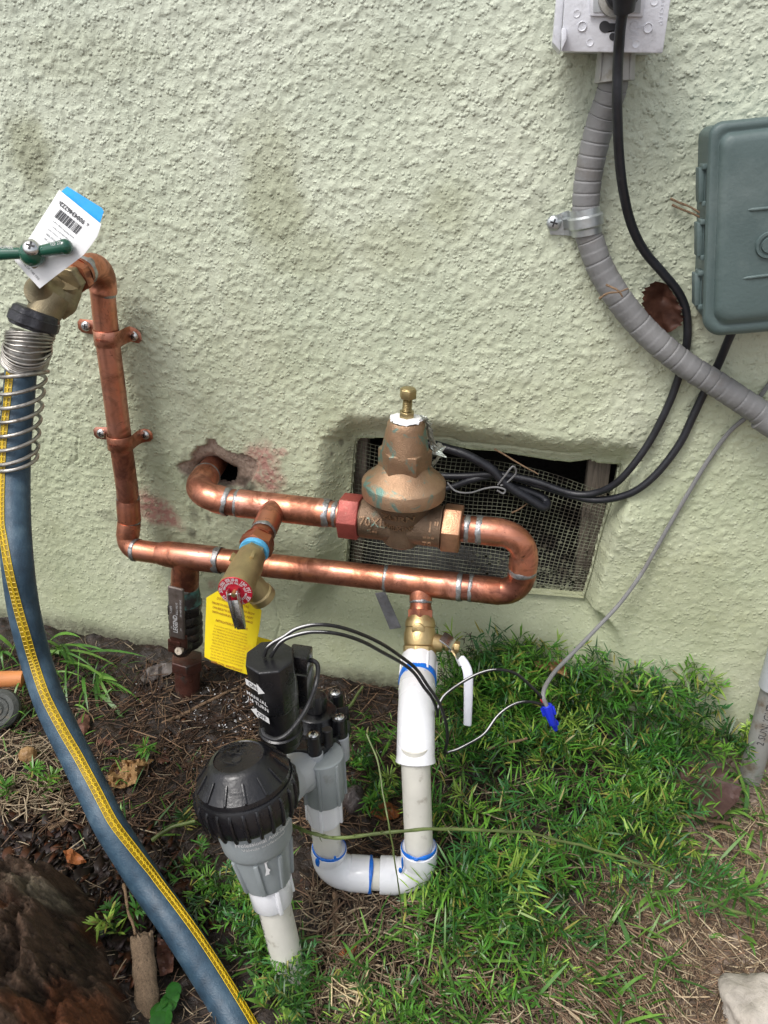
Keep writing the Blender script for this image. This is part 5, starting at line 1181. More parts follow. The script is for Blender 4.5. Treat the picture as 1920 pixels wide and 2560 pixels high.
# ================================================================== GREY GREEN BOX ON THE RIGHT
jb = thing('junction_box', W(1900, 835, .03), 'large grey green plastic utility box with rounded lid cut off by the right edge', 'utility box')
def rrect(c, r, n=8):
    out = []; m_ = len(c)
    for i in range(m_):
        a = Vector(c[i-1]); b = Vector(c[i]); d = Vector(c[(i+1) % m_]); out += [tuple(p) for p in bend(a.to_3d(), b.to_3d(), d.to_3d(), r, n)[1:-1]]
    return [(p[0], p[1]) for p in out]
C4 = [(1771, 306), (2150, 268), (2130, 812), (1754, 842)]
def inset(k): cx_, cy_ = 1950, 560; return [(x+(k if x < cx_ else -k), y+(k if y < cy_ else -k)) for x, y in C4]
def layered(steps, name, mat, parent, rad=44):
    rings = [[W(x, y, dd) for x, y in rrect(inset(k), max(8, rad-k*.3))] for k, dd in steps]; n = len(rings[0]); m = MB(); vs = [p for r_ in rings for p in r_]
    fs = [(i*n+j, i*n+(j+1) % n, (i+1)*n+(j+1) % n, (i+1)*n+j) for i in range(len(rings)-1) for j in range(n)]+[tuple((len(rings)-1)*n+j for j in range(n))]
    m.add(vs, fs); return m.build(name, MT[mat], parent, sharp=50)
layered([(6, .062), (2, .064), (0, .068), (0, .080), (3, .084), (8, .0865), (20, .0870), (24, .0860), (28, .0862), (34, .0905), (42, .0930), (56, .0940), (120, .0942)], 'lid', 'box_grey', jb)
m = MB(); o_ = rrect(inset(12), 36); A = [W(x, y, .066) for x, y in o_]; m.add(A+[Vector((p.x, -.0, p.z)) for p in A], [(i, (i+1) % len(A), len(A)+(i+1) % len(A), len(A)+i) for i in range(len(A))]); m.build('back_box', MT['box_grey'], jb)
for (x, y0, y1) in ((1754, 414, 508), (1750, 552, 643), (1744, 680, 766)):
    h = quad([(x-7, y0+6), (x+7, y0+6), (x+6, y1-4), (x-7, y1)], .058, .074, 'hinge', 'box_grey', jb, .0008)
    for yy in (y0, y1-2):
        m = MB(); m.box(W(x+8, yy+3, .074)+Vector((0, .006, 0)), Vector((RR(7, W(x, yy, .07)), 0, 0)), Vector((0, .008, 0)), Vector((0, 0, RR(6, W(x, yy, .07))))); m.build('knuckle', MT['box_grey'], h, bevel=.0008)
    m = MB(); m.tube([W(x+9, y0+8, .072), W(x+7, y1-6, .072)], RR(3.2, W(x, y0, .07)), 10); m.build('hinge_pin', MT['box_grey'], h)
p = W(1923, 612, .0945); m = MB(); m.lathe(p, (0, -1, 0), [(0, RR(33, p)), (.0022, RR(31, p)), (.0022, RR(25, p)), (.0006, RR(23, p)), (.0006, RR(20, p)), (.003, RR(18, p)), (.003, 0)], 40); m.build('lock_boss', MT['box_grey'], jb)
for (x0, y0, x1, y1) in ((1868, 525, 1990, 514), (1856, 696, 1990, 680)):
    m = MB(); m.tube(smooth_path([W(x0, y0, .0938), W((x0+x1)/2, (y0+y1)/2, .0945), W(x1, y1, .095)], 4), [.0004]+[.0016]*7+[.0022], 10); m.build('lid_ridge', MT['box_grey'], jb)

# ================================================================== GARDEN TAP
sp = thing('garden_tap', W(120, 800, .09), 'weathered brass garden tap with green lever handle at the left edge', 'tap')
T0 = e2+dsp*.024
m = MB(); m.hexa(T0, dsp, .011, rR*1.22, ch=.08, a0=.3); m.build('hexagon', MT['brass_old'], sp, bevel=.0008)
Tc = W(152, 752, .112); tc_ = (Tc-T0).normalized()
m = MB(); P = smooth_path([T0+dsp*.009, T0.lerp(Tc, .5), Tc, W(132, 768, .118)], 6)
m.tube(P, [rR*1.0+(rR*.16)*math.sin(min(1, i/(len(P)-1)*1.2)*math.pi/2) for i in range(len(P))], 36); m.ball(Tc+Vector((.0, 0, 0)), rR*1.22, 30, 20, sc=(1, 1, 1))
m.build('tap_body', MT['brass_old'], sp)
# outlet to hose
O0, O1 = W(133, 745, .120), W(98, 800, .135); od = (O1-O0).normalized(); ro = RR(44, O0)
m = MB(); m.lathe(O0-od*.004, od, [(0, ro*.98), (.008, ro*.97), ((O1-O0).length, ro*.90), ((O1-O0).length+.008, ro*.92)], 36); m.build('outlet', MT['brass_old'], sp)
# bonnet toward the handle
Hc_ = W(80, 632, .168); B0 = W(118, 742, .118); ha = (Hc_-B0).normalized()
m = MB(); m.lathe(B0, ha, [(0, ro*.95), (.008, ro*1.1), (.013, ro*1.1), (.016, ro*.9), (.024, ro*.55), (.05, ro*.28), ((Hc_-B0).length, ro*.24)], 32); m.build('bonnet', MT['brass_old'], sp)
# handle: hub and two lobed arms
hz = (Hc_-W(84, 660, .155)).normalized(); rh = RR(31, Hc_)
hub = Hc_
m = MB(); m.ball(hub-hz*.002, rh*1.0, 28, 18)
def harm(a, b, r0, r1, r2):
    P = smooth_path([a, a.lerp(b, .35), a.lerp(b, .7), b], 6); n = len(P); m.tube(P, [r0+(r1-r0)*(i/(n-1))**1.4 for i in range(n)], 24); m.ball(b, r1*1.0, 22, 14)
harm(hub, W(163, 617, .168), RR(13, hub), RR(19, hub), 0); harm(hub, W(-50, 636, .168), RR(13, hub), RR(20, hub), 0)
m.build('handle', MT['green_enamel'], sp)
screw(hub+hz*rh*.80, (hz+Vector((0, -.35, .1))), RR(20.5, hub), sp)
def hprint(txt, a, b, size):
    A = W(*a); B = W(*b); d_ = (B-A).normalized(); u_ = d_.cross(Vector((0, 1, 0))).normalized(); u_ = u_ if u_.z > 0 else -u_; v_ = Vector((0, -.55, .83))
    m = MB(); text_on(m, txt, RR(size, A), lambda uu, vv, w: (A+B)/2+d_*uu+v_*0+u_*vv, bold=.00004); m.build('print', MT['white'], sp)
hprint('NSF 372', (122, 612, .182), (158, 606, .186), 11); hprint('LEADFREE', (-20, 618, .186), (38, 619, .184), 11)
# tag on the tap
tt_ = thing('price_tag', W(150, 480, .12), 'white and blue card tag with barcode hanging on the garden tap', 'tag')
def tagf(x, y, dd=0.):
    k = ((x-150)*.55+(y-600)*.83)/140.; return W(x, y, .156+.022*k-.014*k*k+dd)
sheet('card', [(148, 475), (253, 560), (243, 590), (229, 610), (210, 635), (187, 653), (140, 688), (99, 720), (65, 684), (36, 650), (52, 625), (76, 590), (104, 545), (125, 512)], tagf, 'paper', tt_)
sheet('card_strip', [(154, 478), (168, 466), (255, 520), (259, 528), (250, 556)], lambda x, y: tagf(x, y, -.0012), 'paper_blue', tt_)
RT = math.atan2(560-475, 253-148)         # baseline angle; text upside down
def tprint(txt, x, y, size, mat='ink', bold=0.):
    m = MB(); c_, s_ = math.cos(RT), math.sin(RT)
    text_on(m, txt, size, lambda uu, vv, w: tagf(x-uu*c_+vv*s_*-1, y-uu*s_+vv*c_, .0009), bold=bold); m.build('print', MT[mat], tt_)
tprint('9004346222', 181, 532, 15.5, bold=.35); tprint('6', 150, 506, 11, bold=.2); tprint('6', 219, 561, 11, bold=.2)
c_, s_ = math.cos(RT), math.sin(RT); m = MB(); x_ = -35.
while x_ < 35:
    w_ = random.choice((1.2, 1.8, 2.8)); a0_, a1_ = x_, min(35, x_+w_); 
    m.add([tagf(170+u*c_-v*s_, 554+u*s_+v*c_, .0009) for u, v in ((a0_, -12), (a1_, -12), (a1_, 12), (a0_, 12))], [(0, 1, 2, 3)]); x_ += w_+random.choice((1.2, 1.7, 2.4))
m.build('barcode', MT['ink'], tt_)
for i, t_ in enumerate(['www.P65Warnings.ca.gov', 'Reproductive Harm', 'Warning - Cancer and', '3/4 MIP  HOSE BIBB', '10/2021  FHT 300']): tprint(t_, 158-i*7.2, 574+i*9.0, 6.6)
m = MB(); c2_, s2_ = math.cos(math.radians(47)), math.sin(math.radians(47)); text_on(m, 'REMOVAL OF THIS TAG', 7.5, lambda uu, vv, w: tagf(70-uu*c2_*-1-vv*s2_*-1, 670+uu*s2_-vv*c2_, .0009)); m.build('print', MT['ink'], tt_)

# ================================================================== GARDEN HOSE AND SPRING
hose = thing('garden_hose', W(600, 2560, .47), 'blue garden hose with a yellow braided stripe sweeping down the left side', 'garden hose')
N0_ = W(97, 800, .135)
hpts = [(60, 905, 37), (53, 925, 37), (46, 1011, 37), (39, 1101, 37), (36, 1200, 37), (37, 1300, 37.5), (43, 1400, 38), (54, 1490, 38.5), (67, 1560, 39), (90, 1650, 39.5), (119, 1741, 40), (153, 1818, 40.5), (190, 1892, 41), (232, 1976, 42), (273, 2060, 43), (320, 2136, 43.5), (368, 2211, 44), (420, 2284, 45), (470, 2357, 46), (528, 2449, 47), (588, 2550, 48.5), (650, 2660, 50)]
RH = RR(37, W(60, 905, .15))
def HP(px, py, pr): v = ray(px, py); return CAM+v*(RH*FPX/pr)
hp_ = [HP(p[0], p[1], p[2]*float(np.interp(p[1], [1400, 1650, 2600], [1, .92, .86]))) for p in hpts]; HPs = smooth_path(hp_, 8)
m = MB(); m.tube(HPs, RH, 36); 
def hose_mat():
    M = Mat('blue_hose'); n = M.noise(60, 5); c = M.ramp(n, [(.3, (.022, .045, .072)), (.55, (.038, .078, .12)), (.75, (.075, .125, .17))])
    M.set(color=c, rough=M.gray(M.noise(90, 4), .3, .7, .38, .56), normal=M.bump(M.noise(420, 3, .6, M.coord((1, 1, 2.2))), .0007, .7), coat=0.); return M.m
MT['hose'] = hose_mat(); m.build('hose_wall', MT['hose'], hose)
MT['stripe'] = simple('yellow_translucent_stripe', (.30, .20, .012), .35, 0, .3, 60, .0002); MT['yarn'] = simple('yellow_braid', (.72, .50, .02), .4, 0, .1, 80, .0003)
# stripe: a band that wanders over the surface towards the viewer
fr = [(0, .18), (.12, .13), (.25, .10), (.34, .30), (.40, .39), (.50, .43), (.60, .56), (.70, .62), (.78, .80), (.90, .86), (1, .88)]
def sfrac(t_): return float(np.interp(t_, [a for a, b in fr], [b for a, b in fr]))
n = len(HPs); band = []; 
for i, p in enumerate(HPs):
    T_ = (HPs[min(i+1, n-1)]-HPs[max(i-1, 0)]).normalized(); vw = (CAM-p); vw = (vw-T_*vw.dot(T_)).normalized(); S_ = T_.cross(vw).normalized()
    if S_.dot(RGT) < 0: S_ = -S_
    py = PJ(p)[1]; tt2 = (py-905)/(2560-905.); u = sfrac(min(1, max(0, tt2)))
    a = math.asin(max(-.95, min(.95, 2*u-1))); band.append((p, vw, S_, a))
m = MB(); vs = []; K = 7; hwid = .28
for p, vw, S_, a in band:
    for k in range(K):
        b = a+(k/(K-1)-.5)*2*hwid; vs.append(p+(vw*math.cos(b)+S_*math.sin(b))*(RH+.0002))
m.add(vs, [(i*K+k, i*K+k+1, (i+1)*K+k+1, (i+1)*K+k) for i in range(n-1) for k in range(K-1)]); m.build('yellow_stripe', MT['stripe'], hose)
# braid: honeycomb of yarns on the stripe
m = MB(); L = 0; SL = [0]
for i in range(1, n): SL.append(SL[-1]+(HPs[i]-HPs[i-1]).length)
def onb(s_, f):
    i = int(np.clip(np.searchsorted(SL, s_)-1, 0, n-2)); k = (s_-SL[i])/max(1e-6, SL[i+1]-SL[i])
    q0_, q1_ = band[i], band[i+1]; a = q0_[3]*(1-k)+q1_[3]*k+f*hwid; p = q0_[0].lerp(q1_[0], k); vw = q0_[1].lerp(q1_[1], k).normalized(); S_ = q0_[2].lerp(q1_[2], k).normalized()
    return p+(vw*math.cos(a)+S_*math.sin(a))*(RH+.0006)
step = .0052; s_ = 0
while s_ < SL[-1]-step:
    for x0, x1 in ((-.95, -.2), (.2, .95)): m.tube([onb(s_+step*.25*0, x0), onb(s_, x1)], .00045, 4, False)
    m.tube([onb(s_, -.2), onb(s_+step*.5, 0)], .0006, 4, False); m.tube([onb(s_, .2), onb(s_+step*.5, 0)], .0006, 4, False)
    m.tube([onb(s_+step*.5, 0), onb(s_+step, -.2)], .0006, 4, False); m.tube([onb(s_+step*.5, 0), onb(s_+step, .2)], .0006, 4, False)
    m.tube([onb(s_, -.95), onb(s_+step, -.95)], .0004, 4, False); m.tube([onb(s_, .95), onb(s_+step, .95)], .0004, 4, False)
    s_ += step
o = m.build('yellow_braid', MT['yarn'], hose, merge=False); tag(o, kind='stuff')
# coupling nut
CN0, CN1 = W(94, 775, .133), W(76, 835, .142); cn = (CN1-CN0).normalized(); rcn = RR(57, CN0)
m = MB(); m.lathe(CN0, cn, [(0, rcn*.88), (.002, rcn*.97), (.007, rcn*.99), (.008, rcn*1.05), (.017, rcn*1.05), (.018, rcn*.99), (.021, rcn*.95)], 40, rfun=lambda t_, an: 1+.045*math.cos(8*an)*(1 if .001 < t_ < .02 else 0)); m.build('coupling_nut', simple('black_coupling', (.035, .035, .042), .33, .3, .4, 60, .0008), hose)
# spring guard
spg = thing('hose_spring', W(60, 1160, .17), 'steel coil spring guard wrapped round the top of the blue hose', 'spring')
axp = [CN1-cn*.002, W(72, 870, .150), HP(63, 905, 37), HPs[8], HPs[14], HPs[20], HPs[28], HPs[34]]
AXs = smooth_path([CN1-cn*.001, W(70, 868, .150), HP(60, 908, 37), HP(53, 935, 37), HP(46, 1011, 37), HP(41, 1080, 37), HP(38, 1165, 37)], 24)
SA = [0]
for i in range(1, len(AXs)): SA.append(SA[-1]+(AXs[i]-AXs[i-1]).length)
def axat(s_):
    i = int(np.clip(np.searchsorted(SA, s_)-1, 0, len(AXs)-2)); k = (s_-SA[i])/max(1e-6, SA[i+1]-SA[i]); return AXs[i].lerp(AXs[i+1], k), (AXs[i+1]-AXs[i]).normalized()
tight = 13; sT = (HP(60, 903, 37)-AXs[0]).length; pts = []; rads = []
wr = sT/25.5
tot = 21.2; Lend = SA[-1]
for i in range(int(tot*28)):
    t_ = i/28.
    if t_ < tight: s_ = t_/tight*sT; r_ = rcn*(.94+.03*math.sin(t_))
    else:
        k = (t_-tight)/(tot-tight); k2 = k if k < .92 else k; s_ = sT+(Lend-sT)*min(1, k*1.06-.06*k*k*0); r_ = RR(55-10*k, W(60, 905, .15))
        if k > .88: s_ = sT+(Lend-sT)*(.88*1.06)+(k-.88)*(Lend-sT)*.35
    p, T_ = axat(min(s_, Lend)); N_ = (Vector((0, -1, 0))-T_*(-T_.y)).normalized(); B_ = T_.cross(N_); a = 2*math.pi*t_
    pts.append(p+(N_*math.cos(a)+B_*math.sin(a))*r_+T_*r_*(.30 if t_ < tight else .30+.25*min(1, (t_-tight)*.5))*math.cos(a)+RGT*(.002 if t_ > tight else 0)); rads.append(wr if t_ < tight else max(.0021, wr*(1-(t_-tight)*.5)))
m = MB(); m.tube(pts, rads, 10); m.build('coil', MT['spring'], spg)
m = MB(); m.lathe(CN1, cn, [(0, rcn*.84), (sT*.98, rcn*.84)], 28); m.build('ferrule', MT['spring'], hose)
# ================================================================== GROUND THINGS
def noisy_solid(m, seed, amp, sc):
    for i, v in enumerate(m.v):
        p = Vector(v); n = mnoise.noise_vector(p*sc+Vector((seed, 0, 0))); m.v[i] = tuple(p+n*amp)
# grey drain pipe at right edge
gp_ = thing('grey_pipe', Gp(1862, 1950), 'pale grey plastic pipe leaning at the right edge with dark print along it', 'plastic pipe')
a_, b_ = W(1956, 1640, .045), Gp(1866, 1975, -.02); r_ = RR(25, Gp(1880, 1850)); dd_ = (a_-b_).normalized()
m = MB(); m.tube([b_, a_], r_, 32); m.build('pipe', MT['conduit'] if False else simple('grey_pvc', (.27, .27, .255), .5, 0, .15, 40, .0004, dirt=(.15, .12, .09), dsc=40, dth=.5), gp_)
m = MB(); m.tube([W(1934, 1718, .05), a_+dd_*.05], r_*1.22, 32); m.build('collar', MT['grey_light'], gp_)
m = MB(); 
vN = (CAM-a_).normalized(); vN = (vN-dd_*vN.dot(dd_)).normalized(); vS = dd_.cross(vN)
text_on(m, '2 SUNLIGHT R', .012, lambda uu, vv, w: W(1880, 1850, .06)*0+(b_+(a_-b_)*.58)+dd_*uu+(vN*math.cos(.15-vv/r_)-vS*math.sin(.15-vv/r_)*(-1 if vS.dot(RGT) > 0 else 1))*(r_+.0004)); m.build('pipe_print', MT['ink'], gp_)
# terracotta stake, rubber disc
tc = thing('orange_stake', Gp(20, 1710), 'orange brown round stake end sticking in from the left edge behind the hose', 'stake')
m = MB(); p0, p1 = Gp(-80, 1700, .012), Gp(58, 1698, .012); m.tube([p0, p0.lerp(p1, .5), p1, p1+(p1-p0).normalized()*.0005], [RR(21, p1)]*3+[RR(17, p1)], 24); m.build('stake', MT['terracotta'], tc)
dc_ = thing('rubber_disc', Gp(0, 1800), 'dirty dark grey ribbed rubber disc half out of the left edge', 'disc')
c = Gp(-6, 1775, .022); ax_ = Vector((.25, -.75, .75)).normalized(); R_ = RR(52, c)
m = MB(); m.lathe(c-ax_*.014, ax_, [(0, R_*.9), (.006, R_), (.014, R_*.98), (.019, R_*.80), (.0195, R_*.62), (.018, R_*.58), (.0195, R_*.54), (.0205, R_*.40), (.019, R_*.36), (.021, R_*.30), (.015, R_*.2), (.015, 0)], 48); m.build('disc', MT['grime_disc'], dc_)
# stones
def stone(c, rx, ry, rz, mat, label, seed, name='stone', cat='stone', amp=.22):
    m = MB(); m.ball((0, 0, 0), 1, 44, 30)
    out = []
    for v in m.v:
        p = Vector(v); n = 1+amp*mnoise.fractal(p*1.5+Vector((seed, 0, 0)), 1, 2, 4)+.05*mnoise.noise(p*7+Vector((0, seed, 0))); p = p*n; out.append((c.x+p.x*rx, c.y+p.y*ry, c.z+p.z*rz))
    m.v = out; o = m.build(name, MT[mat], None, sharp=180); return tag(o, label, cat)
stone(Gp(1905, 2535, .012), .040, .036, .028, 'stone', 'large pale rounded stone in the lower right corner', 3.1)
MT['wetrock'] = simple('wet_dark_rock', (.07, .055, .052), .35, 0, .45, 50, .002, 200, dirt=(.22, .2, .19), dsc=110, dth=.6)
stone(Gp(886, 2005, .010), .017, .016, .022, 'wetrock', 'dark wet rock with white specks behind the white plastic adapter', 8.2, 'rock', 'rock')
stone(Gp(690, 1762, .004), .010, .008, .007, 'stone', 'small pale pebble below the yellow tag', 5.5, 'pebble', 'pebble')
stone(Gp(720, 1725, .003), .008, .007, .006, 'wetrock', 'small dark pebble near the wall below the yellow tag', 6.5, 'pebble', 'pebble')
stone(Gp(69, 1888, .012), .0115, .0105, .011, 'leaf_brown', 'round tan seed pod left of the hose', 2.5, 'seed_pod', 'seed pod', .12)
# wood stake
ws = thing('wood_piece', Gp(371, 2535), 'short weathered greyish wooden stake standing beside the hose in the lower left', 'wood')
MT['wood_stake'] = wood_mat('split_wood', (.05, .033, .02), (.21, .145, .09), (240, 240, 22))
a_, b_ = Gp(354, 2340, .045), Gp(373, 2545, -.01); r_ = RR(27, a_); ax_ = (b_-a_).normalized()
m = MB(); prf = []
for i in range(22): prf.append((i/21*(b_-a_).length, r_*(1+.05*math.sin(i*.9))))
m.lathe(a_, ax_, [(-.001, r_*.8)]+prf, 34, rfun=lambda t_, an: 1+.10*mnoise.noise(Vector((math.cos(an)*3.2, math.sin(an)*3.2, t_*8)))-.14*max(0, mnoise.noise(Vector((an*5.5, 3, t_*4))))); 
for i in range(34): x, y, z = m.v[i]; q = Vector((x, y, z))-ax_*.006*mnoise.noise(Vector((i*.6, 1, 4))); m.v[i] = tuple(q); q2 = Vector(m.v[34+i])-ax_*.007*mnoise.noise(Vector((i*.6, 1, 4))); m.v[34+i] = tuple(q2)
m.build('stake', MT['wood_stake'], ws, sharp=28)
# old stump in the corner: bark covered heightfield with its own thickness
def stump():
    nx_, ny_ = 260, 240; x0, x1, y0, y1 = -.86, -.245, -.86, -.385
    xx = np.linspace(x0, x1, nx_); yy = np.linspace(y0, y1, ny_); A, B = np.meshgrid(xx, yy)
    cA, cB = -.53, -.66; ang = np.arctan2(B-cB, A-cA); rad = np.hypot((A-cA)/.315, (B-cB)/.265)
    rad = rad*(1+.10*np.sin(ang*3+1)+.16*(fbm(ang*2.4+9, ang*0+2, 5, 3)-.5))
    top = 1-sstep(.66, 1.02, rad)
    u = A*.86+B*.5; v = -A*.5+B*.86                       # bark runs diagonally
    rid = np.abs(fbm(u*34, v*22, 61, 5, .6)-.5)*3; fine = fbm(u*170, v*120, 71, 5, .75)
    lump = fbm(A*16, B*16, 91, 3)
    H = ground_z(A, B)+(.085*top-.030*(1-top))+top*(.034*(lump-.4)+.040*(rid-.35)+.020*(fine-.5)+.03*np.clip(.6-rad, 0, 1))
    pale = sstep(.52, .66, fbm(A*22, B*22, 101, 4)+.55*sstep(.10, -.10, (A-cA)+.8*(B-cB)+.05)-.18)
    red = sstep(.55, .68, fbm(A*26+4, B*26, 111, 3)); crev = sstep(.30, .04, rid)
    base = np.array([.105, .068, .047]); C_ = base*(1+1.2*(fine-.5))[..., None]+0*A[..., None]
    C_ = C_*(1-red[..., None])+red[..., None]*np.array([.17, .065, .03]); C_ = C_*(1-pale[..., None]*.8)+pale[..., None]*.8*np.array([.42, .37, .28])*(0.6+.8*fine[..., None])
    C_ = C_*(1-.6*crev[..., None])
    I = np.arange(nx_*ny_).reshape(ny_, nx_); q = np.stack([I[:-1, :-1], I[:-1, 1:], I[1:, 1:], I[1:, :-1]], -1).reshape(-1, 4)
    keep = (rad.reshape(-1)[q].min(1) < 1.10); q = q[keep]
    o = np_mesh('tree_stump', np.stack([A, B, H], -1).reshape(-1, 3), q.ravel(), np.full(len(q), 4), MT['bark'], C_.reshape(-1, 3), smooth=True)
    tag(o, 'old rotting tree stump with dark reddish bark filling the lower left corner', 'stump')
Mb = Mat('bark'); at_ = Mb.node('ShaderNodeAttribute'); at_.attribute_name = 'Col'; nn_ = Mb.noise(240, 9, .75, Mb.coord((1, 1, .5)), .6)
Mb.set(color=Mb.mix(1., at_.outputs[0], Mb.ramp(nn_, [(.3, (.4, .4, .4)), (.7, (1.7, 1.6, 1.5))]), 'MULTIPLY'), rough=.6, spec=.3, normal=Mb.bump(nn_, .004, .9, Mb.bump(Mb.noise(55, 6, .65, Mb.coord((1, 1.8, .6)), 1.0), .012, .9))); MT['bark'] = Mb.m
stump()

# ---- dead leaves --------------------------------------------------
def leaf(px, fn, mat, label, name='dead_leaf', cat='leaf', curl=.006, seed=0, vein=None, off=.004):
    cx_ = sum(p[0] for p in px)/len(px); cy_ = sum(p[1] for p in px)/len(px)
    dense = []
    n = len(px)
    for i in range(n):
        a, b = px[i], px[(i+1) % n]
        for k in range(3):
            t_ = k/3; x = a[0]+(b[0]-a[0])*t_; y = a[1]+(b[1]-a[1])*t_; j = 1+.13*mnoise.noise(Vector((x*.35+seed, y*.35, 1))); dense.append((cx_+(x-cx_)*j, cy_+(y-cy_)*j))
    def f(x, y):
        h = off+curl*(.8*mnoise.noise(Vector((x*.022+seed, y*.022, 3)))+.9*mnoise.noise(Vector((x*.06+seed, y*.06, 7)))+.35*mnoise.noise(Vector((x*.13+seed, y*.13, 7)))+.35); return fn(x, y, h)
    o = sheet(name, dense, f, mat, None, st=5, th=.0006)
    return tag(o, label, cat)
gfn = lambda x, y, h: Gp(x, y, max(.0015, h))
def zz(ox, oy, k, pts): return [(ox+k*x, oy+k*y) for x, y in pts]
def folded_leaf(mid, left, right, fn, mat, label, dm, dl, dr, seed=0, name='dead_leaf'):
    "leaf blade folded along its midrib; serrated rims"
    n = 22; K = 7; me = bpy.data.meshes.new(name); bm = bmesh.new()
    def res(p): P = smooth_path([Vector((x, y, 0)) for x, y in p], 12); return [P[int(i/(n-1)*(len(P)-1))] for i in range(n)]
    M_, L_, R_ = res(mid), res(left), res(right); rows = []
    for i in range(n):
        row = []
        for k in range(-K, K+1):
            t = abs(k)/K; E_ = L_[i] if k < 0 else R_[i]; j = 1+(.07*(1 if i % 2 else -1)+.12*mnoise.noise(Vector((i*.5+seed, k*.1, 2))) if abs(k) == K else .04*mnoise.noise(Vector((i*.4+seed, 3, 2))))*(0 if i in (0, n-1) else 1)
            p = M_[i].lerp(E_, t*j); d = dm+((dl if k < 0 else dr)-dm)*t+.0035*mnoise.noise(Vector((i*.22+seed, k*.25, 5)))-.0012*math.sin(i*1.3+t*2.5)*t
            row.append(bm.verts.new(fn(p.x, p.y, d)))
        rows.append(row)
    for i in range(n-1):
        for k in range(2*K): bm.faces.new((rows[i][k], rows[i][k+1], rows[i+1][k+1], rows[i+1][k]))
    bmesh.ops.solidify(bm, geom=bm.faces[:], thickness=.0006); bmesh.ops.recalc_face_normals(bm, faces=bm.faces); bm.to_mesh(me); bm.free()
    me.materials.append(MT[mat]); me.polygons.foreach_set('use_smooth', [True]*len(me.polygons)); me.set_sharp_from_angle(angle=math.radians(50))
    return tag(link_mesh(name, me), label, 'leaf')
folded_leaf([(1666, 832), (1657, 805), (1655, 770), (1657, 738), (1662, 708)], [(1655, 826), (1624, 800), (1607, 762), (1611, 726), (1638, 703)], [(1676, 830), (1702, 810), (1706, 782), (1694, 752), (1672, 716)], W, 'leaf_red', 'reddish brown dead leaf folded and wedged between the conduit and the black cord', .008, .022, .017, 2)
leaf(zz(0, 1560, .3014, [(890, 1290), (905, 1210), (930, 1170), (1010, 1120), (1100, 1135), (1180, 1115), (1270, 1130), (1210, 1200), (1150, 1240), (1120, 1320), (1050, 1350), (980, 1370), (910, 1340)]), gfn, 'leaf_brown', 'crumpled tan dead leaf lying on wet soil right of the hose', seed=1, curl=.016)
folded_leaf([(1842, 2005), (1815, 1985), (1785, 1960), (1752, 1935), (1712, 1905)], [(1800, 2045), (1760, 2035), (1725, 1990), (1705, 1955), (1700, 1920)], [(1850, 1990), (1850, 1960), (1818, 1935), (1800, 1905), (1745, 1895)], lambda x, y, h: Gp(x, y, h), 'leaf_pink', 'big purplish dead leaf on straw at the right below the wall', .034, .046, .044, 3)
leaf(zz(350, 1380, .3014, [(0, 1030), (60, 960), (160, 925), (270, 915), (292, 960), (250, 1010), (120, 1060), (30, 1098)]), gfn, 'leaf_grey', 'wet grey dead leaf beside the rusty pipe', seed=4, curl=.010)
leaf(zz(920, 1420, .3617, [(840, 870), (880, 880), (920, 960), (1000, 1050), (1095, 1120), (1060, 1180), (980, 1150), (900, 1170), (860, 1090), (815, 990)]), gfn, 'leaf_grey', 'torn grey brown leaf under the striped wires right of the white elbow', seed=6, curl=.012, off=.02)
leaf(zz(920, 1420, .3617, [(860, 1180), (930, 1150), (975, 1190), (960, 1260), (880, 1240)]), gfn, 'leaf_red', 'small dark brown leaf scrap below the white valve lever', seed=7, curl=.006, off=.02)
leaf(zz(920, 1420, .3617, [(1150, 480), (1210, 470), (1270, 485), (1340, 465), (1365, 510), (1385, 590), (1320, 560), (1260, 545), (1165, 515)]), lambda x, y, h: Gp(x, y+60, .10+h), 'leaf_brown', 'curled tan leaf caught in the top of the green plants by the wall', seed=8, curl=.016)
leaf(zz(700, 1980, .3014, [(480, 1335), (560, 1275), (640, 1265), (610, 1340), (530, 1395)]), gfn, 'leaf_orange', 'orange brown bark scrap among straw in front of the white pipe', 'bark_scrap', 'bark', seed=9)
leaf(zz(0, 2060, .3014, [(528, 225), (590, 205), (660, 250), (718, 315), (640, 338), (560, 320)]), gfn, 'leaf_orange', 'orange brown bark chip on dark mulch left of the hose', 'bark_scrap', 'bark', seed=10, off=.012)
leaf(zz(0, 1560, .3014, [(690, 740), (740, 760), (742, 850), (720, 900), (668, 945), (632, 860), (650, 790)]), gfn, 'leaf_red', 'wet dark red leaf touching the right side of the hose', seed=11, off=.008)
leaf(zz(700, 1980, .3014, [(740, 100), (800, 60), (900, 80), (1000, 140), (980, 210), (860, 235), (760, 190)]), gfn, 'leaf_orange', 'orange brown leaf between the two white upright pipes', seed=12, off=.006)
leaf(zz(0, 1560, .3014, [(800, 960), (860, 945), (940, 975), (900, 1010), (820, 1000)]), gfn, 'leaf_red', 'small dark red leaf above the crumpled tan leaf', seed=13)
leaf(zz(0, 1560, .3014, [(1290, 1130), (1370, 1050), (1410, 1140), (1340, 1160)]), gfn, 'leaf_red', 'small triangular dark leaf right of the crumpled tan leaf', seed=14)
leaf(zz(1420, 2060, .3014, [(250, 880), (310, 835), (365, 880), (340, 960), (280, 960)]), gfn, 'leaf_pink', 'small purplish leaf among grass near the bottom right', seed=15)
leaf(zz(1420, 2060, .3014, [(0, 560), (60, 560), (160, 700), (215, 760), (225, 860), (160, 850), (100, 720), (20, 680)]), gfn, 'leaf_grey', 'long grey wet leaf at the lower edge of the green plants', seed=16)
leaf(zz(1000, 1900, .3617, [(490, 1500), (560, 1470), (615, 1520), (600, 1600), (530, 1620)]), gfn, 'leaf_orange', 'brown leaf scrap near the bottom edge in the middle', seed=17)
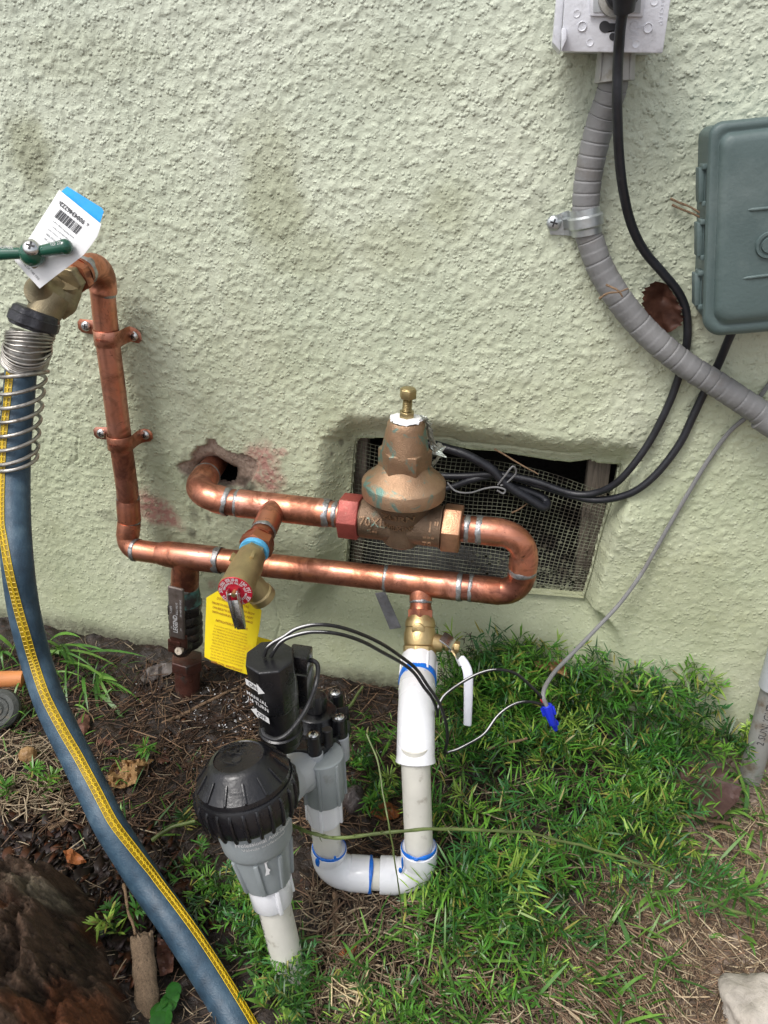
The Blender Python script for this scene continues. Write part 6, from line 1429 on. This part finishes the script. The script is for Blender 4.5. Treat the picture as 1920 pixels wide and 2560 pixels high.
leaf([(395, 2345), (420, 2350), (436, 2390), (432, 2430), (400, 2440), (392, 2400)], gfn, 'leaf_red', 'dark brown leaf between the wooden stake and the hose', seed=18, off=.012)
# ---- twigs and stems ---------------------------------------------
MT['twig'] = wood_mat('twig_bark', (.10, .06, .035), (.26, .17, .10), (200, 200, 200)); MT['stem_green'] = simple('green_stem', (.11, .15, .04), .45, 0, .45, 40, .0004)
def twig(pts, r, label, mat='twig', name='twig', cat='twig', fn=None, thorns=0):
    fn = fn or (lambda x, y, h=.004: Gp(x, y, h)); P = [fn(*p) for p in pts]; PP = smooth_path(P, 6)
    PP = [p+Vector((mnoise.noise(p*60), mnoise.noise(p*60+Vector((5, 0, 0))), mnoise.noise(p*60+Vector((9, 0, 0)))))*r*.7 for p in PP]; n = len(PP)
    m = MB(); m.tube(PP, [r*(1-.35*i/n)*(1+.12*math.sin(i*1.7)) for i in range(n)], 8)
    if not thorns: return tag(m.build(name, MT[mat]), label, cat)
    t = thing(name, P[-1], label, cat); m.build('stem', MT[mat], t); m = MB()
    for k in range(thorns):
        i = random.randrange(2, n-2); a = random.uniform(0, 6.28); T_ = (PP[i+1]-PP[i]).normalized(); N_ = T_.cross(Vector((math.cos(a), math.sin(a), .3))).normalized()
        m.tube([PP[i], PP[i]+N_*r*2.0+T_*r, PP[i]+N_*r*3.4+T_*r*2.2], [r*.45, r*.25, r*.05], 5)
    tag(m.build('thorns', MT[mat], t), kind='stuff'); return t
Wf = lambda x, y, d: W(x, y, d)
twig([(700, 2052, .375), (736, 2067, .385), (790, 2087, .395), (830, 2094, .395), (911, 2088, .39), (971, 2081, .385), (1077, 2072, .375), (1200, 2075, .36), (1311, 2081, .35), (1398, 2100, .34), (1470, 2118, .335), (1600, 2158, .33), (1667, 2180, .325), (1690, 2200, .32)], .0018, 'long thorny green stem crossing in front of both white pipes', 'stem_green', 'thorny_stem', 'stem', Wf, 34)
twig([(916, 1835, .35), (945, 1905, .37), (957, 1980, .39), (971, 2055, .41), (980, 2107, .415), (989, 2167, .42), (1001, 2251, .41), (1016, 2396, .40)], .0009, 'thin upright green stem crossing the thorny stem between the white pipes', 'stem_green', 'green_stem', 'stem', Wf, 12)
twig([(1716, 2215, .05), (1760, 2228, .045), (1830, 2250, .04), (1940, 2284, .035)], .0022, 'thin dark stem running to the right edge over the soil', 'stem_green', 'dark_stem', 'stem', lambda x, y, h: Gp(x, y+25, h))
twig([(863, 1782, .01), (885, 1750, .03), (908, 1716, .05)], .0024, 'short cut green stem leaning right of the chrome screws', 'stem_green', 'cut_stem', 'stem')
twig([(380, 2100, .01), (430, 2068, .03), (490, 2050, .035)], .0026, 'short green stem ending at the black filter cap', 'stem_green', 'cut_stem', 'stem')
tw = [([(405, 1808), (470, 1780), (540, 1745), (630, 1700)], .0028, 'long brown twig on wet soil left of the black solenoid'),
      ([(1562, 1745, .06), (1620, 1752, .062), (1688, 1766, .06)], .0030, 'pale brown stick lying on the green plants near the wall'),
      ([(1637, 2027, .03), (1680, 1980, .035), (1722, 1934, .04)], .0032, 'straw coloured stalk left of the big purplish leaf'),
      ([(1682, 2039, .02), (1750, 2045, .02), (1822, 2056, .015)], .0030, 'straw coloured stalk lying below the big purplish leaf'),
      ([(1690, 1996, .02), (1720, 1992, .02), (1758, 1988, .02)], .0040, 'short pale stalk touching the big purplish leaf'),
      ([(1322, 2302), (1370, 2250), (1418, 2200)], .0030, 'brown stick slanting through the lower edge of the green plants'),
      ([(1383, 2417), (1405, 2350), (1430, 2270)], .0028, 'brown stick standing steeply below the green plants'),
      ([(1440, 2500), (1480, 2430), (1520, 2360)], .0020, 'thin brown stick in the straw near the bottom right'),
      ([(836, 2232), (838, 2300), (838, 2400), (850, 2450), (866, 2480)], .0034, 'long brown stick running down the straw right of the front white pipe'),
      ([(895, 2470), (920, 2420), (945, 2395)], .0026, 'tan stalk right of the long brown stick'),
      ([(1220, 1872, .05), (1270, 1858, .055), (1318, 1846, .06)], .0022, 'thin brown twig over the green plants below the striped wires'),
      ([(1665, 2112, .01), (1720, 2120, .01), (1820, 2122, .01)], .0026, 'pale stalk lying on soil below the purplish leaf stalks'),
      ([(1150, 2400), (1200, 2350), (1240, 2290)], .0026, 'brown stalk in the grass at the lower centre'),
      ([(1130, 2530), (1160, 2555), (1180, 2575)], .0036, 'orange brown stick end at the bottom edge'),
      ([(120, 2075), (160, 2050), (172, 2020)], .0040, 'dark reddish stick half buried left of the hose'),
      ([(1690, 2270), (1730, 2300), (1735, 2296)], .0032, 'short pale stick end on the bare soil'),
      ([(310, 2210, .02), (318, 2270, .03), (340, 2335, .04)], .0018, 'thin straight straw leaning on the wooden stake'),
      ([(1752, 1858, .02), (1800, 1822, .03), (1845, 1784, .03), (1868, 1738, .035), (1886, 1690, .035), (1925, 1655, .03)], .0017, 'thin brown dead branch leaning on the wall beside the grey pipe')]
for p_, r_, l_ in tw: twig(p_, r_, l_)
for p_, l_ in (([(1675, 497, .006), (1720, 515, .012), (1764, 540, .018)], 'upper dry pine twig stuck behind the hinges of the grey green box'), ([(1680, 512, .006), (1725, 532, .012), (1764, 548, .018)], 'lower dry pine twig stuck behind the hinges of the grey green box'),
               ([(1498, 747, .046), (1520, 733, .050), (1548, 729, .050), (1570, 722, .046)], 'yellow dry stem lying across the grey conduit'), ([(1516, 712, .045), (1545, 725, .050), (1556, 742, .050)], 'short dry stem forking across the grey conduit'),
               ([(1236, 1122, -.018), (1266, 1140, -.014), (1310, 1166, -.012), (1346, 1186, -.014)], 'dry twig lying along the black cables in the vent'), ([(1280, 1282, -.022), (1300, 1272, -.018), (1322, 1255, -.016)], 'tiny dry twig on the wire mesh under the cable loop')):
    twig(p_, .0012, l_, fn=Wf)

# ================================================================== BLADES, FERN, STRAW (vectorised)
def norm(a): return a/np.maximum(1e-9, np.linalg.norm(a, axis=-1, keepdims=True))
def blades(B, D, L, Wd, droop, col, twist=None, segs=3):
    "B base, D direction, L length, Wd width, droop = downward bend; ribbons with a slight fold"
    n = len(B); up = np.array([0, 0, 1.]); S = np.cross(D, up+rng.normal(0, .25, (n, 3))); S = norm(S)
    if twist is not None: S = norm(S+up*twist[:, None])
    ts = np.linspace(0, 1, segs+2)[1:-1]; V = [B]
    prof = lambda t: (math.sin(math.pi*min(1, t*.95+.10))**.6)
    for t in ts:
        c = B+D*(L*t)[:, None]-up*(droop*L*t*t)[:, None]; w = (Wd*prof(t)*.5)[:, None]; V += [c-S*w, c+S*w]
    V.append(B+D*L[:, None]-up*(droop*L)[:, None]); k = len(V); V = np.stack(V, 1).reshape(-1, 3)
    F = []; cnt = []
    base = (np.arange(n)*k)[:, None]
    tri1 = base+np.array([[0, 1, 2]]); parts = [(tri1, 3)]
    for s in range(segs-1): parts.append((base+np.array([[1+2*s, 3+2*s, 4+2*s, 2+2*s]]), 4))
    parts.append((base+np.array([[k-3, k-1, k-2]]), 3))
    FF = np.concatenate([p.ravel() for p, _ in parts]); CC = np.concatenate([np.full(n, c) for _, c in parts])
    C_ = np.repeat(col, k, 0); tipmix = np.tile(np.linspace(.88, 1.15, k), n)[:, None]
    return V, FF, CC, C_*tipmix
def merge_build(name, parts, mat, **kw):
    V = []; F = []; C_ = []; N_ = []; o = 0
    for v, f, c, col in parts: V.append(v); F.append(f+o); C_.append(c); N_.append(col); o += len(v)
    return np_mesh(name, np.concatenate(V), np.concatenate(F), np.concatenate(C_), mat, np.concatenate(N_), **kw)
def inpoly(P, n):
    P = np.array(P, float); lo = P.min(0); hi = P.max(0); out = []
    while len(out) < n:
        q = rng.uniform(lo, hi, (n*3, 2)); ins = inside(q[:, 0], q[:, 1], P); out += list(q[ins])
    return out[:n]
PALG = np.array([(.050, .165, .022), (.065, .21, .026), (.13, .30, .035), (.022, .08, .014), (.28, .43, .07), (.045, .16, .045), (.09, .25, .03)])
def sprigs(pxs, Lr, hr, leafL, pal=PALG, stemcol=(.08, .14, .03), nodes=13, per=3, lw=.0022, lean=None, bright=None):
    "asparagus-fern like sprays: arching stem with whorls of needle leaves"
    B = []; D = []; L = []; Cc_ = []; stems = []
    for (px, py) in pxs:
        if len(pxs) > 300 and float(fbm(np.array(px/95.), np.array(py/80.), 7, 2)) < .40+.10*(py > 2080): continue
        g = Gp(px, py); a = rng.uniform(0, 2*math.pi); l = rng.uniform(*Lr); h = rng.uniform(*hr)
        d = np.array([math.cos(a), math.sin(a)*.8-.25, 0]); 
        if g.y > -.07 and d[1] > 0: d[1] = -d[1]*.4
        c = pal[rng.integers(len(pal))]*rng.uniform(.75, 1.3)
        g = np.array(g); pts = []
        for k in range(nodes+1):
            t = k/nodes; p = g+d*l*t*.75+np.array([0, 0, 1])*(h*math.sin(min(1, t*1.15)*math.pi*.62)); p[1] = min(p[1], -.008); pts.append(p)
        stems.append(pts)
        for k in range(2, nodes+1):
            T = pts[k]-pts[k-1]; T = T/np.linalg.norm(T)
            for q in range(per):
                v = rng.normal(0, 1, 3); v[2] = abs(v[2])*.5+.1; v = v-T*v.dot(T); v /= np.linalg.norm(v)+1e-9; w = v*.95+T*rng.uniform(.2, .9); w /= np.linalg.norm(w)
                B.append(pts[k]+T*rng.uniform(-.003, .003)); D.append(w); L.append(rng.uniform(*leafL)*(1-.35*(k/nodes))); Cc_.append(c*rng.uniform(.8, 1.25))
    B = np.array(B); D = np.array(D); L = np.array(L); Cc_ = np.array(Cc_); n = len(B)
    yel = rng.random(n) < .05; Cc_[yel] = np.array([.32, .30, .07])*rng.uniform(.7, 1.2, (yel.sum(), 1))
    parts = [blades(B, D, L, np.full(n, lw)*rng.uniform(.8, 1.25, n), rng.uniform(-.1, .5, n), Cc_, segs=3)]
    S0 = []; S1 = []
    for pts in stems:
        for k in range(len(pts)-1): S0.append(pts[k]); S1.append(pts[k+1])
    S0 = np.array(S0); S1 = np.array(S1); Ls = np.linalg.norm(S1-S0, axis=1); parts.append(blades(S0, (S1-S0)/Ls[:, None], Ls*1.3, np.full(len(S0), .0016), np.zeros(len(S0)), np.tile(np.array(stemcol), (len(S0), 1)), segs=2))
    return parts
main = [(1105, 1790), (1150, 1745), (1240, 1715), (1330, 1720), (1420, 1742), (1500, 1770), (1600, 1800), (1700, 1835), (1740, 1865), (1690, 1900), (1640, 1950), (1640, 2040), (1720, 2130), (1735, 2190), (1640, 2240), (1540, 2230), (1450, 2210), (1380, 2260), (1260, 2300), (1140, 2290), (1085, 2240), (1110, 2150), (1105, 1990), (1075, 1900)]
parts = sprigs(inpoly(main, 600), (.05, .13), (.020, .065), (.024, .042), per=2, lw=.0019)
parts += sprigs(inpoly([(1120, 1760), (1250, 1730), (1420, 1748), (1600, 1800), (1735, 1850), (1700, 1880), (1500, 1830), (1300, 1800), (1140, 1830)], 150), (.04, .10), (.07, .14), (.020, .034), per=2)
o = merge_build('fern_ground_cover', parts, MT['leafy'], origin=(0, 0, 0)); tag(o, 'dense bright green needle leaved ground cover right of the white pipe', 'ground cover', kind='stuff')
parts = sprigs(inpoly([(1060, 2270), (1500, 2230), (1560, 2300), (1450, 2400), (1250, 2520), (1100, 2580), (880, 2580), (900, 2480), (1020, 2400)], 60), (.03, .08), (.012, .035), (.010, .020), per=2, lw=.0015)
parts += sprigs(inpoly([(490, 2180), (570, 2180), (650, 2300), (720, 2420), (800, 2580), (760, 2580), (640, 2430)], 60), (.03, .07), (.015, .04), (.010, .020), per=2, lw=.0015)
parts += sprigs(inpoly([(880, 1850), (960, 1900), (1000, 1990), (960, 2060), (900, 2000)], 14), (.03, .06), (.015, .04), (.012, .02))
parts += sprigs([(300, 2340), (330, 2330), (470, 2090), (120, 1990), (355, 1880), (520, 1990), (25, 2010), (660, 2350), (640, 2390), (690, 2430), (310, 2350), (80, 1960)], (.02, .04), (.02, .04), (.014, .024))
parts += sprigs(inpoly([(1800, 1800), (1900, 1780), (1920, 1880), (1850, 1950), (1790, 1880)], 22), (.03, .07), (.02, .07), (.012, .018))
o = merge_build('fern_sprigs', parts, MT['leafy'], origin=(0, 0, 0)); tag(o, 'scattered green needle leaved sprigs over the straw and soil', 'ground cover', kind='stuff')
# withered dark sprigs against the wall above the ground cover
parts = sprigs([(1140, 1770), (1170, 1775), (1200, 1760), (1235, 1758), (1265, 1756), (1120, 1790), (1190, 1768), (1150, 1765)], (.03, .06), (.10, .16), (.008, .015), pal=np.array([(.018, .016, .012), (.05, .035, .02), (.012, .018, .01)]), stemcol=(.03, .02, .015), per=2, lw=.0012)
o = merge_build('withered_sprigs', parts, MT['litter'], origin=(0, 0, 0)); tag(o, 'blackened withered sprigs against the wall under the copper bend', 'dead plant', kind='stuff')
# grass: broad blades ------------------------------------------------
PALB = np.array([(.10, .24, .03), (.07, .19, .028), (.17, .33, .06), (.055, .15, .025)])
def grassblades(pxs, Lr, wr_, elev=(.3, 1.2), droop=(.1, .9), pal=PALB, az=None, h0=0.):
    n = len(pxs); B = np.array([Gp(x, y, h0) for x, y in pxs]); a = rng.uniform(0, 6.283, n) if az is None else rng.normal(az[0], az[1], n); e = rng.uniform(*elev, n)
    D = np.stack([np.cos(a)*np.cos(e), np.sin(a)*np.cos(e), np.sin(e)], 1); m_ = (B[:, 1] > -.09) & (D[:, 1] > 0); D[m_, 1] *= -.5
    c = pal[rng.integers(len(pal), size=n)]*rng.uniform(.75, 1.3, (n, 1))
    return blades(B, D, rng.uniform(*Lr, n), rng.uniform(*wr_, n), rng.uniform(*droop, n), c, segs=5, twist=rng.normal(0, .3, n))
def around(c, s, n): return [(c[0]+random.gauss(0, s), c[1]+random.gauss(0, s*.6)) for _ in range(n)]
parts = [grassblades(inpoly([(1040, 2230), (1500, 2280), (1700, 2330), (1600, 2580), (760, 2580), (860, 2380)], 520), (.03, .08), (.0014, .0034)),
         grassblades(inpoly([(1640, 1930), (1920, 1900), (1920, 2260), (1760, 2230)], 150), (.02, .07), (.0018, .0038), elev=(.3, 1.1)),
         grassblades(inpoly([(0, 1620), (200, 1610), (330, 1700), (280, 1850), (0, 1830)], 90), (.03, .09), (.001, .0028)),
         grassblades(inpoly([(480, 2160), (720, 2200), (820, 2580), (730, 2580)], 170), (.02, .055), (.0012, .003)),
         grassblades(inpoly([(0, 1830), (350, 1850), (600, 1900), (560, 2100), (250, 2080), (0, 2060)], 130), (.015, .05), (.0009, .0026)),
         grassblades(inpoly([(850, 1760), (980, 1790), (980, 2050), (880, 2040)], 100), (.025, .07), (.001, .0022)),
         grassblades(inpoly([(1090, 1800), (1700, 1900), (1700, 2200), (1100, 2250)], 90), (.03, .08), (.0014, .0030), h0=.02)]
o = merge_build('short_grass', parts, MT['leafy'], origin=(0, 0, 0)); tag(o, 'thin short grass blades scattered over the soil', 'grass', kind='stuff')
clumps = [((150, 1640), 16, (.09, .17), 'tall broad bladed grass clump between the hose and the wall', .1), ((225, 1690), 12, (.07, .15), 'broad grass clump right of the hose below the first one', .1), ((15, 1640), 10, (.06, .12), 'broad grass clump at the left edge above the orange stake', 1.2),
          ((60, 1740), 8, (.05, .09), 'drooping broad grass clump over the orange stake', -.8), ((1830, 1960), 11, (.04, .09), 'bright broad grass clump below the leaning grey pipe', None), ((1885, 2060), 13, (.05, .11), 'bright broad grass clump at the right edge', None), ((1690, 2080), 8, (.04, .08), 'bright grass tuft left of the right edge clump', None),
          ((1560, 2420), 12, (.04, .08), 'green grass clump on straw right of bottom centre', None), ((1620, 2250), 12, (.03, .07), 'bright grass tuft where the green plants end at bare soil', None), ((1530, 2520), 10, (.04, .08), 'grass clump near the bottom edge right of centre', None), ((1840, 2240), 9, (.03, .07), 'small bright grass tuft on bare soil at the right', None), ((1030, 2260), 9, (.04, .07), 'grass tuft just below the white elbow', None), ((1850, 2350), 4, (.03, .05), 'few isolated grass blades on bare soil above the stone', None),
          ((690, 2520), 8, (.03, .06), 'grass tuft at the bottom edge right of the hose', None), ((1350, 2480), 10, (.04, .08), 'grass tuft in the straw at the bottom, right of the middle', None)]
for (c_, n_, lr_, lab_, az_) in clumps:
    sp_ = 22
    p_ = [grassblades(around(c_, sp_ if n_ > 5 else 30, n_), lr_, (.0030, .0062), elev=(.35, 1.15), droop=(.2, .9), az=None if az_ is None else (az_, .9))]
    o = merge_build('grass_clump', p_, MT['leafy'], smooth=True); tag(o, lab_, 'grass')
# broad leaf weed near bottom left beside hose
for (px_, py_, s_, lab_) in ((425, 2490, .016, 'round green leaf weed at the bottom beside the hose'), (400, 2560, .015, 'round green leaf weed at the very bottom right of the wooden stake')):
    B = np.array([Gp(px_+dx, py_+dy, .01) for dx, dy in ((0, 0), (14, 8), (-10, 12), (6, -12))]); a = rng.uniform(0, 6.28, 4); D = np.stack([np.cos(a)*.8, np.sin(a)*.8, np.full(4, .5)], 1)
    o = merge_build('broadleaf_weed', [blades(B, norm(D), np.full(4, s_*1.3), np.full(4, s_), np.full(4, .5), np.tile(np.array([.03, .14, .02]), (4, 1)), segs=6)], MT['leafy'], smooth=True); tag(o, lab_, 'weed')
# straw and litter ---------------------------------------------------
PALS = np.array([(.22, .155, .10), (.14, .095, .06), (.34, .26, .17), (.09, .06, .04), (.42, .34, .23), (.20, .125, .08)])
def straw(pxs, Lr, rr, pal=PALS, hmax=.006, bright=1., az=None):
    n = len(pxs); B = np.array([Gp(x, y, 0) for x, y in pxs]); B[:, 2] += rng.uniform(.001, hmax, n); a = rng.uniform(0, 6.283, n) if az is None else rng.normal(az, .7, n); e = rng.normal(0, .13, n)
    D = np.stack([np.cos(a)*np.cos(e), np.sin(a)*np.cos(e), np.sin(e)], 1); S = norm(np.cross(D, [0, 0, 1.])); U_ = np.cross(S, D); L = rng.uniform(*Lr, n); bnd = rng.normal(0, .16, n); bn2 = rng.normal(0, .10, n); r_ = rng.uniform(*rr, n)
    k = 5; V = []
    for t in np.linspace(-.5, .5, k):
        c = B+D*(L*t)[:, None]+S*(bnd*L*(t*t-.1))[:, None]*1.5+U_*(bn2*L*(t*t-.1))[:, None]
        c[:, 2] = np.maximum(c[:, 2], ground_z(c[:, 0], c[:, 1])+.0008); c[:, 1] = np.minimum(c[:, 1], -.004)
        w = r_*(1-.5*abs(t)*1.2)
        for q in range(3): an = q*2.094; V.append(c+(S*math.cos(an)+U_*math.sin(an))*w[:, None])
    V = np.stack(V, 1).reshape(-1, 3); K = 3*k; base = (np.arange(n)*K)[:, None]; F = []
    for i in range(k-1):
        for q in range(3): q2 = (q+1) % 3; F.append(base+np.array([[i*3+q, i*3+q2, (i+1)*3+q2, (i+1)*3+q]]))
    F = np.concatenate([f.ravel() for f in F]); C_ = np.repeat(pal[rng.integers(len(pal), size=n)]*rng.uniform(.6, 1.25, (n, 1))*bright, K, 0)
    return V, F, np.full(n*(k-1)*3, 4), C_
allg = [(0, 1600), (250, 1600), (700, 1680), (1100, 1740), (1800, 1880), (1920, 1900), (1920, 2580), (0, 2580)]
DRK = np.array([(.10, .06, .035), (.055, .032, .02), (.16, .10, .06), (.04, .022, .014)])
parts = [straw(inpoly(allg, 2600), (.008, .035), (.0003, .0008)), straw(inpoly([(760, 2200), (1120, 2260), (1450, 2300), (1400, 2580), (780, 2580)], 1500), (.012, .05), (.0004, .0012), hmax=.012),
         straw(inpoly([(0, 1620), (700, 1680), (560, 2060), (0, 2080)], 1300), (.012, .055), (.0004, .0010), pal=DRK*1.5, hmax=.010), straw(inpoly([(1450, 2200), (1920, 1950), (1920, 2580), (1400, 2580)], 2000), (.006, .05), (.0003, .0010), hmax=.008, bright=1.45),
         straw(inpoly([(0, 1850), (150, 1850), (170, 2050), (0, 2060)], 260), (.015, .05), (.0005, .0011), pal=PALS[[2, 4]], hmax=.014), straw(inpoly([(700, 1680), (1100, 1740), (1080, 2250), (860, 2250), (600, 1850)], 1100), (.01, .045), (.0004, .001), pal=DRK*1.3, hmax=.010),
         straw(inpoly([(1080, 1780), (1740, 1870), (1640, 2220), (1100, 2250)], 260), (.02, .06), (.0004, .0011), hmax=.045), straw(around((880, 2500), 26, 40), (.02, .045), (.0008, .0014), pal=np.array([(.62, .5, .3)]), hmax=.016),
         straw(inpoly([(1380, 2250), (1620, 2330), (1560, 2580), (1380, 2580)], 380), (.03, .07), (.0005, .0012), hmax=.016, az=-.9)]
o = merge_build('dry_straw', parts, MT['litter'], origin=(0, 0, 0), smooth=True); tag(o, 'dry straw and pine needles strewn over the soil', 'straw', kind='stuff')
# crumbs and chips ---------------------------------------------------
ICO = np.array([(0, 0, 1), (.894, 0, .447), (.276, .85, .447), (-.724, .526, .447), (-.724, -.526, .447), (.276, -.85, .447), (.724, .526, -.447), (-.276, .85, -.447), (-.894, 0, -.447), (-.276, -.85, -.447), (.724, -.526, -.447), (0, 0, -1)])
ICF = np.array([(0, 1, 2), (0, 2, 3), (0, 3, 4), (0, 4, 5), (0, 5, 1), (1, 6, 2), (2, 7, 3), (3, 8, 4), (4, 9, 5), (5, 10, 1), (6, 7, 2), (7, 8, 3), (8, 9, 4), (9, 10, 5), (10, 6, 1), (11, 7, 6), (11, 8, 7), (11, 9, 8), (11, 10, 9), (11, 6, 10)])
def crumbs(pxs, sr, flat, pal, hoff=.001):
    n = len(pxs); B = np.array([Gp(x, y, hoff) for x, y in pxs]); s = rng.uniform(*sr, (n, 1))*np.stack([rng.uniform(.6, 1.6, n), rng.uniform(.5, 1.1, n), rng.uniform(*flat, n)], 1); a = rng.uniform(0, 6.28, n); t_ = rng.normal(0, .55, n)
    P = ICO[None]*(1+rng.normal(0, .34, (n, 12, 1)))*s[:, None]; x = P[..., 0]*np.cos(a)[:, None]-P[..., 1]*np.sin(a)[:, None]; y = P[..., 0]*np.sin(a)[:, None]+P[..., 1]*np.cos(a)[:, None]; z = P[..., 2]+x*t_[:, None]
    V = (np.stack([x, y, z], -1)+B[:, None]).reshape(-1, 3); F = (ICF[None]+(np.arange(n)*12)[:, None, None]).ravel(); return V, F, np.full(n*20, 3), np.repeat(pal[rng.integers(len(pal), size=n)]*rng.uniform(.6, 1.3, (n, 1)), 12, 0)
PALC = np.array([(.035, .02, .013), (.06, .03, .018), (.022, .014, .010), (.09, .04, .02), (.05, .04, .035)])
parts = [crumbs(inpoly([(0, 1620), (700, 1680), (900, 1760), (600, 2150), (0, 2330)], 2600), (.0012, .0042), (.25, .8), PALC), crumbs(inpoly([(0, 2040), (420, 2080), (560, 2300), (330, 2450), (0, 2330)], 1700), (.003, .010), (.06, .16), np.array([(.022, .012, .009), (.016, .010, .008), (.03, .02, .02), (.018, .011, .009), (.07, .025, .011)]), .002),
         crumbs(inpoly([(1350, 2250), (1920, 2050), (1920, 2580), (1300, 2580)], 1500), (.0008, .0030), (.3, .8), np.array([(.16, .11, .08), (.11, .075, .055), (.22, .17, .13)])), crumbs(inpoly([(700, 2050), (1100, 2260), (1400, 2580), (600, 2580)], 700), (.0012, .004), (.2, .6), PALC*1.3)]
o = merge_build('soil_crumbs', parts, MT['wetlitter'], origin=(0, 0, 0)); tag(o, 'dark wet soil crumbs and bark mulch', 'mulch', kind='stuff')
parts = [crumbs(inpoly([(480, 1700), (700, 1720), (680, 1850), (520, 1860), (470, 1780)], 170), (.0006, .0018), (.3, .8), np.array([(.75, .75, .76)]), .003), crumbs(inpoly([(330, 1700), (900, 1720), (900, 1900), (330, 1950)], 140), (.0005, .0013), (.3, .8), np.array([(.7, .7, .7)]), .003), crumbs(inpoly(allg, 160), (.0005, .0012), (.3, .8), np.array([(.6, .6, .58)]), .004)]
o = merge_build('white_specks', parts, MT['litter'], origin=(0, 0, 0)); tag(o, 'tiny white specks scattered on the dark soil', 'specks', kind='stuff')
